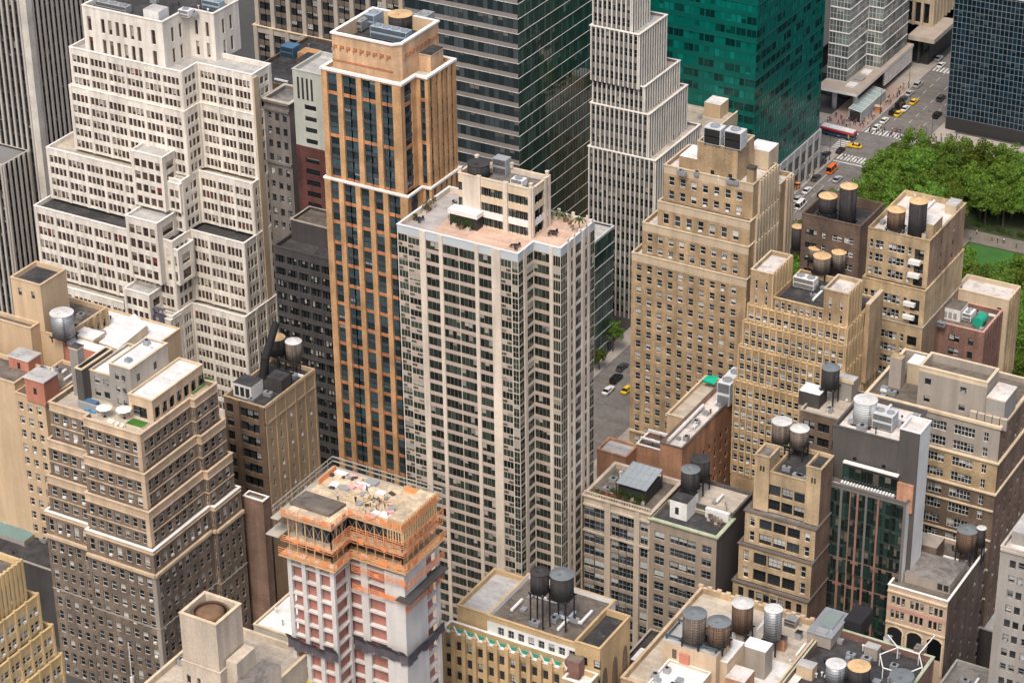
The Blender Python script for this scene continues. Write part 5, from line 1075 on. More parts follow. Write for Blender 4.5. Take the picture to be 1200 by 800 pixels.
tier(B, rect(q.x-4, q.y-8, q.x+12, q.y+4), 0, 24, dict(wall=W_GREY), R_GREY, W_GREY, ph=.5); LOW39 = (q.x, q.y)
q = P(783,790,26)
B = Bld('low_building', 'low block with white roofed sheds wedged between the gothic loft and the long roof', (q.x-4, q.y, 0))
tier(B, rect(q.x-10, q.y-8, q.x+2, q.y+12), 0, 26, dict(wall=W_DKBROWN), R_TAR, W_TAUPE, ph=.5)
mb = MB(); c = P(752,780,26); mb.box(c.x-1.5, c.y-2, 25.5, c.x+1.8, c.y+2.5, 28.4, W_DKSTONE, R_WHITE); B.part('shed', mb)
# white-roofed annex at the foot of the long roof building
q = P(800,790,47)
B = Bld('roof_house', 'white roofed house with peeling painted walls standing at the west end of the long roof', (q.x, q.y, 0), 'roof house')
a0 = P(768,790,46.5); a1 = P(822,765,46.5)
tier(B, rect(a0.x, a0.y-14, X(832,a0.y+5,46.5), a0.y+5.5), 30, 46.5, dict(wall=BAND), R_WHITE, W_WHITE2, ph=.3, lip=.05, copz=.1)
mb = MB(); b = P(790,752,49); mb.box(b.x-1.5, a0.y+5.6, 30, b.x+9.5, a0.y+12.5, 50.2, BAND, R_LIGHTG)
mb.box(b.x+.6, a0.y+5.55, 47, b.x+1.5, a0.y+5.58, 49, F_BROWN); mb.box(b.x+2.2, a0.y+5.2, 46.6, b.x+4.2, a0.y+5.58, 48.8, W_SALMON); B.part('tank_house', mb)
RH = (b.x-1.5, a0.y+5.6, b.x+9.5, a0.y+12.5, 50.2)
mb = MB(); b = P(860,762,47.5); mb.box(b.x-5.5, b.y-5, 40, b.x+1.0, b.y+2.5, 48.2, BAND, R_WHITE); mb.box(b.x+1.1, b.y-6, 40, b.x+5, b.y-1.5, 45.8, W_RED, R_DIRTYW); mb.box(b.x+.5, b.y+2.6, 40, b.x+5.2, b.y+6, 47.2, W_TAUPE, R_WHITE); B.part('annex', mb)

# ================================================================== concrete tower under construction
A = P(387.5,616,84)
PC = notch(A, 84, 332, 407.5, 471, 503); PC[4] = (PC[4][0],PC[4][1]+2.6); PC[5] = (PC[5][0],PC[5][1]+2.6)
B = Bld('construction_tower', 'concrete frame tower under construction wrapped in orange guard netting', ((PC[0][0]+PC[3][0])/2, A.y+8, 0), 'building site')
CONC = W_CONC; W_CONC2 = surf('pale_concrete', (.66,.64,.61), var=.1, streak=.15, scale=.6); RED = surf('red_membrane', (.45,.20,.165), var=.18, streak=.2, scale=.6, spot=.35, spotcol=(.32,.22,.18)); ORN = surf('orange_netting', (.80,.30,.12), var=.12, streak=0); TIM = surf('formwork_timber', (.62,.45,.26), var=.2, streak=.1); PLY = surf('plywood_deck', (.66,.53,.36), var=.25, streak=0, scale=.8, spot=.75, spotcol=(.45,.38,.31), seam=.25)
body = offset(PC, -.25); FH = 3.05; Ztop = 75.4
mb = MB(); sl = MB()
nf = int(Ztop/FH); core = offset(PC, -1.0)
for i in range(4):
    a, b = core[i], core[i+1]; mb.face([(a[0],a[1],0),(b[0],b[1],0),(b[0],b[1],Ztop),(a[0],a[1],Ztop)], RED)
B.part('red_wall', mb)
for kf in range(nf-14, nf+1):
    z = kf*FH
    sl.prism(body, z-.28, z+.12, W_CONC2)
B.part('floor_slab', sl)
def cols_along(a, b, n, wd, idx):
    a = Vector(a); b = Vector(b); u = (b-a).normalized(); nn = Vector((u.y,-u.x)); L = (b-a).length
    for i in idx:
        co = MB(); p = a+u*(wd/2+.02+(L-wd-.04)*i/n)+nn*(-.42); co.obox(p, math.atan2(u.y,u.x), wd, .6, 0, Ztop, W_CONC2); B.part('column', co)
cols_along(PC[0], PC[1], 3, .85, (0,1,2,3)); cols_along(PC[1], PC[2], 1, .7, (1,)); cols_along(PC[2], PC[3], 5, 1.5, (1,))
co = MB(); xs_ = PC[3][0]-(PC[3][0]-PC[2][0])*.36; co.box(xs_, PC[2][1]-.13, 0, PC[3][0]+.13, PC[2][1]+.3, 74.0, W_CONC2); ye_ = PC[2][1]+(PC[4][1]-PC[2][1])*.62; co.box(PC[3][0]-.3, PC[2][1]+.31, 0, PC[3][0]+.13, ye_, 74.0, W_CONC2); co.box(PC[3][0]-.3, PC[4][1]-.9, 0, PC[3][0]+.13, PC[4][1]-.02, 74.0, W_CONC2); B.part('shear_wall', co)
OCC.append((B, PC[0][0], PC[0][1]+2, 0, PC[3][0], PC[4][1], 83))
# upper open floors: timber props, braces and the casting deck
tm = MB(); ZD = 83.4
for z in (78.4,):
    tm.prism(offset(PC,.1), z-.2, z, PLY)
for poly_, z0, z1 in ((offset(PC,-.5), Ztop+.3, 78.2), (offset(PC,-.5), 78.4, 83.0)):
    for i in range(4):
        a, b = Vector(poly_[i]), Vector(poly_[i+1]); L = (b-a).length; n = max(2, int(L/1.7))
        for j in range(n+1):
            p = a+(b-a)*(j/n); tm.box(p.x-.09, p.y-.09, z0, p.x+.09, p.y+.09, z1, TIM)
            if j < n and z1 > 80:
                q = a+(b-a)*((j+1)/n); tm.bar((p.x,p.y,z0+.4),(q.x,q.y,z1-.4),.05,M_STEEL); tm.bar((q.x,q.y,z0+.4),(p.x,p.y,z1-.4),.05,M_STEEL)
B.part('timber_prop', tm)
dk = MB(); dk.prism(offset(PC,.25), 83.0, ZD, TIM, PLY); B.part('casting_deck', dk)
cs = MB(); cs.prism(offset(PC,-2.2), 75, 83.0, W_DKSTONE); B.part('inner_core', cs)
fw = MB()      # vertical timber formwork panels, right hand corner
p0 = Vector(PC[3]); p1 = Vector(PC[4])
for i in range(15): q = p0+(p1-p0)*(i/15); fw.box(q.x-.05, q.y, 80.6, q.x+.30, q.y+.22, 85.2, TIM)
for i in range(6): fw.box(p0.x-.2-i*.55, p0.y-.26, 80.6, p0.x+.0-i*.55, p0.y-.05, 84.6, TIM)
fw.box(PC[3][0]-3.2, PC[2][1]+.6, ZD+.01, PC[3][0]-.1, PC[4][1]-.4, ZD+1.4, TIM, PLY); B.part('formwork', fw)
def netring(z, d, h, idx=(0,1,2,3), posts=True, solid=.0):
    nb = MB(); pl = offset(PC, d)
    for i in idx:
        a, b = Vector(pl[i]), Vector(pl[i+1]); L = (b-a).length; n = max(2, int(L/1.6))
        for r in range(4):
            zz = z+h*r/3
            for j in range(n):     # slack netting sags between posts
                pa = a+(b-a)*(j/n); pb_ = a+(b-a)*((j+1)/n); pm = (pa+pb_)/2; sg = R.uniform(.02,.16)
                nb.bar((pa.x,pa.y,zz),(pm.x,pm.y,zz-sg),.055,ORN); nb.bar((pm.x,pm.y,zz-sg),(pb_.x,pb_.y,zz),.055,ORN)
        for j in range(n+1): p = a+(b-a)*(j/n); nb.tube((p.x,p.y,z-.3),(p.x,p.y,z+h+.1),.05,ORN,5)
        if solid: 
            u = (b-a).normalized(); nn = Vector((u.y,-u.x))*.03
            for j in range(n*2):
                if R.random() < solid:
                    pa = a+(b-a)*(j/(2*n)); pb_ = a+(b-a)*((j+1)/(2*n)); z0 = z+R.uniform(0,.2)*h; z1 = z+R.uniform(.6,1)*h
                    nb.face([(pa.x+nn.x,pa.y+nn.y,z0),(pb_.x+nn.x,pb_.y+nn.y,z0),(pb_.x+nn.x,pb_.y+nn.y,z1),(pa.x+nn.x,pa.y+nn.y,z1)], ORN)
    B.part('guard_netting', nb)
netring(ZD+.2, .3, 1.2, solid=.35); netring(80.2, .75, 1.4, (1,2,3), solid=.15); netring(78.3, .6, 1.2, solid=.08); netring(75.4, .9, 1.5, solid=.28); netring(71.4, .7, 1.2, (3,), solid=.3); netring(66.5, .5, 1.2, (3,), solid=.3); netring(72.4,.7,1.2,(2,),solid=.1); netring(68.6,.7,1.0,(2,),solid=.2)
pt_ = MB(); pt_.prism(offset(PC,1.0), 75.05, 75.2, TIM); pt_.prism([(PC[3][0]-1,PC[3][1]-1.5),(PC[3][0]+2.0,PC[3][1]-1.5),(PC[3][0]+2.0,PC[4][1]),(PC[3][0]+.1,PC[4][1])], 69.5, 69.7, W_DKSTONE); B.part('work_platform', pt_)
NET = surf('black_debris_net', (.12,.11,.125), var=.3, streak=.2, scale=1.5)     # dark debris netting slung round the shaft
pl = offset(PC, .45)
for i in (0,1,2,3):
    a, b = Vector(pl[i]), Vector(pl[i+1]); n = 8; nn_ = MB()
    for j in range(n):
        pa = a+(b-a)*(j/n); pb_ = a+(b-a)*((j+1)/n); o1 = 1.1+R.uniform(-.3,.4); u = (b-a).normalized(); q = Vector((u.y,-u.x))*o1
        za = 58.5+R.uniform(-.2,.5)
        if i in (0,2,3): nn_.face([(pa.x,pa.y,57.2),(pb_.x,pb_.y,57.2),(pb_.x+q.x,pb_.y+q.y,za),(pa.x+q.x,pa.y+q.y,za)], NET); nn_.face([(pa.x+q.x*.1,pa.y+q.y*.1,55.3+R.uniform(-.6,.6)),(pb_.x+q.x*.1,pb_.y+q.y*.1,55.3+R.uniform(-.6,.6)),(pb_.x,pb_.y,57.2),(pa.x,pa.y,57.2)], NET)
    B.part('debris_net', nn_)
yb_ = MB(); YEL = surf('yellow_panel', (.75,.58,.05), var=.1, streak=.1)
for kf in range(14, 18):
    for i in range(3):
        u0 = PC[0][0]+.3+i*2.3
        for (xa_,za_,xb_,zb_) in ((0,0,1.9,.25),(0,2.3,1.9,2.6),(0,.25,.3,2.3),(1.6,.25,1.9,2.3)): yb_.box(u0+xa_, PC[0][1]-.12, kf*FH+.15+za_-6, u0+xb_, PC[0][1]+.02, kf*FH+.15+zb_-6, YEL)
B.part('yellow_frame', yb_)
# things lying about on the casting deck
dm = MB(); c = P(373,592,ZD); dm.prism([(c.x-4.6,c.y-2.2),(c.x+3.8,c.y-2.4),(c.x+4.4,c.y+2.2),(c.x-4.2,c.y+2.4)], ZD+.02, ZD+.55, R_BROWN); 
solo('rebar_mat', 'brown stack of reinforcing mats lying on the construction deck', 'mats', dm, (c.x,c.y,ZD))
CONDECK = (PC, ZD)
# walkway and rails along the back edges of the deck
sc_ = MB(); b0 = Vector(PC[0]); bN = Vector(PC[5]); GW = surf('greyed_planks', (.40,.37,.31), var=.2, streak=0, scale=1)
for i in range(10):
    p = b0+(bN-b0)*(i/9)+Vector((-2.0,0)); sc_.tube((p.x,p.y,79.4),(p.x,p.y,84.6),.06,GW,5)
for i in range(9):
    p = bN+(Vector(PC[4])-bN)*(i/8)+Vector((0,1.7)); sc_.tube((p.x,p.y,79.4),(p.x,p.y,84.6),.06,GW,5)
for z in (83.6,84.5): sc_.box(b0.x-2.08,b0.y-.5,z,b0.x-1.98,bN.y+1.7,z+.22,GW); sc_.box(b0.x-2.0,bN.y+1.62,z,PC[4][0],bN.y+1.72,z+.22,GW)
sc_.box(b0.x-2.0, b0.y-1.2, 82.6, b0.x-.35, bN.y+1.7, 82.75, GW); sc_.box(b0.x-.34, bN.y+.35, 82.6, PC[4][0], bN.y+1.7, 82.75, GW)
sc_.box(b0.x-3.0, b0.y-1.6, 79.2, b0.x-.3, b0.y+2.6, 79.35, GW); B.part('scaffold', sc_)
for (xa_,ya_,xb_,yb__) in ((PC[4][0]-6.5,PC[4][1]-.4,PC[4][0]-.2,PC[4][1]-.4),(b0.x+.1,bN.y-6,b0.x+.1,bN.y-.5)):
    fb_ = MB(); fb_.box(min(xa_,xb_)-.05,min(ya_,yb__)-.05,ZD+.02,max(xa_,xb_)+.05,max(ya_,yb__)+.05,ZD+1.15,ORN); B.part('orange_fence', fb_)
# ================================================================== block behind the charcoal slab
A = P(983,492,57)
B = Bld('loft_building', 'brown loft with a pale cluttered roof and black tank frame behind the charcoal slab', (A.x-4, A.y+6, 0))
xW = X(938,A.y,57)
tier(B, rect(xW, A.y, A.x+8, A.y+13), 0, 57, dict(wall=W_BROWN, S=dict(wall=W_BROWN, sh=3.4, pat=[('g',.7),('w',1.3),('w',1.3)], rec=.35, sill=.2, head=.8, wt='sashd', top=1.2, rowlimit=6), E={'wall':W_BROWN}), R_BEIGE, W_TAUPE, ph=.5)
M40 = (xW, A.y, A.x+8, A.y+13, 56.5)
mb = MB(); c = P(952,468,57.5); mb.box(c.x-2.5, c.y-1.5, 56.5, c.x+2.2, c.y+2.5, 59.8, W_DKSTONE, R_WHITE); c = P(1008,440,57.5); mb.box(c.x-1.8, A.y+8.5, 56.5, c.x+2.2, A.y+12, 61.0, W_GREY, R_LIGHTG); mb.prism([(c.x-2.2,A.y+8.3),(c.x+2.6,A.y+8.3),(c.x+2.6,A.y+8.6),(c.x-2.2,A.y+8.6)],61,61.8,TRIM); B.part('bulkhead', mb)

# ------------------------------------------------------------------ roof clutter fixed to each building (its own parts)
def clutter(Bd, r, n, seed, big=True):
    x0, y0, x1, y1, z = r; q = random.Random(seed)
    for i in range(n):
        mb = MB(); k = q.random(); x = q.uniform(x0+1.2, x1-1.2); y = q.uniform(y0+1.2, y1-1.2)
        if k < .4:
            h = q.uniform(.5,1.3); mb.lathe((x,y), [(.13,z),(.13,z+h),(.26,z+h+.02),(.26,z+h+.18)], q.choice([M_STEEL,M_DUCT,M_DARK]), 8, False); Bd.part('vent_pipe', mb)
        elif k < .62:
            a, b, h = q.uniform(.7,1.4), q.uniform(.7,1.4), q.uniform(.4,.9); mb.box(x-a/2,y-b/2,z,x+a/2,y+b/2,z+h,q.choice([W_GREY,M_DUCT,M_STEEL]),q.choice([R_GREY,M_DUCT])); mb.box(x-a/2-.06,y-b/2-.06,z+h,x+a/2+.06,y+b/2+.06,z+h+.07,M_STEEL); Bd.part('roof_hatch', mb)
        elif k < .8 and big:
            L = q.uniform(2.5,min(7,(x1-x0)*.5)); 
            if q.random() < .5: mb.box(x,y-.25,z+.25,min(x+L,x1-.6),y+.25,z+.7,M_DUCT)
            else: mb.box(x-.25,y,z+.25,x+.25,min(y+L,y1-.6),z+.7,M_DUCT)
            Bd.part('duct', mb)
        else:
            a, b = q.uniform(1.0,2.2), q.uniform(.8,1.4); mb.box(x-a/2,y-b/2,z+.15,x+a/2,y+b/2,z+1.15,M_STEEL); mb.lathe((x,y), [(b*.32,z+1.16),(b*.32,z+1.26)], M_DARK, 12, False)
            for sx in (-1,1):
                for sy in (-1,1): mb.box(x+sx*a*.4-.05,y+sy*b*.4-.05,z,x+sx*a*.4+.05,y+sy*b*.4+.05,z+.15,M_DARK)
            Bd.part('condenser', mb)
_by = {b.label[:40]: b for b in BLD}
def bl(s):
    return [b for b in BLD if s in b.label][0]
clutter(bl('wedding-cake'), (WT1[0][0]+2,WT1[0][1]+2,WT1[3][0]-2,WT1[4][1]-2,101.9), 9, 1)
clutter(bl('long red brick'), (B19[0]+.5,B19[1]+3,B19[2]-.3,B19[3]-10,B19[4]), 12, 2)
clutter(bl('golden ribbed'), (GOTH[0]+6,GOTH[1]+3,GOTH[2]-6,GOTH[3]+6,GOTH[4]), 6, 3)
clutter(bl('dark brown brick building with tall'), DKB, 7, 4); clutter(bl('dark brown brick building with tall'), (OCH[0],OCH[1],OCH[2]-4,OCH[3],OCH[4]), 6, 5)
clutter(bl('charcoal slab tower'), SLAB, 12, 6); clutter(bl('long taupe'), (L18[0],L18[1],L18[2],L18[1]+7,L18[4]), 14, 7)
clutter(bl('grey brown corner'), (A.x*0+P(846,592,46).x-6,P(846,592,46).y-3,P(846,592,46).x+3,P(846,592,46).y+4,45.8), 4, 8)
clutter(bl('small cream and pink'), (B23[0],B23[1]+1,B23[2],B23[3],B23[4]), 6, 9); clutter(bl('beige roofed block'), (LOWR[0].x-14,LOWR[1]+3,LOWR[0].x,LOWR[0].y+10,35.3), 9, 10)
clutter(bl('broad low building with a long'), (LR[0]+8,LR[1]+16,LR[2],LR[3],LR[4]-.3), 38, 11); clutter(bl('golden gothic loft'), (G27[0],G27[1]+1,G27[2]-6,G27[3],G27[4]), 12, 12)
clutter(bl('leaning flue'), R34, 7, 13); clutter(bl('low old building with a dark'), OLD, 18, 14); clutter(bl('weathered concrete building'), CB, 9, 15)
clutter(bl('low building with a wide tar'), LOW36, 7, 16); clutter(bl('scuffed white roof left'), LOW37, 7, 17); clutter(bl('sooty black loft'), (D35[0]-3,D35[1]+1,D35[0]+16,D35[1]+5,45.2), 5, 18)
clutter(bl('brown loft with a pale'), M40, 12, 19); clutter(bl('low red brown brick'), BR17, 7, 20); clutter(bl('squeezed against'), (S32[1]-4,S32[0].y+1,S32[0].x,S32[0].y+14,55.4), 6, 21)
clutter(bl('bright white folded'), (P(75,405,56).x,P(150,412,58).y+3,P(165,400,56).x,P(150,412,58).y+14,56.3), 5, 22)
clutter(bl('ducts on its roof at the bottom'), (LOW39[0]-3,LOW39[1]-7,LOW39[0]+10,LOW39[1]+3,23.5), 8, 23)
clutter(bl('tan brick tower with ribbed'), (TAN[0]-2,TAN[1]-2,TAN[2]+3,TAN[1]+.5,74.1), 4, 24, False)
clutter(bl('pale stone bands'), (PH30[0]+.5,PH30[1]+.5,PH30[2]-.5,PH30[3]-.5,74.75), 3, 25, False)
clutter(bl('ochre setback loft'), B21, 4, 26, False)
for nm, k in (('stepped pale tower',27),):
    clutter(bl(nm), (A5.x-6,A5.y+2,A5.x-.6,A5.y+20,47.5), 6, k, False)

# ------------------------------------------------------------------ water tanks
def tank(label, px, pyt, pyb, wpx, zroof, legs=2.0, body=M_WOOD, cone=M_CONE, group=None, flat=False, dx=0, frame=M_DARK):
    zb = zroof+legs; c = P(px, pyb-wpx*.12, zb); s = ppm(c); r = wpx/2/s
    zt = Z(pyt+wpx*.12, c.x, c.y); ch = r*(.16 if flat else .42); hb = max(1.5, zt-ch-zb)
    t = Thing('water_tank', label, 'water tank', (c.x, c.y, zroof), group)
    mb = MB(); mb.lathe((c.x,c.y), [(r,zb),(r,zb+hb)], body, 22); n = max(4, int(hb/.55))
    for i in range(n+1):
        z = zb+.06+(hb-.16)*i/n; mb.lathe((c.x,c.y), [(r+.015,z),(r+.035,z+.03),(r+.015,z+.07)], frame, 22)
    t.part('barrel', mb)
    mb = MB(); mb.lathe((c.x,c.y), [(r*1.06,zb+hb+.005),(r*1.06,zb+hb+.06),(r*.5,zb+hb+ch*.55),(.12,zb+hb+ch)], cone, 22, False); t.part('conical_roof', mb)
    mb = MB(); mb.box(c.x-.3,c.y-r*.55,zb+hb+ch*.5,c.x+.3,c.y-r*.25,zb+hb+ch*.5+.22,cone); t.part('hatch', mb)
    if legs > .3:
        fb = MB()
        for i in range(5): y = c.y-r*.85+i*r*.425; fb.box(c.x-r*.95, y-.08, zb-.26, c.x+r*.95, y+.08, zb-.002, frame)
        for sx in (-1,1): fb.box(c.x+sx*r*.75-.1, c.y-r*.9, zb-.45, c.x+sx*r*.75+.1, c.y+r*.9, zb-.262, frame)
        t.part('platform', fb)
        for sx in (-1,1):
            for sy in (-1,1):
                lb = MB(); lb.box(c.x+sx*r*.75-.11, c.y+sy*r*.75-.11, zroof, c.x+sx*r*.75+.11, c.y+sy*r*.75+.11, zb-.452, frame); t.part('leg', lb)
    lb = MB(); lx, ly = c.x+r*.75, c.y-r*.72
    for sx in (-.16,.16): lb.bar((lx+sx,ly-.05,zroof),(lx+sx,ly-.05,zb+hb),.03,frame)
    for i in range(int((legs+hb)/.4)): lb.bar((lx-.16,ly-.05,zroof+.3+i*.4),(lx+.16,ly-.05,zroof+.3+i*.4),.02,frame)
    t.part('ladder', lb); return c, r, zb+hb
tank('grey drum tank with a whitish lid beside the tan stucco head', 75,361,395,27,59.6,1.6,M_STEEL,M_CONEW,flat=True)
tank('dark tank with a flat orange plywood cone next to the fallen flue', 325,389,416,20,51.3,2.6,M_BLACKT,M_CONE)
tank('wooden tank with a crumpled whitish lid, right of the orange coned one', 345,394,423,19,51.3,2.2,M_WOOD,M_CONEW)
c = tank('dark drum tank with a tan lid inside the walls of the orange tower deck', 469.5,11,36,28,ORANGE[4],.4,M_BLACKT,M_CONE,flat=True)
tank('squat dark tank with orange cone on the dark brown building, left one', 969.5,223,250,21,69.8,2.4,M_BLACKT,M_CONE)
tank('tall black cylinder tank with orange cone on the dark brown building', 992.5,212,262,20,69.8,.6,M_BLACKT,M_CONE)
tank('brown wooden tank with orange cone on the ochre wing roof', 1049.5,239,268,21,68.9,2.0,M_WOODB,M_CONE)
tank('tall black cylinder tank at the right end of the ochre wing roof', 1073.7,229,279,21,68.9,.6,M_BLACKT,M_CONE)
tank('small wooden tank with a patched cone, rear left of three on the golden building', 955.5,285,304,17,59.4,2.0,M_WOOD,M_CONE)
tank('wooden tank with flat tan lid, foremost of three on the golden building', 962.7,296,319,20,59.4,2.0,M_WOOD,M_CONE,flat=True)
tank('wooden tank with pointed cone, right of the three on the golden building', 982.5,290,314,17,59.4,2.0,M_WOOD,M_CONE)
tank('narrow black tank half hidden between the tan tower and the dark brown building', 934,261,293,14,57.3,1.0,M_BLACKT,M_CONE)
tank('dark grey tank on a black steel frame left of the taupe bulkhead', 972.5,424,455,21,56.5,4.0,M_BLACKT,M_CONEG)
tank('fat cream metal tank on the machinery deck of the charcoal slab', 1013,463,497,27,66.7,.4,W_LGREY,M_CONEW,flat=True)
tank('white topped wooden tank, left of the pair on the ochre turret roof', 915.5,489,518,23,57.5,3.0,M_WOOD,M_CONEW,flat=True)
tank('white coned wooden tank, right of the pair on the ochre turret roof', 936.3,495,523,22,57.5,3.0,M_WOOD,M_CONEW)
tank('brown tank with a grey cone on the white tank house of the grey brown building', 808.7,543,573,22,48.6,.8,M_BLACKT,M_CONEG)
tank('black tank half behind the grey coned one above the grey brown building', 820,533,561,23,46.0,3.4,M_BLACKT,M_BLACKT,flat=True)
tank('round black tank on steel legs, left of the twins on the golden gothic loft', 632.7,663,694,22,51.2,7.5,M_BLACKT,M_BLACKT)
tank('black tank with one white cone segment, right of the twins on the golden gothic loft', 658.6,664,701,28,51.2,6.5,M_BLACKT,M_CONEG)
RZ = RH[4]
tank('largest grey domed tank on a blue beam frame, end of the long roof', 813.5,710,750,28,RZ,1.5,M_WOOD,M_CONEG)
tank('grey domed tank with brown staves right beside the largest one', 842,720,754,27,RZ-.6,1.8,M_WOODB,M_CONEG)
tank('brown wooden tank with a white and grey panelled cone near the ragged parapet', 869.5,699,738,25,41.0,3.0,M_WOODB,M_CONEW)
tank('slim steel tank with white domed lid at the ragged parapet', 905,709,748,21,41.0,3.5,M_STEEL,M_CONEW,flat=True)
tank('white lidded tank on short legs at the bottom edge of the long roof', 978.5,773,800,23,40.7,2.0,M_STEEL,M_CONEW,flat=True)
tank('tank with a flat orange plywood lid at the bottom edge of the long roof', 1005.5,775,803,26,40.7,2.0,M_BLACKT,M_CONE,flat=True)
tank('brick coloured tank with a blue grey lid behind the small arcaded building', 1132,613,645,24,37.3,3.0,M_WOODB,M_CONEG)
tank('small tank with a white striped cone beside the blue grey lidded one', 1148.5,615,640,11,37.3,4.0,M_BLACKT,M_CONEW)
tank('dark round drum on the roof of the cream penthouse', 561,186,208,26,PH[4]-.9,.35,M_BLACKT,M_BLACKT,flat=True)
tank('blue grey ring tank in a white pipe frame at the bottom edge, lower right', 1056,786,806,28,40.7,1.0,M_STEEL,M_CONEG,flat=True)

# ------------------------------------------------------------------ cooling units and other machinery
def unit(label, px, py, z, wd, dp, h, fans=2, mat=M_DUCT, leg=.4, cat='cooling unit', name='cooling_unit', group=None, grille=True, top=None):
    c = P(px, py, z); t = Thing(name, label, cat, (c.x, c.y, z), group)
    mb = MB(); x0, y0 = c.x-wd/2, c.y; mb.box(x0, y0, z+leg, x0+wd, y0+dp, z+leg+h, mat, top)
    mb.box(x0-.05, y0-.05, z+leg+h*.48, x0+wd+.05, y0+dp+.05, z+leg+h*.52, mat); t.part('casing', mb)
    if grille:
        gb = MB()
        for i in range(max(2,int(h/.25))): zz = z+leg+.15+i*.25; gb.box(x0+.15, y0-.04, zz, x0+wd-.15, y0-.006, zz+.14, M_DARK) if zz+.14 < z+leg+h*.46 or zz > z+leg+h*.54 else None
        t.part('grille', gb)
    for i in range(fans):
        fx = x0+wd*(i+.5)/fans if wd >= dp else c.x; fy = y0+dp/2 if wd >= dp else y0+dp*(i+.5)/fans
        r = min(wd/(fans if wd >= dp else 1), dp/(1 if wd >= dp else fans))*.38
        fb = MB(); fb.lathe((fx,fy), [(r,z+leg+h+.002),(r,z+leg+h+.28),(r*.86,z+leg+h+.28),(r*.86,z+leg+h+.1)], M_STEEL, 18, False)
        fb.lathe((fx,fy), [(r*.84,z+leg+h+.04),(r*.84,z+leg+h+.06)], M_DARK, 18, False)
        for k in range(4): a = k*math.pi/2+.3; fb.bar((fx,fy,z+leg+h+.14),(fx+r*.8*math.cos(a),fy+r*.8*math.sin(a),z+leg+h+.14),.05,M_STEEL)
        t.part('fan', fb)
    if leg > .05:
        for sx in (.08,.92):
            for sy in (.08,.92):
                lb = MB(); lb.box(x0+wd*sx-.07, y0+dp*sy-.07, z, x0+wd*sx+.07, y0+dp*sy+.07, z+leg-.002, M_DARK); t.part('leg', lb)
    return t
def bigfan(label, px, py, z, wd, dp, h):
    """cooling unit whose dark intake fills the front"""
    t = unit(label, px, py, z, wd, dp, h, 1, W_LGREY, .5, grille=False)
    c = P(px, py, z); gb = MB(); gb.box(c.x-wd/2+.15, c.y-.05, z+.7, c.x+wd/2-.15, c.y-.006, z+h+.3, M_DARK); t.part('intake', gb)
unit('row of dark upright boxes beside the drum on the cream penthouse', 585,205,PH[4]-.9,3.0,2.2,3.2,0,F_GREY,.1)
bigfan('grey cooling unit with dark intake, left of two on the tan bulkhead', 834,172,TAN[4],4.2,3.2,4.0)
bigfan('grey cooling unit with dark intake, right of two on the tan bulkhead', 858,177,TAN[4],4.2,3.2,4.2)
unit('white twin fan cooling unit in the sunken roof of the golden building', 941,340,GOTH[4],5.0,2.6,2.4,2)
unit('tall bluish white cooling tower at the north end of the red brick roof', 847,476,B19[4],3.2,8.5,5.5,2,surf('bluish_white',(.66,.71,.76),var=.06,streak=.15))
unit('long blue grey air handler inside the orange tower deck', 455,50,ORANGE[4],9.5,2.6,2.6,4,surf('blue_grey_casing',(.30,.38,.44),var=.1,streak=.1))
unit('ribbed steel unit at the west wall of the orange tower deck', 418,38,ORANGE[4],2.6,5.0,2.2,2,M_STEEL)
unit('low dark unit in the north east corner of the orange tower deck', 492,30,ORANGE[4],3.0,4.0,1.8,1,F_GREY)
unit('small blue grey chiller behind the long air handler on the orange tower deck', 432,34,ORANGE[4],3.0,4.5,2.8,1,surf('blue_grey_casing',(.30,.38,.44)))
unit('pale ribbed cooling cell on the machinery deck of the charcoal slab', 1033,505,SLAB[4],4.2,3.2,3.2,2,W_LGREY)
unit('white condenser row beside the green tank on the red brown building', 1132,378,45.2,2.2,3.2,1.9,2,M_DUCT)
unit('small condenser beside the white box on the red brown building', 1100,385,45.2,2.6,1.2,1.1,1,M_STEEL)
unit('dark slatted unit on the black half of the long roof', 998,745,40.7,3.5,6.0,3.2,0,M_DARK,.1)
unit('white boxed unit on the roof of the central penthouse', 605,222,PH[4]-.9,2.6,2.0,1.5,1,M_DUCT)
unit('pale box unit on the white crown roof', 215,22,101.9,3.0,2.2,1.6,1,M_DUCT)
unit('dark blue grey unit at the east end of the white crown roof', 247,14,101.9,5.0,2.4,2.2,2,surf('blue_grey_casing',(.30,.38,.44)))
unit('long dark steel unit at the west end of the white crown roof', 130,16,101.9,9.0,2.4,1.8,3,F_GREY)
unit('blue tarped box unit on the cluttered old roof behind the white tower', 336,68,43.2,4.5,4.0,3.2,0,surf('dull_blue',(.08,.17,.28)),.1)
unit('orange tan box unit beside the blue one on the cluttered old roof', 358,72,43.2,5.5,4.5,2.2,0,surf('dull_orange',(.50,.28,.13)),.1,grille=False)
unit('grey vent box on the beige half of the long roof', 925,735,41.0,2.4,2.0,1.3,1,W_GREY)
def greentank():
    c = P(1145,384,45.2); t = Thing('storage_tank', 'bright green rounded tank lying on the red brown roof beside the park', 'tank', (c.x,c.y,45.2))
    m = surf('green_paint',(.02,.34,.22),var=.1,streak=.1,rough=.4); mb = MB(); mb.tube((c.x,c.y,46.5),(c.x,c.y+3.4,46.5),1.25,m,18); t.part('barrel', mb)
    for y in (.5,2.8): lb = MB(); lb.box(c.x-1.0,c.y+y-.15,45.2,c.x+1.0,c.y+y+.15,45.6,M_DARK); t.part('saddle', lb)
greentank()
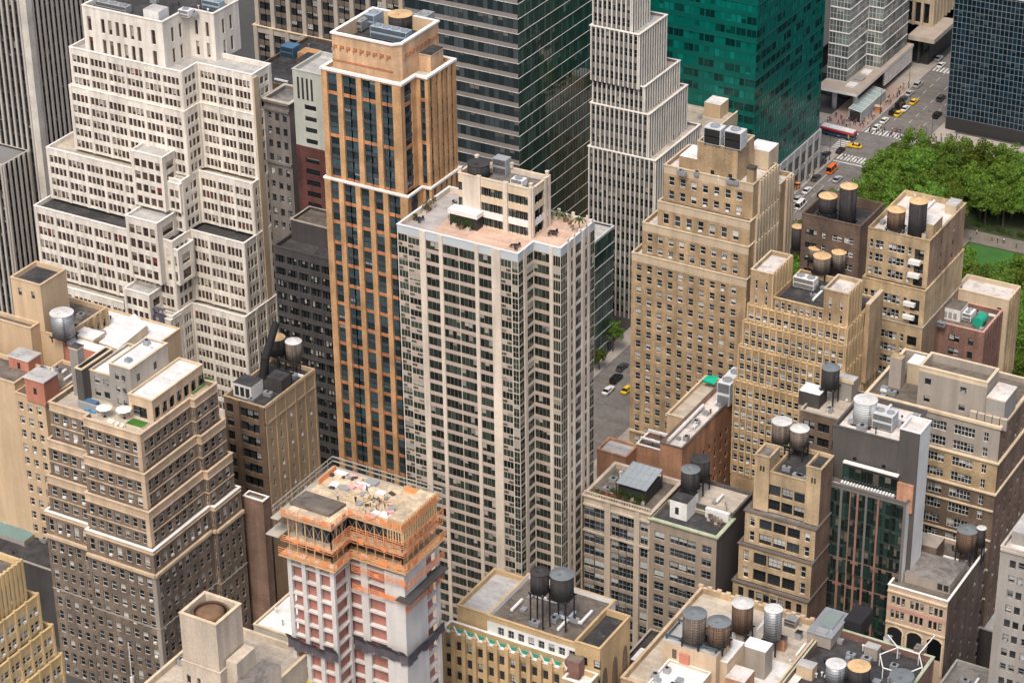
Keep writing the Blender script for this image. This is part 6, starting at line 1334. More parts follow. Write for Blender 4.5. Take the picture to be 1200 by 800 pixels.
# big round fan set in the square concrete tower
fx, fy, fz, fr = FAN
t = Thing('exhaust_fan', 'big rusty round fan sunk in the top of the square concrete tower', 'fan', (fx,fy,fz))
mb = MB(); mb.lathe((fx,fy), [(fr,fz+.02),(fr,fz+1.2),(fr*.93,fz+1.2),(fr*.93,fz+.3)], surf('rusty_steel',(.17,.10,.06),var=.25,streak=.1), 28, False); t.part('shroud', mb)
mb = MB(); mb.lathe((fx,fy), [(fr*.9,fz+.9),(fr*.55,fz+1.25),(.2,fz+1.4)], surf('rusty_mesh',(.20,.12,.07),var=.3,streak=0,scale=2), 28); t.part('domed_guard', mb)
# pipes: white ducts on the red brick roofs
def ducts(label, pts, r, mat=M_DUCT):
    mb = MB()
    for a, b in zip(pts, pts[1:]): mb.tube(a, b, r, mat, 8)
    for p in pts[1:-1]: mb.lathe((p[0],p[1]), [(r*.7,p[2]-r*1.05),(r*1.08,p[2]-r*.5),(r*1.08,p[2]+r*.5),(r*.7,p[2]+r*1.05)], mat, 10)
    for p in pts[1:-1:1]: mb.box(p[0]-.06,p[1]-.06,p[2]-r-1.0,p[0]+.06,p[1]+.06,p[2]-r,M_DARK)
    q = pts[0]; solo('roof_duct', label, 'duct', mb, (q[0],q[1],q[2]-r))
bx, by, bx1, by1, bz = B19
ducts('long white duct running up the red brick roof toward the cooling tower', [(bx+1.0,by+2,bz+.9),(bx+1.0,by+10,bz+.9),(bx+1.0,by+20,bz+.9)], .42)
ducts('white duct crossing the low brick roof left of the red brick wall', [(bx-7,by+4.2,26.3),(bx-4,by+4.2,26.3),(bx-.6,by+4.2,26.3)], .33)
ducts('second white duct on the low brick roof nearest the glazed canopy', [(bx-7.0,by+8.0,26.3),(bx-3.8,by+8.0,26.3),(bx-.8,by+8.0,26.3)], .3)
g_ = P(832,444,29); mb = MB(); tb = surf('green_tarp',(.01,.42,.26),var=.1,streak=0)
mb.face([(g_.x-1.6,g_.y-1,28.9),(g_.x+1.5,g_.y-.8,28.4),(g_.x+1.8,g_.y+1.2,29.6),(g_.x-1.2,g_.y+1.6,29.0)], tb); mb.face([(g_.x-1.6,g_.y-1,28.9),(g_.x-1.2,g_.y+1.6,29.0),(g_.x-1.4,g_.y+1,28.05),(g_.x-1.7,g_.y-.6,28.05)], tb); mb.face([(g_.x-1.6,g_.y-1,28.9),(g_.x-1.7,g_.y-.6,28.05),(g_.x+1.2,g_.y-.6,28.05),(g_.x+1.5,g_.y-.8,28.4)], tb)
solo('tarpaulin', 'bright green tarpaulin draped beside the cooling tower on the red brick roof', 'tarpaulin', mb, (g_.x,g_.y,28))
# the leaning dark flue above the black roof
x0, y0, x1, y1, z = R34; mb = MB(); a = P(308,437,52.5); b = P(316,378,66); b = Vector((a.x+1.5,a.y+4,Z(378,a.x+1.5,a.y+4)))
mb.tube((a.x,a.y,z+.05),(a.x+.3,a.y+.8,z+4.5),.95,M_DARK,12); mb.tube((a.x+.3,a.y+.8,z+4.5),tuple(b),.95,M_DARK,12,.85)
solo('flue', 'fat black flue leaning upward from the black roof below the white tower', 'flue', mb, (a.x,a.y,z))
# black steel frame round the tanks
mb = MB(); c0 = P(312,428,51.3); 
for i in range(4):
    for j in range(2):
        x, y = x0+3.0+i*2.0, y1-6.5+j*3.6; mb.box(x-.12,y-.12,z,x+.12,y+.12,z+2.5,M_DARK)
for j in range(2): mb.box(x0+2.8,y1-6.62+j*3.6,z+2.5,x0+9.2,y1-6.38+j*3.6,z+2.8,M_DARK)
bl('leaning flue').part('dunnage_frame', mb)
# blue beam frame under the big domed tanks
mb = MB(); bm = surf('dark_blue_steel',(.06,.10,.13),var=.1,streak=.1)
x0, y0, x1, y1, z = RH
for yy in (y0+.8, y1-.8): mb.box(x0+.2, yy-.12, z+.75, x1-.2, yy+.12, z+1.1, bm)
for xx in (x0+.5, x0+4, x1-.5):
    mb.box(xx-.1, y0+.5, z+.4, xx+.1, y1-.5, z+.74, bm)
    for yy in (y0+.8, y1-.8): mb.box(xx-.09, yy-.09, z, xx+.09, yy+.09, z+.4, bm)
bl('peeling painted').part('beam_frame', mb)
# skylight bulkhead and pipe truss on the long roof
c = P(975,742,41); t = Thing('skylight', 'long grey skylight box standing on the beige half of the long roof', 'skylight', (c.x,c.y,41.0))
mb = MB(); mb.box(c.x-3.0,c.y-5,41.0,c.x+1.8,c.y+4,43.6,W_TAUPE,W_TAUPE); t.part('curb', mb)
mb = MB(); mb.face([(c.x-3.2,c.y-5.2,43.62),(c.x+2.0,c.y-5.2,43.62),(c.x+2.0,c.y+4.2,43.62),(c.x-3.2,c.y+4.2,43.62)], M_STEEL); mb.box(c.x-1.8,c.y-2.5,43.63,c.x+1.0,c.y+3.2,44.1,M_STEEL,surf('dull_glass',(.22,.27,.26),var=.2,streak=0,rough=.3)); mb.box(c.x-1.6,c.y-4.6,43.63,c.x+.6,c.y-3,44.0,M_STEEL,F_GREY); t.part('glazing', mb)
c = P(1055,785,41); mb = MB(); ps = [(c.x+4.2*math.cos(k*math.pi/3),c.y+4.2*math.sin(k*math.pi/3)) for k in range(6)]
for k in range(6):
    a, b = ps[k], ps[(k+1) % 6]; mb.tube((a[0],a[1],43.2),(b[0],b[1],43.2),.13,M_DUCT,6); mb.tube((a[0],a[1],40.7),(a[0],a[1],43.2),.11,M_DUCT,6)
mb.tube((ps[1][0],ps[1][1],43.2),(ps[1][0]+.5,ps[1][1]+7,43.4),.13,M_DUCT,6); mb.tube((ps[2][0],ps[2][1],43.2),(ps[2][0]-3,ps[2][1]+2.5,43.4),.13,M_DUCT,6)
solo('pipe_frame', 'white hexagonal pipe frame around the blue grey ring tank', 'frame', mb, (c.x,c.y,40.7))
# antenna mast, lower left
a = P(155,798,54); mb = MB(); mb.tube((a.x,a.y,53.1),(a.x,a.y,Z(752,a.x,a.y)),.07,M_DUCT,6); mb.box(a.x-.25,a.y-.25,53.1,a.x+.25,a.y+.25,55.0,M_DUCT)
solo('antenna_mast', 'thin white antenna mast in front of the ornate brown building', 'antenna', mb, (a.x,a.y,53.1))

# ------------------------------------------------------------------ planting and furniture on the terraces
def leafmat(name, c1, c2, tr=.35):
    m, nt, b = newmat(name); L = nt.links.new; nt.nodes.remove(b)
    ge = N(nt,'ShaderNodeNewGeometry'); oi = N(nt,'ShaderNodeObjectInfo')
    mx = N(nt,'ShaderNodeMix', data_type='RGBA'); L(ge.outputs['Random Per Island'], mx.inputs[0]); mx.inputs[6].default_value = (*c1,1); mx.inputs[7].default_value = (*c2,1)
    hs = N(nt,'ShaderNodeHueSaturation'); mr = N(nt,'ShaderNodeMapRange', ins={'To Min':.55,'To Max':1.3}); L(oi.outputs['Random'], mr.inputs['Value']); L(mr.outputs[0], hs.inputs['Value']); L(mx.outputs[2], hs.inputs['Color'])
    mh = N(nt,'ShaderNodeMapRange', ins={'To Min':.475,'To Max':.52}); L(oi.outputs['Random'], mh.inputs['Value']); L(mh.outputs[0], hs.inputs['Hue'])
    d = N(nt,'ShaderNodeBsdfDiffuse'); t = N(nt,'ShaderNodeBsdfTranslucent'); ms = N(nt,'ShaderNodeMixShader'); ms.inputs[0].default_value = tr
    L(hs.outputs[0], d.inputs['Color']); L(hs.outputs[0], t.inputs['Color']); L(d.outputs[0], ms.inputs[1]); L(t.outputs[0], ms.inputs[2]); L(ms.outputs[0], nt.nodes['Material Output'].inputs['Surface'])
    return m
LEAF = leafmat('plane_leaf', (.11,.20,.030), (.25,.38,.075), .5); LEAF2 = leafmat('shrub_leaf', (.03,.085,.015), (.09,.15,.03)); RED_F = leafmat('red_flower', (.40,.02,.05), (.55,.10,.15)); BARK = surf('bark', (.10,.085,.07), var=.2, streak=.2, scale=2)
def foliage(rng, c, rx, ry, rz, nclump, nleaf, size, mats, clump=(.28,.42), flat=.75):
    mb = MB(); cl = []
    for i in range(nclump):
        a = rng.uniform(0,2*math.pi); u = rng.uniform(-.55,1); s = math.sqrt(max(0,1-u*u*.9)); k = rng.uniform(.55,.92)
        cl.append((Vector((c[0]+rx*s*math.cos(a)*k, c[1]+ry*s*math.sin(a)*k, c[2]+rz*u*k)), rng.uniform(*clump)*min(rx,ry)))
    for i in range(nleaf):
        p, r = cl[i % nclump]; n = Vector((rng.gauss(0,1),rng.gauss(0,1),rng.gauss(.25,.9))).normalized(); q = p+Vector((n.x*r,n.y*r,n.z*r*flat))*rng.uniform(.7,1.08)
        nn = (n+Vector((rng.gauss(0,.55),rng.gauss(0,.55),rng.gauss(.2,.55)))).normalized(); t = nn.orthogonal().normalized(); b = nn.cross(t); s = size*rng.uniform(.6,1.3); a = rng.uniform(0,6.28)
        t2 = t*math.cos(a)+b*math.sin(a); b2 = nn.cross(t2)
        mb.face([q-t2*s-b2*s*.15,q-b2*s*.5,q+t2*s,q+b2*s*.5], mats[0] if len(mats) == 1 or rng.random() < .7 else mats[1])
    return mb
def shrub(label, x, y, z, r, h, group=None, mats=None, pot=None, seed=0, cat='shrub', name='shrub'):
    rg = random.Random(seed); t = Thing(name, label, cat, (x,y,z), group)
    zb = z
    if pot: pb = MB(); pb.box(x-pot,y-pot,z,x+pot,y+pot,z+.6,M_WOODB if seed % 2 else W_STONE); t.part('planter', pb); zb = z+.6
    t.part('foliage', foliage(rg, (x,y,zb+h*.5), r, r, h*.55, 9, 170, .16, mats or [LEAF2], (.4,.6)))
    sb = MB(); sb.tube((x,y,zb),(x,y,zb+h*.6),.06,BARK,5); t.part('stem', sb)
zt = TZR
for i, (px, py, r, h, lb) in enumerate([(533,265,1.5,1.7,'low bushy green shrub under the penthouse wing, left'),(541,268,1.5,1.5,'low bushy green shrub under the penthouse wing, middle'),(549,270,1.5,1.6,'low bushy green shrub under the penthouse wing, right'),(533,246,.7,1.6,'dark potted shrub at the left corner of the penthouse'),(483,246,.8,2.0,'dry tawny shrub at the west parapet of the cream tower, first'),(488,243,.8,2.2,'dry tawny shrub at the west parapet of the cream tower, second'),(493,239,.7,1.8,'dry tawny shrub at the west parapet of the cream tower, third'),(643,252,1.4,1.0,'reddish low shrub behind the penthouse on the east terrace'),(653,256,1.5,1.1,'dark low shrub on the back parapet of the east terrace'),(664,259,1.4,1.2,'rounded dark shrub on the back parapet near the corner'),(669,270,.7,1.6,'tawny potted shrub at the east parapet of the cream tower'),(471,254,.5,.7,'small dark potted plant in the west corner of the cream tower')]):
    q = P(px,py,zt); q.x = min(max(q.x,PT[0][0]+1.1),PT[3][0]-1.1); q.y = min(q.y,PT[4][1]-1.1); shrub(lb, q.x, q.y, zt, r*.8, h, None, [leafmat('tawny_leaf',(.16,.13,.05),(.26,.20,.09))] if 'tawny' in lb else [LEAF2], .4, i)
q = P(679,272,zt); q.x = min(q.x,PT[3][0]-1.0); t = Thing('palm_tree', 'small potted palm at the east parapet of the cream tower', 'palm', (q.x,q.y,zt)); mb = MB(); mb.lathe((q.x,q.y),[(.35,zt),(.45,zt+.7)],W_TAUPE,12); t.part('pot', mb); mb = MB(); mb.tube((q.x,q.y,zt+.7),(q.x,q.y,zt+2.3),.08,BARK,6); t.part('trunk', mb); mb = MB()
for k in range(11):
    a = k*.571; pts = [Vector((q.x+math.cos(a)*s_*1.5, q.y+math.sin(a)*s_*1.5, zt+2.3+.75*math.sin(s_*2.6)-.25*s_)) for s_ in (0,.35,.7,1)]
    for u, v in zip(pts, pts[1:]): wv = Vector((-math.sin(a),math.cos(a),0))*.16; mb.face([u-wv,v-wv*.8,v+wv*.8,u+wv], LEAF2)
t.part('fronds', mb)
def table(label, x, y, z, mat=M_DARK, n=4, group=None, umb=None):
    t = Thing('table', label, 'table', (x,y,z), group); mb = MB(); mb.lathe((x,y),[(.6,z+.72),(.6,z+.77)],mat,16,False); t.part('tabletop', mb); mb = MB(); mb.tube((x,y,z),(x,y,z+.719),.05,mat,6); mb.lathe((x,y),[(.3,z),(.28,z+.04)],mat,12,False); t.part('pedestal', mb)
def chair(label, x, y, z, a, mat=M_DARK, group=None):
    t = Thing('chair', label, 'chair', (x,y,z), group); ca, sa = math.cos(a), math.sin(a)
    def at_(u, v): return (x+ca*u-sa*v, y+sa*u+ca*v)
    mb = MB(); mb.obox(at_(0,0),a,.46,.46,z+.42,z+.47,mat); t.part('seat', mb); mb = MB(); mb.obox(at_(0,.21),a,.46,.05,z+.471,z+.9,mat); t.part('backrest', mb)
    for u in (-.2,.2):
        for v in (-.2,.2): mb = MB(); mb.obox(at_(u,v),a,.04,.04,z,z+.419,mat); t.part('leg', mb)
tabs = [(686,0,0)]
for nm, px, py, k, m_ in (('by the east parapet of the cream tower terrace',648,275,4,M_DARK),('at the front corner of the cream tower terrace',604,291,3,M_DARK),('in the west corner of the cream tower terrace',485,258,3,M_DARK)):
    q = P(px,py,zt); q.x = min(max(q.x,PT[0][0]+2.0),PT[3][0]-2.0); table('small dark round table '+nm, q.x, q.y, zt, m_)
    for i in range(k): a = i*2*math.pi/k+.4; chair('dark terrace chair around the table '+nm, q.x-math.sin(a)*-.95, q.y+math.cos(a)*.95, zt, a, m_, 'chairs around the table '+nm)
# ornate building's terrace
def umbrella(label, x, y, z, r):
    t = Thing('parasol', label, 'parasol', (x,y,z)); mb = MB(); mb.tube((x,y,z),(x,y,z+2.6),.04,M_DARK,6); mb.lathe((x,y),[(.35,z),(.32,z+.08)],M_DARK,12,False); t.part('pole', mb)
    mb = MB(); mb.lathe((x,y),[(r,z+2.1),(r*.98,z+2.14),(r*.5,z+2.45),(.05,z+2.72)],surf('ivory_canvas',(.78,.74,.64),var=.05,streak=0),8,False); t.part('canopy', mb)
q = P(123,488,Z30); umbrella('ivory parasol over the sofas on the ornate terrace, nearer the grey wall', q.x, q.y, Z30, 1.7)
q = P(146,490,Z30); umbrella('ivory parasol beside the lawn patch on the ornate terrace', q.x, q.y, Z30, 1.7)
blue = surf('sky_blue_canvas', (.05,.32,.62), var=.05, streak=0)
for i, (px, py) in enumerate(((103,481),(108,483))):
    q = P(px,py,Z30); t = Thing('sun_lounger', 'bright blue lounger on the ornate terrace, '+('end one toward the dark planter' if i == 0 else 'the one nearer the parasol'), 'lounger', (q.x,q.y,Z30)); mb = MB(); mb.box(q.x-.8,q.y-.38,Z30+.3,q.x+.9,q.y+.38,Z30+.42,blue); t.part('mattress', mb); mb = MB()
    for sx in (-.7,.8):
        for sy in (-.3,.3): mb = MB(); mb.box(q.x+sx-.04,q.y+sy-.04,Z30,q.x+sx+.04,q.y+sy+.04,Z30+.299,F_WHITE); t.part('leg', mb)
for i, (px, py, lb) in enumerate(((137,499,'ivory armchair left of the lawn patch on the ornate terrace'),(143,501,'ivory armchair touching the lawn patch on the ornate terrace'),(130,496,'ivory sofa below the first parasol on the ornate terrace'))):
    q = P(px,py,Z30); t = Thing('armchair', lb, 'armchair', (q.x,q.y,Z30)); iv = surf('ivory_canvas',(.78,.74,.64)); mb = MB(); w_ = .9 if i < 2 else 1.7; mb.box(q.x-w_/2,q.y-.4,Z30,q.x+w_/2,q.y+.4,Z30+.42,iv); t.part('seat', mb); mb = MB(); mb.box(q.x-w_/2,q.y+.25,Z30+.421,q.x+w_/2,q.y+.4,Z30+.85,iv); t.part('backrest', mb)
    for s_ in (-1,1): mb = MB(); mb.box(q.x+s_*(w_/2-.09)-.08,q.y-.38,Z30+.421,q.x+s_*(w_/2-.09)+.08,q.y+.24,Z30+.62,iv); t.part('armrest', mb)
LAWN = surf('turf', (.055,.16,.03), var=.25, streak=0, scale=2)
for px, py, wd, dp, lb, zz in ((161,497,4.2,2.6,'rectangular lawn planter at the front corner of the ornate terrace',Z30),(234,453,2.4,7.5,'rectangular lawn planter by the east parapet of the ornate terrace',Z30)):
    q = P(px,py,zz); t = Thing('lawn_planter', lb, 'planter', (q.x,q.y,zz)); mb = MB(); mb.box(q.x-wd/2,q.y-dp/2,zz,q.x+wd/2,q.y+dp/2,zz+.3,TRIM); t.part('curb', mb); mb = MB(); mb.box(q.x-wd/2+.12,q.y-dp/2+.12,zz+.301,q.x+wd/2-.12,q.y+dp/2-.12,zz+.36,LAWN); t.part('turf', mb)
q = P(88,492,Z30); q.y = max(q.y, O30[1]+4.2); mb = MB(); mb.box(q.x-2.5,q.y-.3,Z30,q.x+2.4,q.y+.3,Z30+1.6,F_GREY); mb.box(q.x-2.3,q.y+1.4,Z30,q.x+.5,q.y+2.8,Z30+.9,surf('dull_blue',(.08,.17,.28))); solo('planter_wall', 'dark screen with a blue crate behind it on the ornate terrace', 'screen', mb, (q.x,q.y,Z30))
# roof garden of the limestone loft
gx0, gy0, gx1, gy1, gz = GARD; rg = random.Random(5); gspots = [(698,580,1),(705,583,1),(712,583,1),(719,586,1),(727,588,1),(735,586,0),(741,583,0),(747,589,0),(754,588,0),(734,594,0),(744,595,0),(726,581,0),(717,578,0)]
for i, (px, py, rd) in enumerate(gspots):
    q = P(px,py+2,gz); shrub('red flowering shrub in the roof garden beside the cream tower' if rd else 'dark leafy shrub in the roof garden under the glazed canopy', q.x, max(q.y,gy0+.9), gz, .75, 1.3, 'flowering shrubs in the roof garden' if rd else 'leafy shrubs in the roof garden', [LEAF2, RED_F] if rd else [LEAF2], .35, i+20)
for i in range(4):
    q = P(829+i*4.2,611+i*2.2,44.6); shrub('pale dry shrub in a box on the corner of the grey brown roof', q.x, q.y+.8, 44.5, .6, .9, 'dry shrubs on the grey brown roof', [leafmat('pale_leaf',(.25,.22,.17),(.40,.34,.28))], .35, i+40)
# casting deck of the construction tower: sheets, posts, workers come later
PCk, zd = CONDECK; sheet = surf('white_sheet',(.75,.72,.70),var=.1,streak=0); pinks = surf('pink_sheet',(.70,.40,.38),var=.1,streak=0); rg = random.Random(9)
spots = [(400,556,'white',2.2,1.2),(415,560,'pink',2.0,1.4),(424,570,'white',2.6,1.6),(436,566,'grey',2.4,1.5),(392,568,'white',1.6,1.4),(447,578,'white',1.8,1.2),(404,572,'grey',1.8,1.2),(434,607,'pink',1.8,1.0),(452,604,'white',2.2,1.4),(441,602,'white',1.4,1.0)]
names = ['pile at the back left edge','pile near the back middle','broad pile in the middle of the deck','pile beside the back post','small pile behind the rebar mats','pile at the right rear corner','pile just behind the rebar mats','pile at the front parapet of the right wing','broad pile on the right wing','small pile in the centre of the right wing']
for i, (px, py, cc, a_, b_) in enumerate(spots):
    q = P(px,py,zd); mb = MB(); n = rg.randint(3,6)
    for k in range(n): mb.obox((q.x+rg.uniform(-.15,.15),q.y+rg.uniform(-.1,.1)), rg.uniform(-.1,.1), a_, b_, zd+.02+k*.09, zd+.02+k*.09+.08, {'white':sheet,'pink':pinks,'grey':F_GREY}[cc])
    solo('material_stack', cc+' sheet '+names[i]+' of the construction tower', 'stack', mb, (q.x,q.y,zd))
for i in range(26):
    q = P(rg.uniform(425,455), rg.uniform(583,607), zd); q.x = min(q.x, PCk[3][0]-3.6)
    mb = MB(); h = rg.uniform(.5,1.6) if i else 3.2; mb.bar((q.x,q.y,zd+.02),(q.x+rg.uniform(-.15,.15),q.y+rg.uniform(-.15,.15),zd+h),.06,M_DARK if i % 3 else TIM); mb.obox((q.x,q.y),rg.uniform(0,3),.5,.12,zd+.021,zd+.12,TIM)
    if i < 1: solo('steel_post', 'tallest dark steel post standing in the middle of the construction deck', 'post', mb, (q.x,q.y,zd))
    else: solo('rebar_starter', 'short starter bar rising from the construction deck', 'rebar', mb, (q.x,q.y,zd), 'starter bars on the construction deck')

rg = random.Random(31)
pl_c = {'plank':TIM,'panel':PLY,'dark panel':W_DKSTONE,'grey panel':F_GREY,'red panel':surf('pink_sheet',(.70,.40,.38))}
for i in range(46):
    px, py = (rg.uniform(388,430), rg.uniform(553,592)) if i < 26 else (rg.uniform(420,462), rg.uniform(578,608))
    q = P(px,py,zd); k = rg.choice(['plank','plank','panel','dark panel','grey panel','red panel']); ln = rg.uniform(1.2,3.2) if k == 'plank' else rg.uniform(.7,1.6)
    if q.x > PCk[3][0]-3.6 or q.y > PCk[4][1]-1.2: continue
    if q.x > PCk[1][0]-.5 and q.y < PCk[2][1]+.6: continue
    mb = MB(); zz = zd+.03+i*.004; mb.obox((q.x,q.y), rg.uniform(0,3.1), ln, .22 if k == 'plank' else ln*.6, zz, zz+(.10 if k == 'plank' else rg.uniform(.06,.5)), pl_c[k])
    solo('building_material', 'loose '+k+' lying on the construction deck', 'material', mb, (q.x,q.y,zd), 'loose '+k+'s on the construction deck')

LB = bl('broad low building with a long'); rp = surf('new_white_membrane',(.70,.69,.66),var=.1,streak=0,spot=.3,spotcol=(.5,.48,.45),seam=.12)
c0 = P(905,778,41); mb = MB(); mb.face([(c0.x-1.5,c0.y-9,41.012),(c0.x+6.5,c0.y-9,41.012),(c0.x+6.5,c0.y+1.5,41.012),(c0.x-1.5,c0.y+1.5,41.012)], rp); LB.part('roof_patch', mb)
for (px, py, a_, b_, h_, m_, t_) in ((916,760,1.6,1.4,2.6,W_RED,R_TAR),(936,748,1.1,1.1,1.5,M_STEEL,M_DARK),(1022,768,2.6,1.8,2.2,W_TAUPE,R_LIGHTG),(1078,768,2.0,1.6,1.9,W_REDDK,R_GREY),(945,790,3.2,2.2,2.4,BAND,R_LIGHTG),(868,752,1.6,1.0,2.0,W_TAUPE,R_TAR),(1040,752,1.2,1.2,1.2,M_DUCT,M_STEEL)):
    c = P(px,py,41); mb = MB(); mb.box(c.x-a_/2,c.y-b_/2,40.6,c.x+a_/2,c.y+b_/2,41+h_,m_,t_); mb.box(c.x-a_/2-.08,c.y-b_/2-.08,41+h_,c.x+a_/2+.08,c.y+b_/2+.08,41+h_+.12,m_,t_); LB.part('roof_hut', mb)
clutter(bl('tan brick tower with ribbed'), (TAN[0]-5,TAN[1]-3.5,TAN[0]-.5,TAN[1]-.5,74.1), 3, 51, False)
clutter(bl('plain tan stucco'), (T32[0]+.2,T32[1]+1,T32[0]+4,T32[2]+6,T32[3]), 3, 52, False)
clutter(bl('peeling painted'), (RH[0]+.3,RH[1]-9,RH[0]+8,RH[1]-1,46.2), 5, 53, False)
clutter(bl('limestone loft'), (GARD[0]+1,GARD[1]+3,GARD[0]+5,GARD[3]-1,GARD[4]), 5, 54)
# ================================================================== ground, avenue, park
def sheet_obj(name, polys, z, mat, kind='structure'):
    mb = MB()
    for p in polys: mb.face([(x,y,z) for x, y in p], mat)
    o = link(name, mb.mesh(name), None); o['kind'] = kind; return o
ASPH = surf('asphalt', (.19,.177,.165), var=.18, streak=0, scale=.25, spot=.4, spotcol=(.135,.125,.118), grain=.06, seam=.10)
GRND = surf('city_ground', (.07,.068,.066), var=.2, streak=0, scale=.05)
PAVE = surf('pavement', (.38,.34,.30), var=.15, streak=0, scale=.5, spot=.35, spotcol=(.2,.18,.165), grain=.04)
PLAZA = surf('pinkish_paving', (.34,.26,.22), var=.14, streak=0, scale=.5)
PAINT = surf('road_paint', (.68,.67,.63), var=.15, streak=0, scale=1.5, spot=.45, spotcol=(.35,.34,.33))
sheet_obj('ground', [rect(-2500,-600,1500,4000)], -.02, GRND)
XW, XE = -266.6, -247.0; YA, YB = 661.0, 676.5
sheet_obj('avenue_road', [rect(XW,300,XE,1500)], .004, ASPH)
sheet_obj('cross_street', [rect(-420,YA,XW,YB), rect(XE,YA,60,YB)], .004, ASPH)
mb = MB()
for a in (rect(XW-4.5,300,XW,YA), rect(XW-14,YB,XW,742), rect(XE,300,XE+4.5,YA), rect(XE,YB,XE+5.5,742), rect(XE+5.5,YB,-150,YB+13), rect(-420,YA-4.5,XW-4.5,YA), rect(XW-40,YB,XW-14,YB+8), rect(XE+4.5,YA-4,-100,YA)):
    mb.prism(a, -.01, .14, PAVE)
o = link('pavement', mb.mesh('pavement'), None); o['kind'] = 'structure'
mb = MB()
def zebra(x0, x1, y0, y1, n, alongx=True):
    for i in range(n):
        if alongx: w_ = (x1-x0)/n; mb.face([(x0+i*w_,y0,.010),(x0+i*w_+w_*.55,y0,.010),(x0+i*w_+w_*.55,y1,.010),(x0+i*w_,y1,.010)], PAINT)
        else: w_ = (y1-y0)/n; mb.face([(x0,y0+i*w_,.010),(x1,y0+i*w_,.010),(x1,y0+i*w_+w_*.55,.010),(x0,y0+i*w_+w_*.55,.010)], PAINT)
zebra(XW+.4, XE-.6, 676.8, 681.0, 16); zebra(XW+.6, XE-.6, 654.5, 658.8, 17); zebra(XW+.5,XE-.5,733.5,737.5,15); zebra(XW-4.2,XW-.5,661.8,675.5,10,False)
for i in range(14):
    for x in (-261.6,-256.7,-251.9):
        y = 560+i*6; mb.face([(x,y,.010),(x+.14,y,.010),(x+.14,y+3,.010),(x,y+3,.010)], PAINT) if y < 650 else None
        y = 690+i*6; mb.face([(x,y,.010),(x+.14,y,.010),(x+.14,y+3,.010),(x,y+3,.010)], PAINT) if y < 800 else None
for x in (XW+2.6,): mb.face([(x,560,.010),(x+.16,560,.010),(x+.16,652,.010),(x,652,.010)], PAINT)
mb.face([(XW+.3,652.6,.010),(XE-.3,652.6,.010),(XE-.3,653.2,.010),(XW+.3,653.2,.010)], PAINT)
o = link('road_markings', mb.mesh('road_markings'), None); o['kind'] = 'structure'
sheet_obj('plaza', [rect(XW-13.9,YB+.1,XW-.6,YB+40)], .146, PLAZA)
EARTH = surf('park_soil', (.045,.06,.028), var=.25, streak=0, scale=.4)
sheet_obj('park_ground', [rect(XE+4.6,520,0,YA-4.1)], .012, EARTH)
sheet_obj('lawn', [rect(-209.5,588,-120,619.3)], .03, surf('park_lawn', (.045,.135,.028), var=.2, streak=0, scale=.6, grain=.08))
sheet_obj('gravel_path', [rect(-214,620,-120,627.5), rect(-213.5,580,-210.2,619.9)], .026, surf('gravel', (.185,.165,.14), var=.2, streak=0, scale=1.2, grain=.08))

# ------------------------------------------------------------------ trees
def tree_proto(seed, h, r):
    rg = random.Random(seed); t = Thing('park_tree', 'tree', 'tree', (0,0,0), 'trees in the park canopy')
    mb = MB(); tx, ty = rg.uniform(-.4,.4), rg.uniform(-.4,.4); mb.tube((0,0,0),(tx,ty,h*.45),.34,BARK,8,.22); mb.tube((tx,ty,h*.45),(tx*1.6,ty*1.6,h*.85),.22,BARK,7,.06)
    for k in range(7):
        a = k*.9+rg.uniform(-.3,.3); z0 = h*rg.uniform(.34,.6); e = (math.cos(a)*r*.72, math.sin(a)*r*.72, z0+h*rg.uniform(.18,.32)); mb.tube((tx,ty,z0), e, .13, BARK, 6, .035)
        for q in (-.5,.5): mb.tube((e[0]*.55,e[1]*.55,z0+(e[2]-z0)*.55),(math.cos(a+q)*r*.8,math.sin(a+q)*r*.8,e[2]+rg.uniform(0,.8)),.06,BARK,5,.02)
    t.part('trunk', mb); t.part('crown', foliage(rg, (tx,ty,h*.60), r*1.06, r*rg.uniform(.95,1.12), h*.42, 50, 3600, .36, [LEAF], (.17,.33), .8)); return t.o
protos = [tree_proto(100+i, h, r) for i, (h, r) in enumerate(((15,4.6),(17,5.2),(13.5,4.3),(16,4.8),(14.5,5.4),(12.5,3.9)))]
rg = random.Random(42); pts = []
def scatter(x0, x1, y0, y1, d, tries=900):
    for _ in range(tries):
        p = (rg.uniform(x0,x1), rg.uniform(y0,y1))
        if all((p[0]-q[0])**2+(p[1]-q[1])**2 > d*d for q in pts): pts.append(p)
scatter(-243.5,-216,548,654,4.7,1600); scatter(-215,-160,631.5,654,4.2,1800); scatter(-209,-146,540,588,4.8,1700)
used = [False]*6
for i, (x, y) in enumerate(pts):
    k = rg.randrange(6); src = protos[k]
    if used[k]: o = copy_tree(src)
    else: o = src; used[k] = True
    o.location = (x, y, 0); o.rotation_euler = (0,0,rg.uniform(0,6.28)); s = rg.uniform(.88,1.12); o.scale = (s,s,s*rg.uniform(.92,1.08))
    if x < -236: lb, gp = 'leafy green tree on the park edge along the avenue', 'park trees along the avenue'
    elif y > 634: lb, gp = 'leafy green tree in the park belt below the dark glass block', 'park trees below the dark glass block'
    elif x > -210: lb, gp = 'leafy light green tree on the near side of the park lawn', 'park trees near the lawn'
    else: lb, gp = 'leafy green tree in the dense park canopy left of the lawn', 'park trees left of the lawn'
    o['label'] = lb; o['group'] = gp
for k in range(6):
    if not used[k]:
        for c in list(protos[k].children): bpy.data.objects.remove(c)
        bpy.data.objects.remove(protos[k])
ti = 0
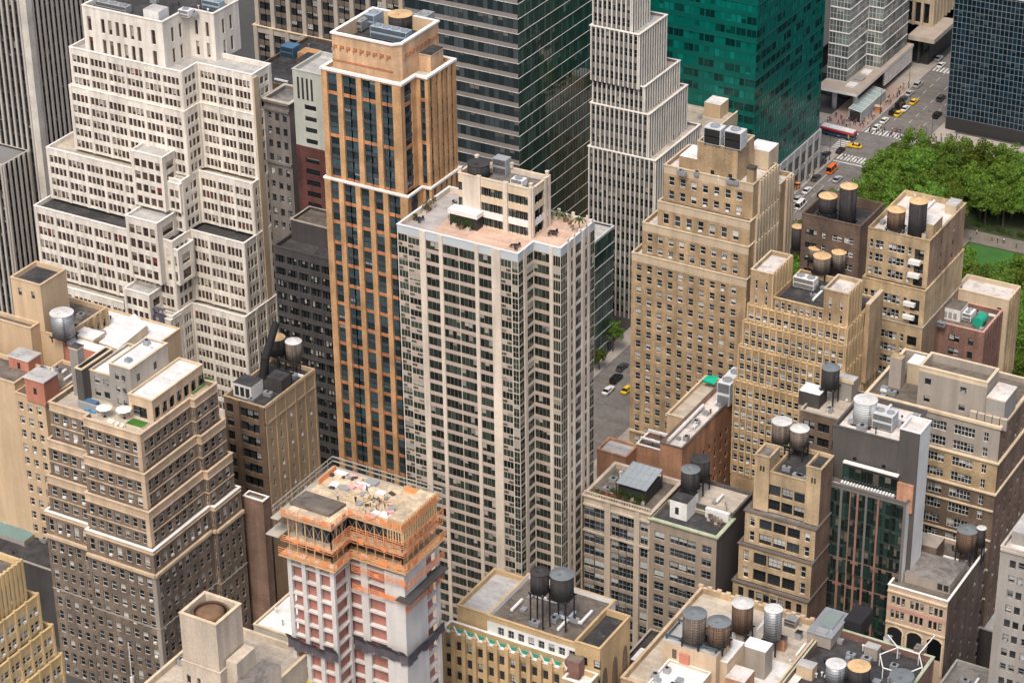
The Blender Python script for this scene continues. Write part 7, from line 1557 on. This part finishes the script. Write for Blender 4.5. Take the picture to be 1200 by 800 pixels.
for px, py, lb in ((712,436,'small street tree above the white parked car in the gap beside the cream tower'),(718,412,'larger street tree behind the black car in the gap beside the cream tower'),(697,470,'street tree half hidden by the cream tower above the avenue')):
    q = P(px,py,0); o = copy_tree(protos[ti % 6]) if used[ti % 6] else None
    if o: o.location = (min(q.x,XW-.8),q.y,.14); s = .42 if ti != 1 else .55; o.scale = (s,s,s); o['label'] = lb; o['group'] = 'street trees on the avenue'; o['category'] = 'tree'; o.name = 'street_tree'
    ti += 1
for i in range(22):
    x = -212+i*2.1+rg.uniform(-.6,.6); shrub('round clipped shrub along the gravel path by the lawn', x, 629.6+rg.uniform(-.6,.6), 0, 1.0, 1.5, 'shrubs along the gravel path', [LEAF2], None, 60+i)
q = P(931,262,0)
o = copy_tree(protos[2]); o.location = (-245.5,597,0); o['label'] = 'tree showing in the slot between the tan tower and the dark brown building'; o['group'] = 'street trees beside the tan tower'

# ------------------------------------------------------------------ vehicles
def paint(name, col): return surf('paint_'+name, col, rough=.25, var=.03, streak=0, spec=.6)
CARGL = surf('car_glass', (.012,.014,.016), rough=.06, var=.05, streak=0, spec=.7); TYRE = surf('tyre', (.018,.018,.018), var=.1, streak=0); RIM = surf('wheel_rim', (.45,.45,.46), rough=.3, var=.05, streak=0, metal=.7)
LAMPW = surf('lamp_lens', (.75,.75,.70), rough=.2, var=.02, streak=0); LAMPR = surf('tail_lens', (.35,.02,.02), rough=.2, var=.02, streak=0)
def loft(mb, secs, mat):
    """secs: (x, [(y,z)...]) rings joined along the length"""
    n = len(secs[0][1])
    for (xa, ra), (xb, rb) in zip(secs, secs[1:]):
        for i in range(n):
            j = (i+1) % n; mb.smooth.add(len(mb.f)); mb.face([(xa,*ra[i]),(xa,*ra[j]),(xb,*rb[j]),(xb,*rb[i])], mat)
    mb.face([(secs[0][0],*p) for p in reversed(secs[0][1])], mat); mb.face([(secs[-1][0],*p) for p in secs[-1][1]], mat)
def ring(w0, z0, z1, w1): return [(-w0*.92,z0),(w0*.92,z0),(w0,z0+.18),(w0,(z0+z1)/2+.05),(w1,z1),(-w1,z1),(-w0,(z0+z1)/2+.05),(-w0,z0+.18)]
def car(name, label, x, y, ang, body, kind='sedan', group=None, cat='car', z=.012, sign=False):
    t = Thing(name, label, cat, (x,y,z), group, rot=ang)
    H, L, Wd = {'sedan':(1.45,4.7,.90),'suv':(1.78,4.9,.97),'van':(2.35,5.6,1.02)}[kind]; bz = .92 if kind == 'sedan' else 1.08
    f = L/2; mb = MB()
    loft(mb, [(-f,ring(Wd*.82,.34,bz*.86,Wd*.74)),(-f+.25,ring(Wd*.97,.26,bz*.96,Wd*.86)),(-f*.4,ring(Wd,.24,bz,Wd*.9)),(f*.35,ring(Wd,.24,bz,Wd*.9)),(f*.75,ring(Wd*.98,.24,bz*.90,Wd*.84)),(f-.15,ring(Wd*.92,.27,bz*.8,Wd*.78)),(f,ring(Wd*.8,.34,bz*.66,Wd*.7))], body)
    t.part('body', mb); c0, c1 = (-f*.80, f*.30) if kind == 'sedan' else ((-f*.97, f*.36) if kind == 'suv' else (-f*.98, f*.62))
    mb = MB(); sl = .62 if kind == 'sedan' else (.3 if kind == 'suv' else .2)
    def cr(w0, w1, a, b): return [(-w0,a),(w0,a),(w1,b),(-w1,b)]
    loft(mb, [(c0,cr(Wd*.86,Wd*.86,bz-.03,bz+.02)),(c0+sl,cr(Wd*.88,Wd*.70,bz-.03,H-.06)),(c1-sl*1.25,cr(Wd*.88,Wd*.70,bz-.03,H-.06)),(c1,cr(Wd*.86,Wd*.86,bz-.03,bz+.02))], CARGL); mb.smooth.clear(); t.part('windows', mb)
    mb = MB(); loft(mb, [(c0+sl*.96,[(-Wd*.69,H-.055),(Wd*.69,H-.055),(Wd*.6,H),(-Wd*.6,H)]),(c1-sl*1.2,[(-Wd*.69,H-.055),(Wd*.69,H-.055),(Wd*.6,H),(-Wd*.6,H)])], body)
    for sx in (c0+sl, (c0+c1)/2, c1-sl*1.25):
        for s_ in (-1,1): mb.bar((sx,s_*Wd*.715,H-.06),(sx+(0.0),s_*Wd*.885,bz-.02),.05,body)
    mb.smooth.clear(); t.part('roof', mb)
    for wx in (-f*.62, f*.62):
        for s_ in (-1,1):
            wb = MB(); wb.tube((wx,s_*(Wd-.20),.33),(wx,s_*(Wd+.01),.33),.33,TYRE,14); wh = t.part('wheel', wb); rb = MB(); rb.tube((wx,s_*(Wd+.0),.33),(wx,s_*(Wd+.025),.33),.2,RIM,10); t.part('rim', rb, wh)
    for s_ in (-1,1):
        hb = MB(); hb.box(f-.16,s_*Wd*.6-.16,bz*.56,f-.02,s_*Wd*.6+.16,bz*.68,LAMPW); t.part('headlight', hb); hb = MB(); hb.box(-f-.01,s_*Wd*.6-.15,bz*.6,-f+.1,s_*Wd*.6+.15,bz*.76,LAMPR); t.part('tail_light', hb)
    if sign: sb = MB(); sb.box(-.45,-.14,H+.01,-.1+.1,.14,H+.2,LAMPW); t.part('roof_sign', sb)
NORTH = math.pi/2; YEL_T = paint('cab_yellow',(.80,.50,.02)); WHT = paint('white',(.75,.75,.74)); BLK = paint('black',(.012,.012,.014)); SIL = paint('silver',(.45,.46,.47)); DGR = paint('dark_grey',(.06,.065,.07)); ORG = paint('bright_orange',(.80,.16,.02))
def carp(px, py, lb, body, kind='sedan', ang=NORTH, **k):
    q = P(px,py,0); car(k.pop('name','car'), lb, q.x, q.y, ang, body, kind, **k)
carp(1027.5,151,'white car waiting just behind the north crosswalk', WHT)
carp(1036.5,143,'white car with a dark windscreen second in the kerb queue', WHT)
carp(1047,133,'black car parked at the kerb beside the glass subway entrance', BLK,'suv')
carp(1054.5,126,'black van in the kerb queue behind the yellow cab', BLK,'van',cat='van',name='van')
carp(1058,118,'dark grey car in the kerb queue up the avenue', DGR)
carp(1066,111,'silver car in the kerb queue up the avenue', SIL)
carp(1076,101,'silver car farthest up the kerb queue', SIL,'suv')
carp(1053,135,'yellow cab beside the black parked car on the avenue', YEL_T, cat='taxi', sign=True, name='taxi')
carp(1061,129,'white car driving next to the kerb queue', WHT)
carp(1071,121,'yellow cab partly behind the queue up the avenue', YEL_T, cat='taxi', sign=True, name='taxi')
carp(1098,137,'black car against the dark glass block on the avenue', BLK,'suv')
carp(1001,173,'yellow cab turning across the middle of the crossing', YEL_T, ang=math.pi+.12, cat='taxi', sign=True, name='taxi')
carp(975,201,'bright orange van like car stopped before the near crosswalk', ORG,'van',cat='van',name='van')
carp(962,193,'dark truck like van in the second lane before the crossing', DGR,'van',cat='van',name='van')
carp(968,183,'dark grey car on the near crosswalk by the teal tower', DGR)
carp(985,178,'black car waiting in the middle of the crossing', BLK)
carp(935,235,'silver car parked at the kerb just above the dark brown roof', SIL)
carp(946,225,'white car parked ahead of the silver one near the tan tower', WHT)
carp(956,210,'dark car driving up the avenue beside the teal podium', DGR)
carp(1103,78,'white car on the far crosswalk up the avenue', WHT); carp(1100,70,'silver car at the far end of the avenue', SIL); carp(1090,64,'dark van at the far end of the avenue', DGR,'van',cat='van',name='van')
carp(713,459,'white car parked in the gap between the cream and tan towers', WHT); carp(722,446,'large black car parked above the white one in the gap', BLK,'suv'); carp(729,432,'dark car parked farthest up the gap between the towers', DGR); carp(735,458,'yellow cab showing beside the tan tower in the gap', YEL_T, cat='taxi', sign=True, name='taxi')
rg = random.Random(77)
for i, (x, y, cl, kd, lb) in enumerate(((-254.6,712,DGR,'suv','dark car in the third lane far up the avenue'),(-259.3,640,SIL,'sedan','silver car in the middle lane below the near crosswalk'),(-258.9,628,BLK,'suv','black car in the middle lane beside the park edge'),(-261.5,618,WHT,'van','white van in the second lane beside the silver parked car'),(-264.5,612,DGR,'sedan','dark parked car closest to the tan tower'),(-264.6,605,SIL,'suv','silver parked car hidden partly by the tan tower'))):
    tx_ = lb.startswith('yellow'); car('taxi' if tx_ else ('van' if kd == 'van' else 'car'), lb, x, y, NORTH+rg.uniform(-.04,.04), cl, kd, None, 'taxi' if tx_ else ('van' if kd == 'van' else 'car'), sign=tx_)
# articulated city bus turning into the cross street
def bus():
    a = P(966,156,0); b = P(999,164,0); ang = math.atan2(b.y-a.y, b.x-a.x); c = (a+b)/2; L = (b-a).length+1
    L = max(11.5, min(L, 17)); t = Thing('city_bus', 'red and white city bus turning into the cross street below the teal tower', 'bus', (c.x,c.y,.012), None, rot=ang)
    red = paint('bus_red',(.50,.03,.06)); navy = paint('bus_navy',(.03,.06,.12)); f = L/2; mb = MB(); mb.box(-f,-1.27,.35,f,1.27,1.25,navy); mb.box(-f,-1.28,1.95,f,1.28,2.75,red); mb.box(-f+.3,-1.2,2.75,f-.3,1.2,3.0,WHT); mb.box(-f,-1.28,2.55,f,-1.05,2.78,WHT); t.part('body', mb)
    mb = MB(); mb.box(-f+.02,-1.25,1.25,f-.02,1.25,1.95,CARGL); t.part('windows', mb)
    for i in range(3): mb = MB(); x = -f*.6+i*f*.6; mb.box(x-1,-.7,3.002,x+1,.7,3.25,M_DUCT); t.part('roof_unit', mb)
    for wx in (-f*.62,f*.62):
        for s_ in (-1,1): wb = MB(); wb.tube((wx,s_*1.0,.48),(wx,s_*1.29,.48),.48,TYRE,16); t.part('wheel', wb)
    for s_ in (-1,1): hb = MB(); hb.box(f-.02,s_*.9-.18,.7,f+.03,s_*.9+.18,.95,LAMPW); t.part('headlight', hb)
bus()
# ------------------------------------------------------------------ glass subway entrance, lamps, signals
k0 = P(1001,143,0); k1 = P(1034,119,0); t = Thing('subway_entrance', 'glass roofed subway entrance pavilion on the corner under the pale tower', 'pavilion', (k0.x,k0.y,.15))
kx0, kx1, ky0, ky1 = XW-7.6, XW-3.4, k0.y, k1.y+1
gl = surf('pavilion_glass', (.36,.44,.44), var=.1, streak=.1, rough=.15); mb = MB(); mb.face([(kx0,ky0,4.2),(kx1,ky0,3.6),(kx1,ky1,3.6),(kx0,ky1,4.2)], gl)
for i in range(7): yy = ky0+i*(ky1-ky0)/6; mb.bar((kx0,yy,4.23),(kx1,yy,3.63),.07,F_WHITE)
mb.bar((kx1,ky0,3.63),(kx1,ky1,3.63),.09,F_WHITE); mb.bar((kx0,ky0,4.23),(kx0,ky1,4.23),.09,F_WHITE); t.part('roof', mb)
mb = MB(); mb.face([(kx1,ky0,.15),(kx1,ky1,.15),(kx1,ky1,3.55),(kx1,ky0,3.55)], gl); mb.box(kx0+.5,ky0+.05,.15,kx1-.2,ky0+.3,3.2,F_DARK); t.part('wall', mb)
for i in range(5):
    yy = ky0+.15+i*(ky1-ky0-.3)/4
    for xx, zz in ((kx0+.1,4.1),(kx1-.1,3.55)): mb = MB(); mb.box(xx-.07,yy-.07,.15,xx+.07,yy+.07,zz,F_WHITE); t.part('post', mb)
mb = MB(); c = P(1029,132,0); mb.box(c.x-.9,c.y-.6,.15,c.x+.9,c.y+.6,2.2,W_ORANGE2,W_BUFF); mb.box(c.x-1.2,c.y-.9,2.2,c.x+1.2,c.y+.9,2.3,W_BUFF); solo('street_kiosk', 'small orange tan kiosk at the kerb by the subway entrance', 'kiosk', mb, (c.x,c.y,.15))
mb = MB(); c = P(934,222,0); mb.box(c.x-.7,c.y-.5,.15,c.x+.7,c.y+.5,1.3,surf('food_cart_orange',(.55,.22,.08)),M_STEEL); mb.tube((c.x,c.y,1.3),(c.x,c.y,2.3),.04,M_DARK,5); mb.lathe((c.x,c.y),[(1.0,2.3),(.05,2.8)],surf('orange_canvas',(.60,.25,.08)),8,False); solo('food_cart', 'orange food cart with a parasol at the foot of the teal podium', 'food cart', mb, (c.x,c.y,.15))
def lamp(label, x, y, s_=1, signal=False):
    t = Thing('traffic_signal' if signal else 'street_lamp', label, 'traffic light' if signal else 'street lamp', (x,y,.14)); h = 8.5 if not signal else 5; mb = MB(); mb.lathe((x,y),[(.16,.14),(.14,.9),(.09,1.0),(.06,h)],M_DARK,8); mb.tube((x,y,h-.1),(x+s_*2.6,y,h+.35),.05,M_DARK,5); t.part('pole', mb)
    mb = MB()
    if signal: mb.box(x+s_*2.5-.18,y-.15,h-.5,x+s_*2.5+.18,y+.15,h+.5,surf('signal_yellow',(.55,.36,.03)))
    else: mb.box(x+s_*2.4-.15,y-.14,h+.25,x+s_*2.4+.5,y+.14,h+.38,M_STEEL)
    t.part('signal_head' if signal else 'lamp_head', mb)
lamp('street lamp at the corner of the teal podium', XW-.6, 652); lamp('street lamp on the kerb beside the subway entrance', XW-.6, 692); lamp('street lamp far up the kerb before the louvred wall', XW-.6, 716); lamp('street lamp at the foot of the dark glass block', XE+.7, 683, -1); lamp('street lamp on the kerb below the teal tower', XW-.6, 628)
lamp('traffic light at the corner nearest the bus', XW-.7, 660.5, 1, True); lamp('traffic light on the corner of the dark glass block', XE+.8, 678, -1, True)
# ------------------------------------------------------------------ people (far below, one continuous body each)
def person_mesh(i, shirt, trous, skin, hair, stride):
    me = bpy.data.meshes.new('person'); s = stride
    V = [(0,0,.95),(0,0,1.2),(0,0,1.42),(0,0,1.53),(0,.02,1.66),(-.17,0,1.40),(.17,0,1.40),(-.22,-.12*s,1.13),(.22,.12*s,1.13),(-.21,-.02-.2*s,.88),(.21,-.02+.16*s,.88),(-.1,0,.9),(.1,0,.9),(-.1,.22*s,.48),(.1,-.16*s,.48),(-.1,.26*s,.05),(.1,-.36*s,.07),(-.1,.40*s+.1,.02),(.1,-.24*s+.12,.02)]
    E = [(0,1),(1,2),(2,3),(3,4),(2,5),(2,6),(5,7),(6,8),(7,9),(8,10),(0,11),(0,12),(11,13),(12,14),(13,15),(14,16),(15,17),(16,18)]
    rad_ = [.15,.14,.15,.055,.105,.07,.07,.045,.045,.035,.035,.09,.09,.065,.065,.045,.045,.035,.035]
    me.from_pydata(V, E, []); o = bpy.data.objects.new('tmp', me); COL.objects.link(o); o.modifiers.new('s','SKIN'); sv = me.skin_vertices[0].data
    for k, r in enumerate(rad_): sv[k].radius = (r, r*(.75 if k < 3 else 1)); sv[k].use_root = (k == 0)
    sb = o.modifiers.new('d','SUBSURF'); sb.levels = 1; sb.render_levels = 1
    dg = bpy.context.evaluated_depsgraph_get(); m2 = bpy.data.meshes.new_from_object(o.evaluated_get(dg)); bpy.data.objects.remove(o); m2.name = 'person'
    m2.materials.clear()
    for m in (shirt, trous, skin, hair): m2.materials.append(m)
    for p in m2.polygons:
        z = p.center.z; ax = abs(p.center.x); p.use_smooth = True
        p.material_index = 3 if z > 1.68 or (z > 1.6 and p.center.y < -.02) or z < .08 else (2 if z > 1.46 or (ax > .15 and z < 1.08) else (0 if z > .92 else 1))
    return m2
cloth = {'dark':(.02,.02,.025),'white':(.65,.65,.63),'red':(.40,.04,.04),'blue':(.05,.10,.28),'grey':(.20,.20,.21)}
cm = {k: surf('cloth_'+k, v, var=.1, streak=0) for k, v in cloth.items()}; SK = [surf('skin_light',(.48,.30,.21),var=.05,streak=0), surf('skin_dark',(.16,.09,.06),var=.05,streak=0)]; HR = surf('hair_dark',(.03,.022,.018),var=.1,streak=0)
pm = [person_mesh(i, cm[a], cm[b], SK[i % 2], HR, st_) for i, (a, b, st_) in enumerate((('dark','dark',1),('white','dark',0),('red','grey',1),('blue','dark',.4),('grey','dark',1)))]
pn = ['dark top','white shirt','red top','blue top','grey top']
rg = random.Random(11)
areas = [('on the north crosswalk',(XW+1,XE-1,676.6,682),30,.012),('on the pavement by the subway entrance',(XW-3.0,XW-.8,678,720),30,.142),('on the corner below the dark glass block',(XE+.5,XE+12,677.5,687),26,.142),('on the plaza behind the bus',(XW-13,XW-2,677.5,684),26,.150),('on the near crosswalk',(XW+2,XE-6,654,659),5,.012),('on the pavement under the teal podium',(XW-.9,XW-.3,622,655),6,.142),('on the gravel path by the lawn',(-212,-190,620.5,626.5),9,.03)]
for nm, (x0, x1, y0, y1), n, z in areas:
    for i in range(n):
        k = rg.randrange(5); o = link('person', pm[k], None, (rg.uniform(x0,x1), rg.uniform(y0,y1), z)); o.rotation_euler = (0,0,rg.choice([0,3.14,1.57,-1.57])+rg.uniform(-.4,.4)); sc = rg.uniform(.95,1.06); o.scale = (sc,sc,sc)
        tagit(o, 'tiny pedestrian in a '+pn[k]+' '+nm, 'person', 'people '+nm+' in a '+pn[k])
for i, (px, py) in enumerate(((396,586),(430,577),(417,590),(444,590))):
    q = P(px,py,CONDECK[1]); o = link('person', pm[(i*2+1) % 5], None, (q.x,q.y,CONDECK[1]+.01)); o.rotation_euler = (0,0,i*1.7)
    tagit(o, 'worker in a '+pn[(i*2+1) % 5]+' standing on the construction deck', 'person', 'workers in a '+pn[(i*2+1) % 5]+' on the construction deck')
finish_windows(100)
# ================================================================== light: bright overcast
wd = bpy.data.worlds.new('World'); scene.world = wd; wd.use_nodes = True; nt = wd.node_tree
SUN_EL, SUN_AZ = rad(58), rad(168)      # azimuth clockwise from north: from the south, a little east
sky = nt.nodes.new('ShaderNodeTexSky'); sky.sky_type = 'NISHITA'; sky.sun_disc = False; sky.sun_elevation = SUN_EL; sky.sun_rotation = SUN_AZ
sky.air_density = .8; sky.dust_density = 6.0; sky.ozone_density = .3; sky.altitude = 100
nt.links.new(sky.outputs[0], nt.nodes['Background'].inputs[0]); nt.nodes['Background'].inputs[1].default_value = .15
sl = bpy.data.lights.new('sun', 'SUN'); sl.energy = 1.2; sl.angle = rad(20); sl.color = (1,.95,.87); so_ = bpy.data.objects.new('sun', sl); COL.objects.link(so_)
dv = Vector((math.sin(SUN_AZ)*math.cos(SUN_EL), math.cos(SUN_AZ)*math.cos(SUN_EL), math.sin(SUN_EL))); so_.rotation_euler = (-dv).to_track_quat('-Z','Y').to_euler()
vs = scene.view_settings; vs.view_transform = 'Standard'; vs.look = 'None'; vs.gamma = 1; vs.exposure = .42; vs.use_curve_mapping = False
scene.cycles.max_bounces = 6; scene.cycles.diffuse_bounces = 3; scene.cycles.glossy_bounces = 3; scene.cycles.transmission_bounces = 2; scene.cycles.transparent_max_bounces = 4
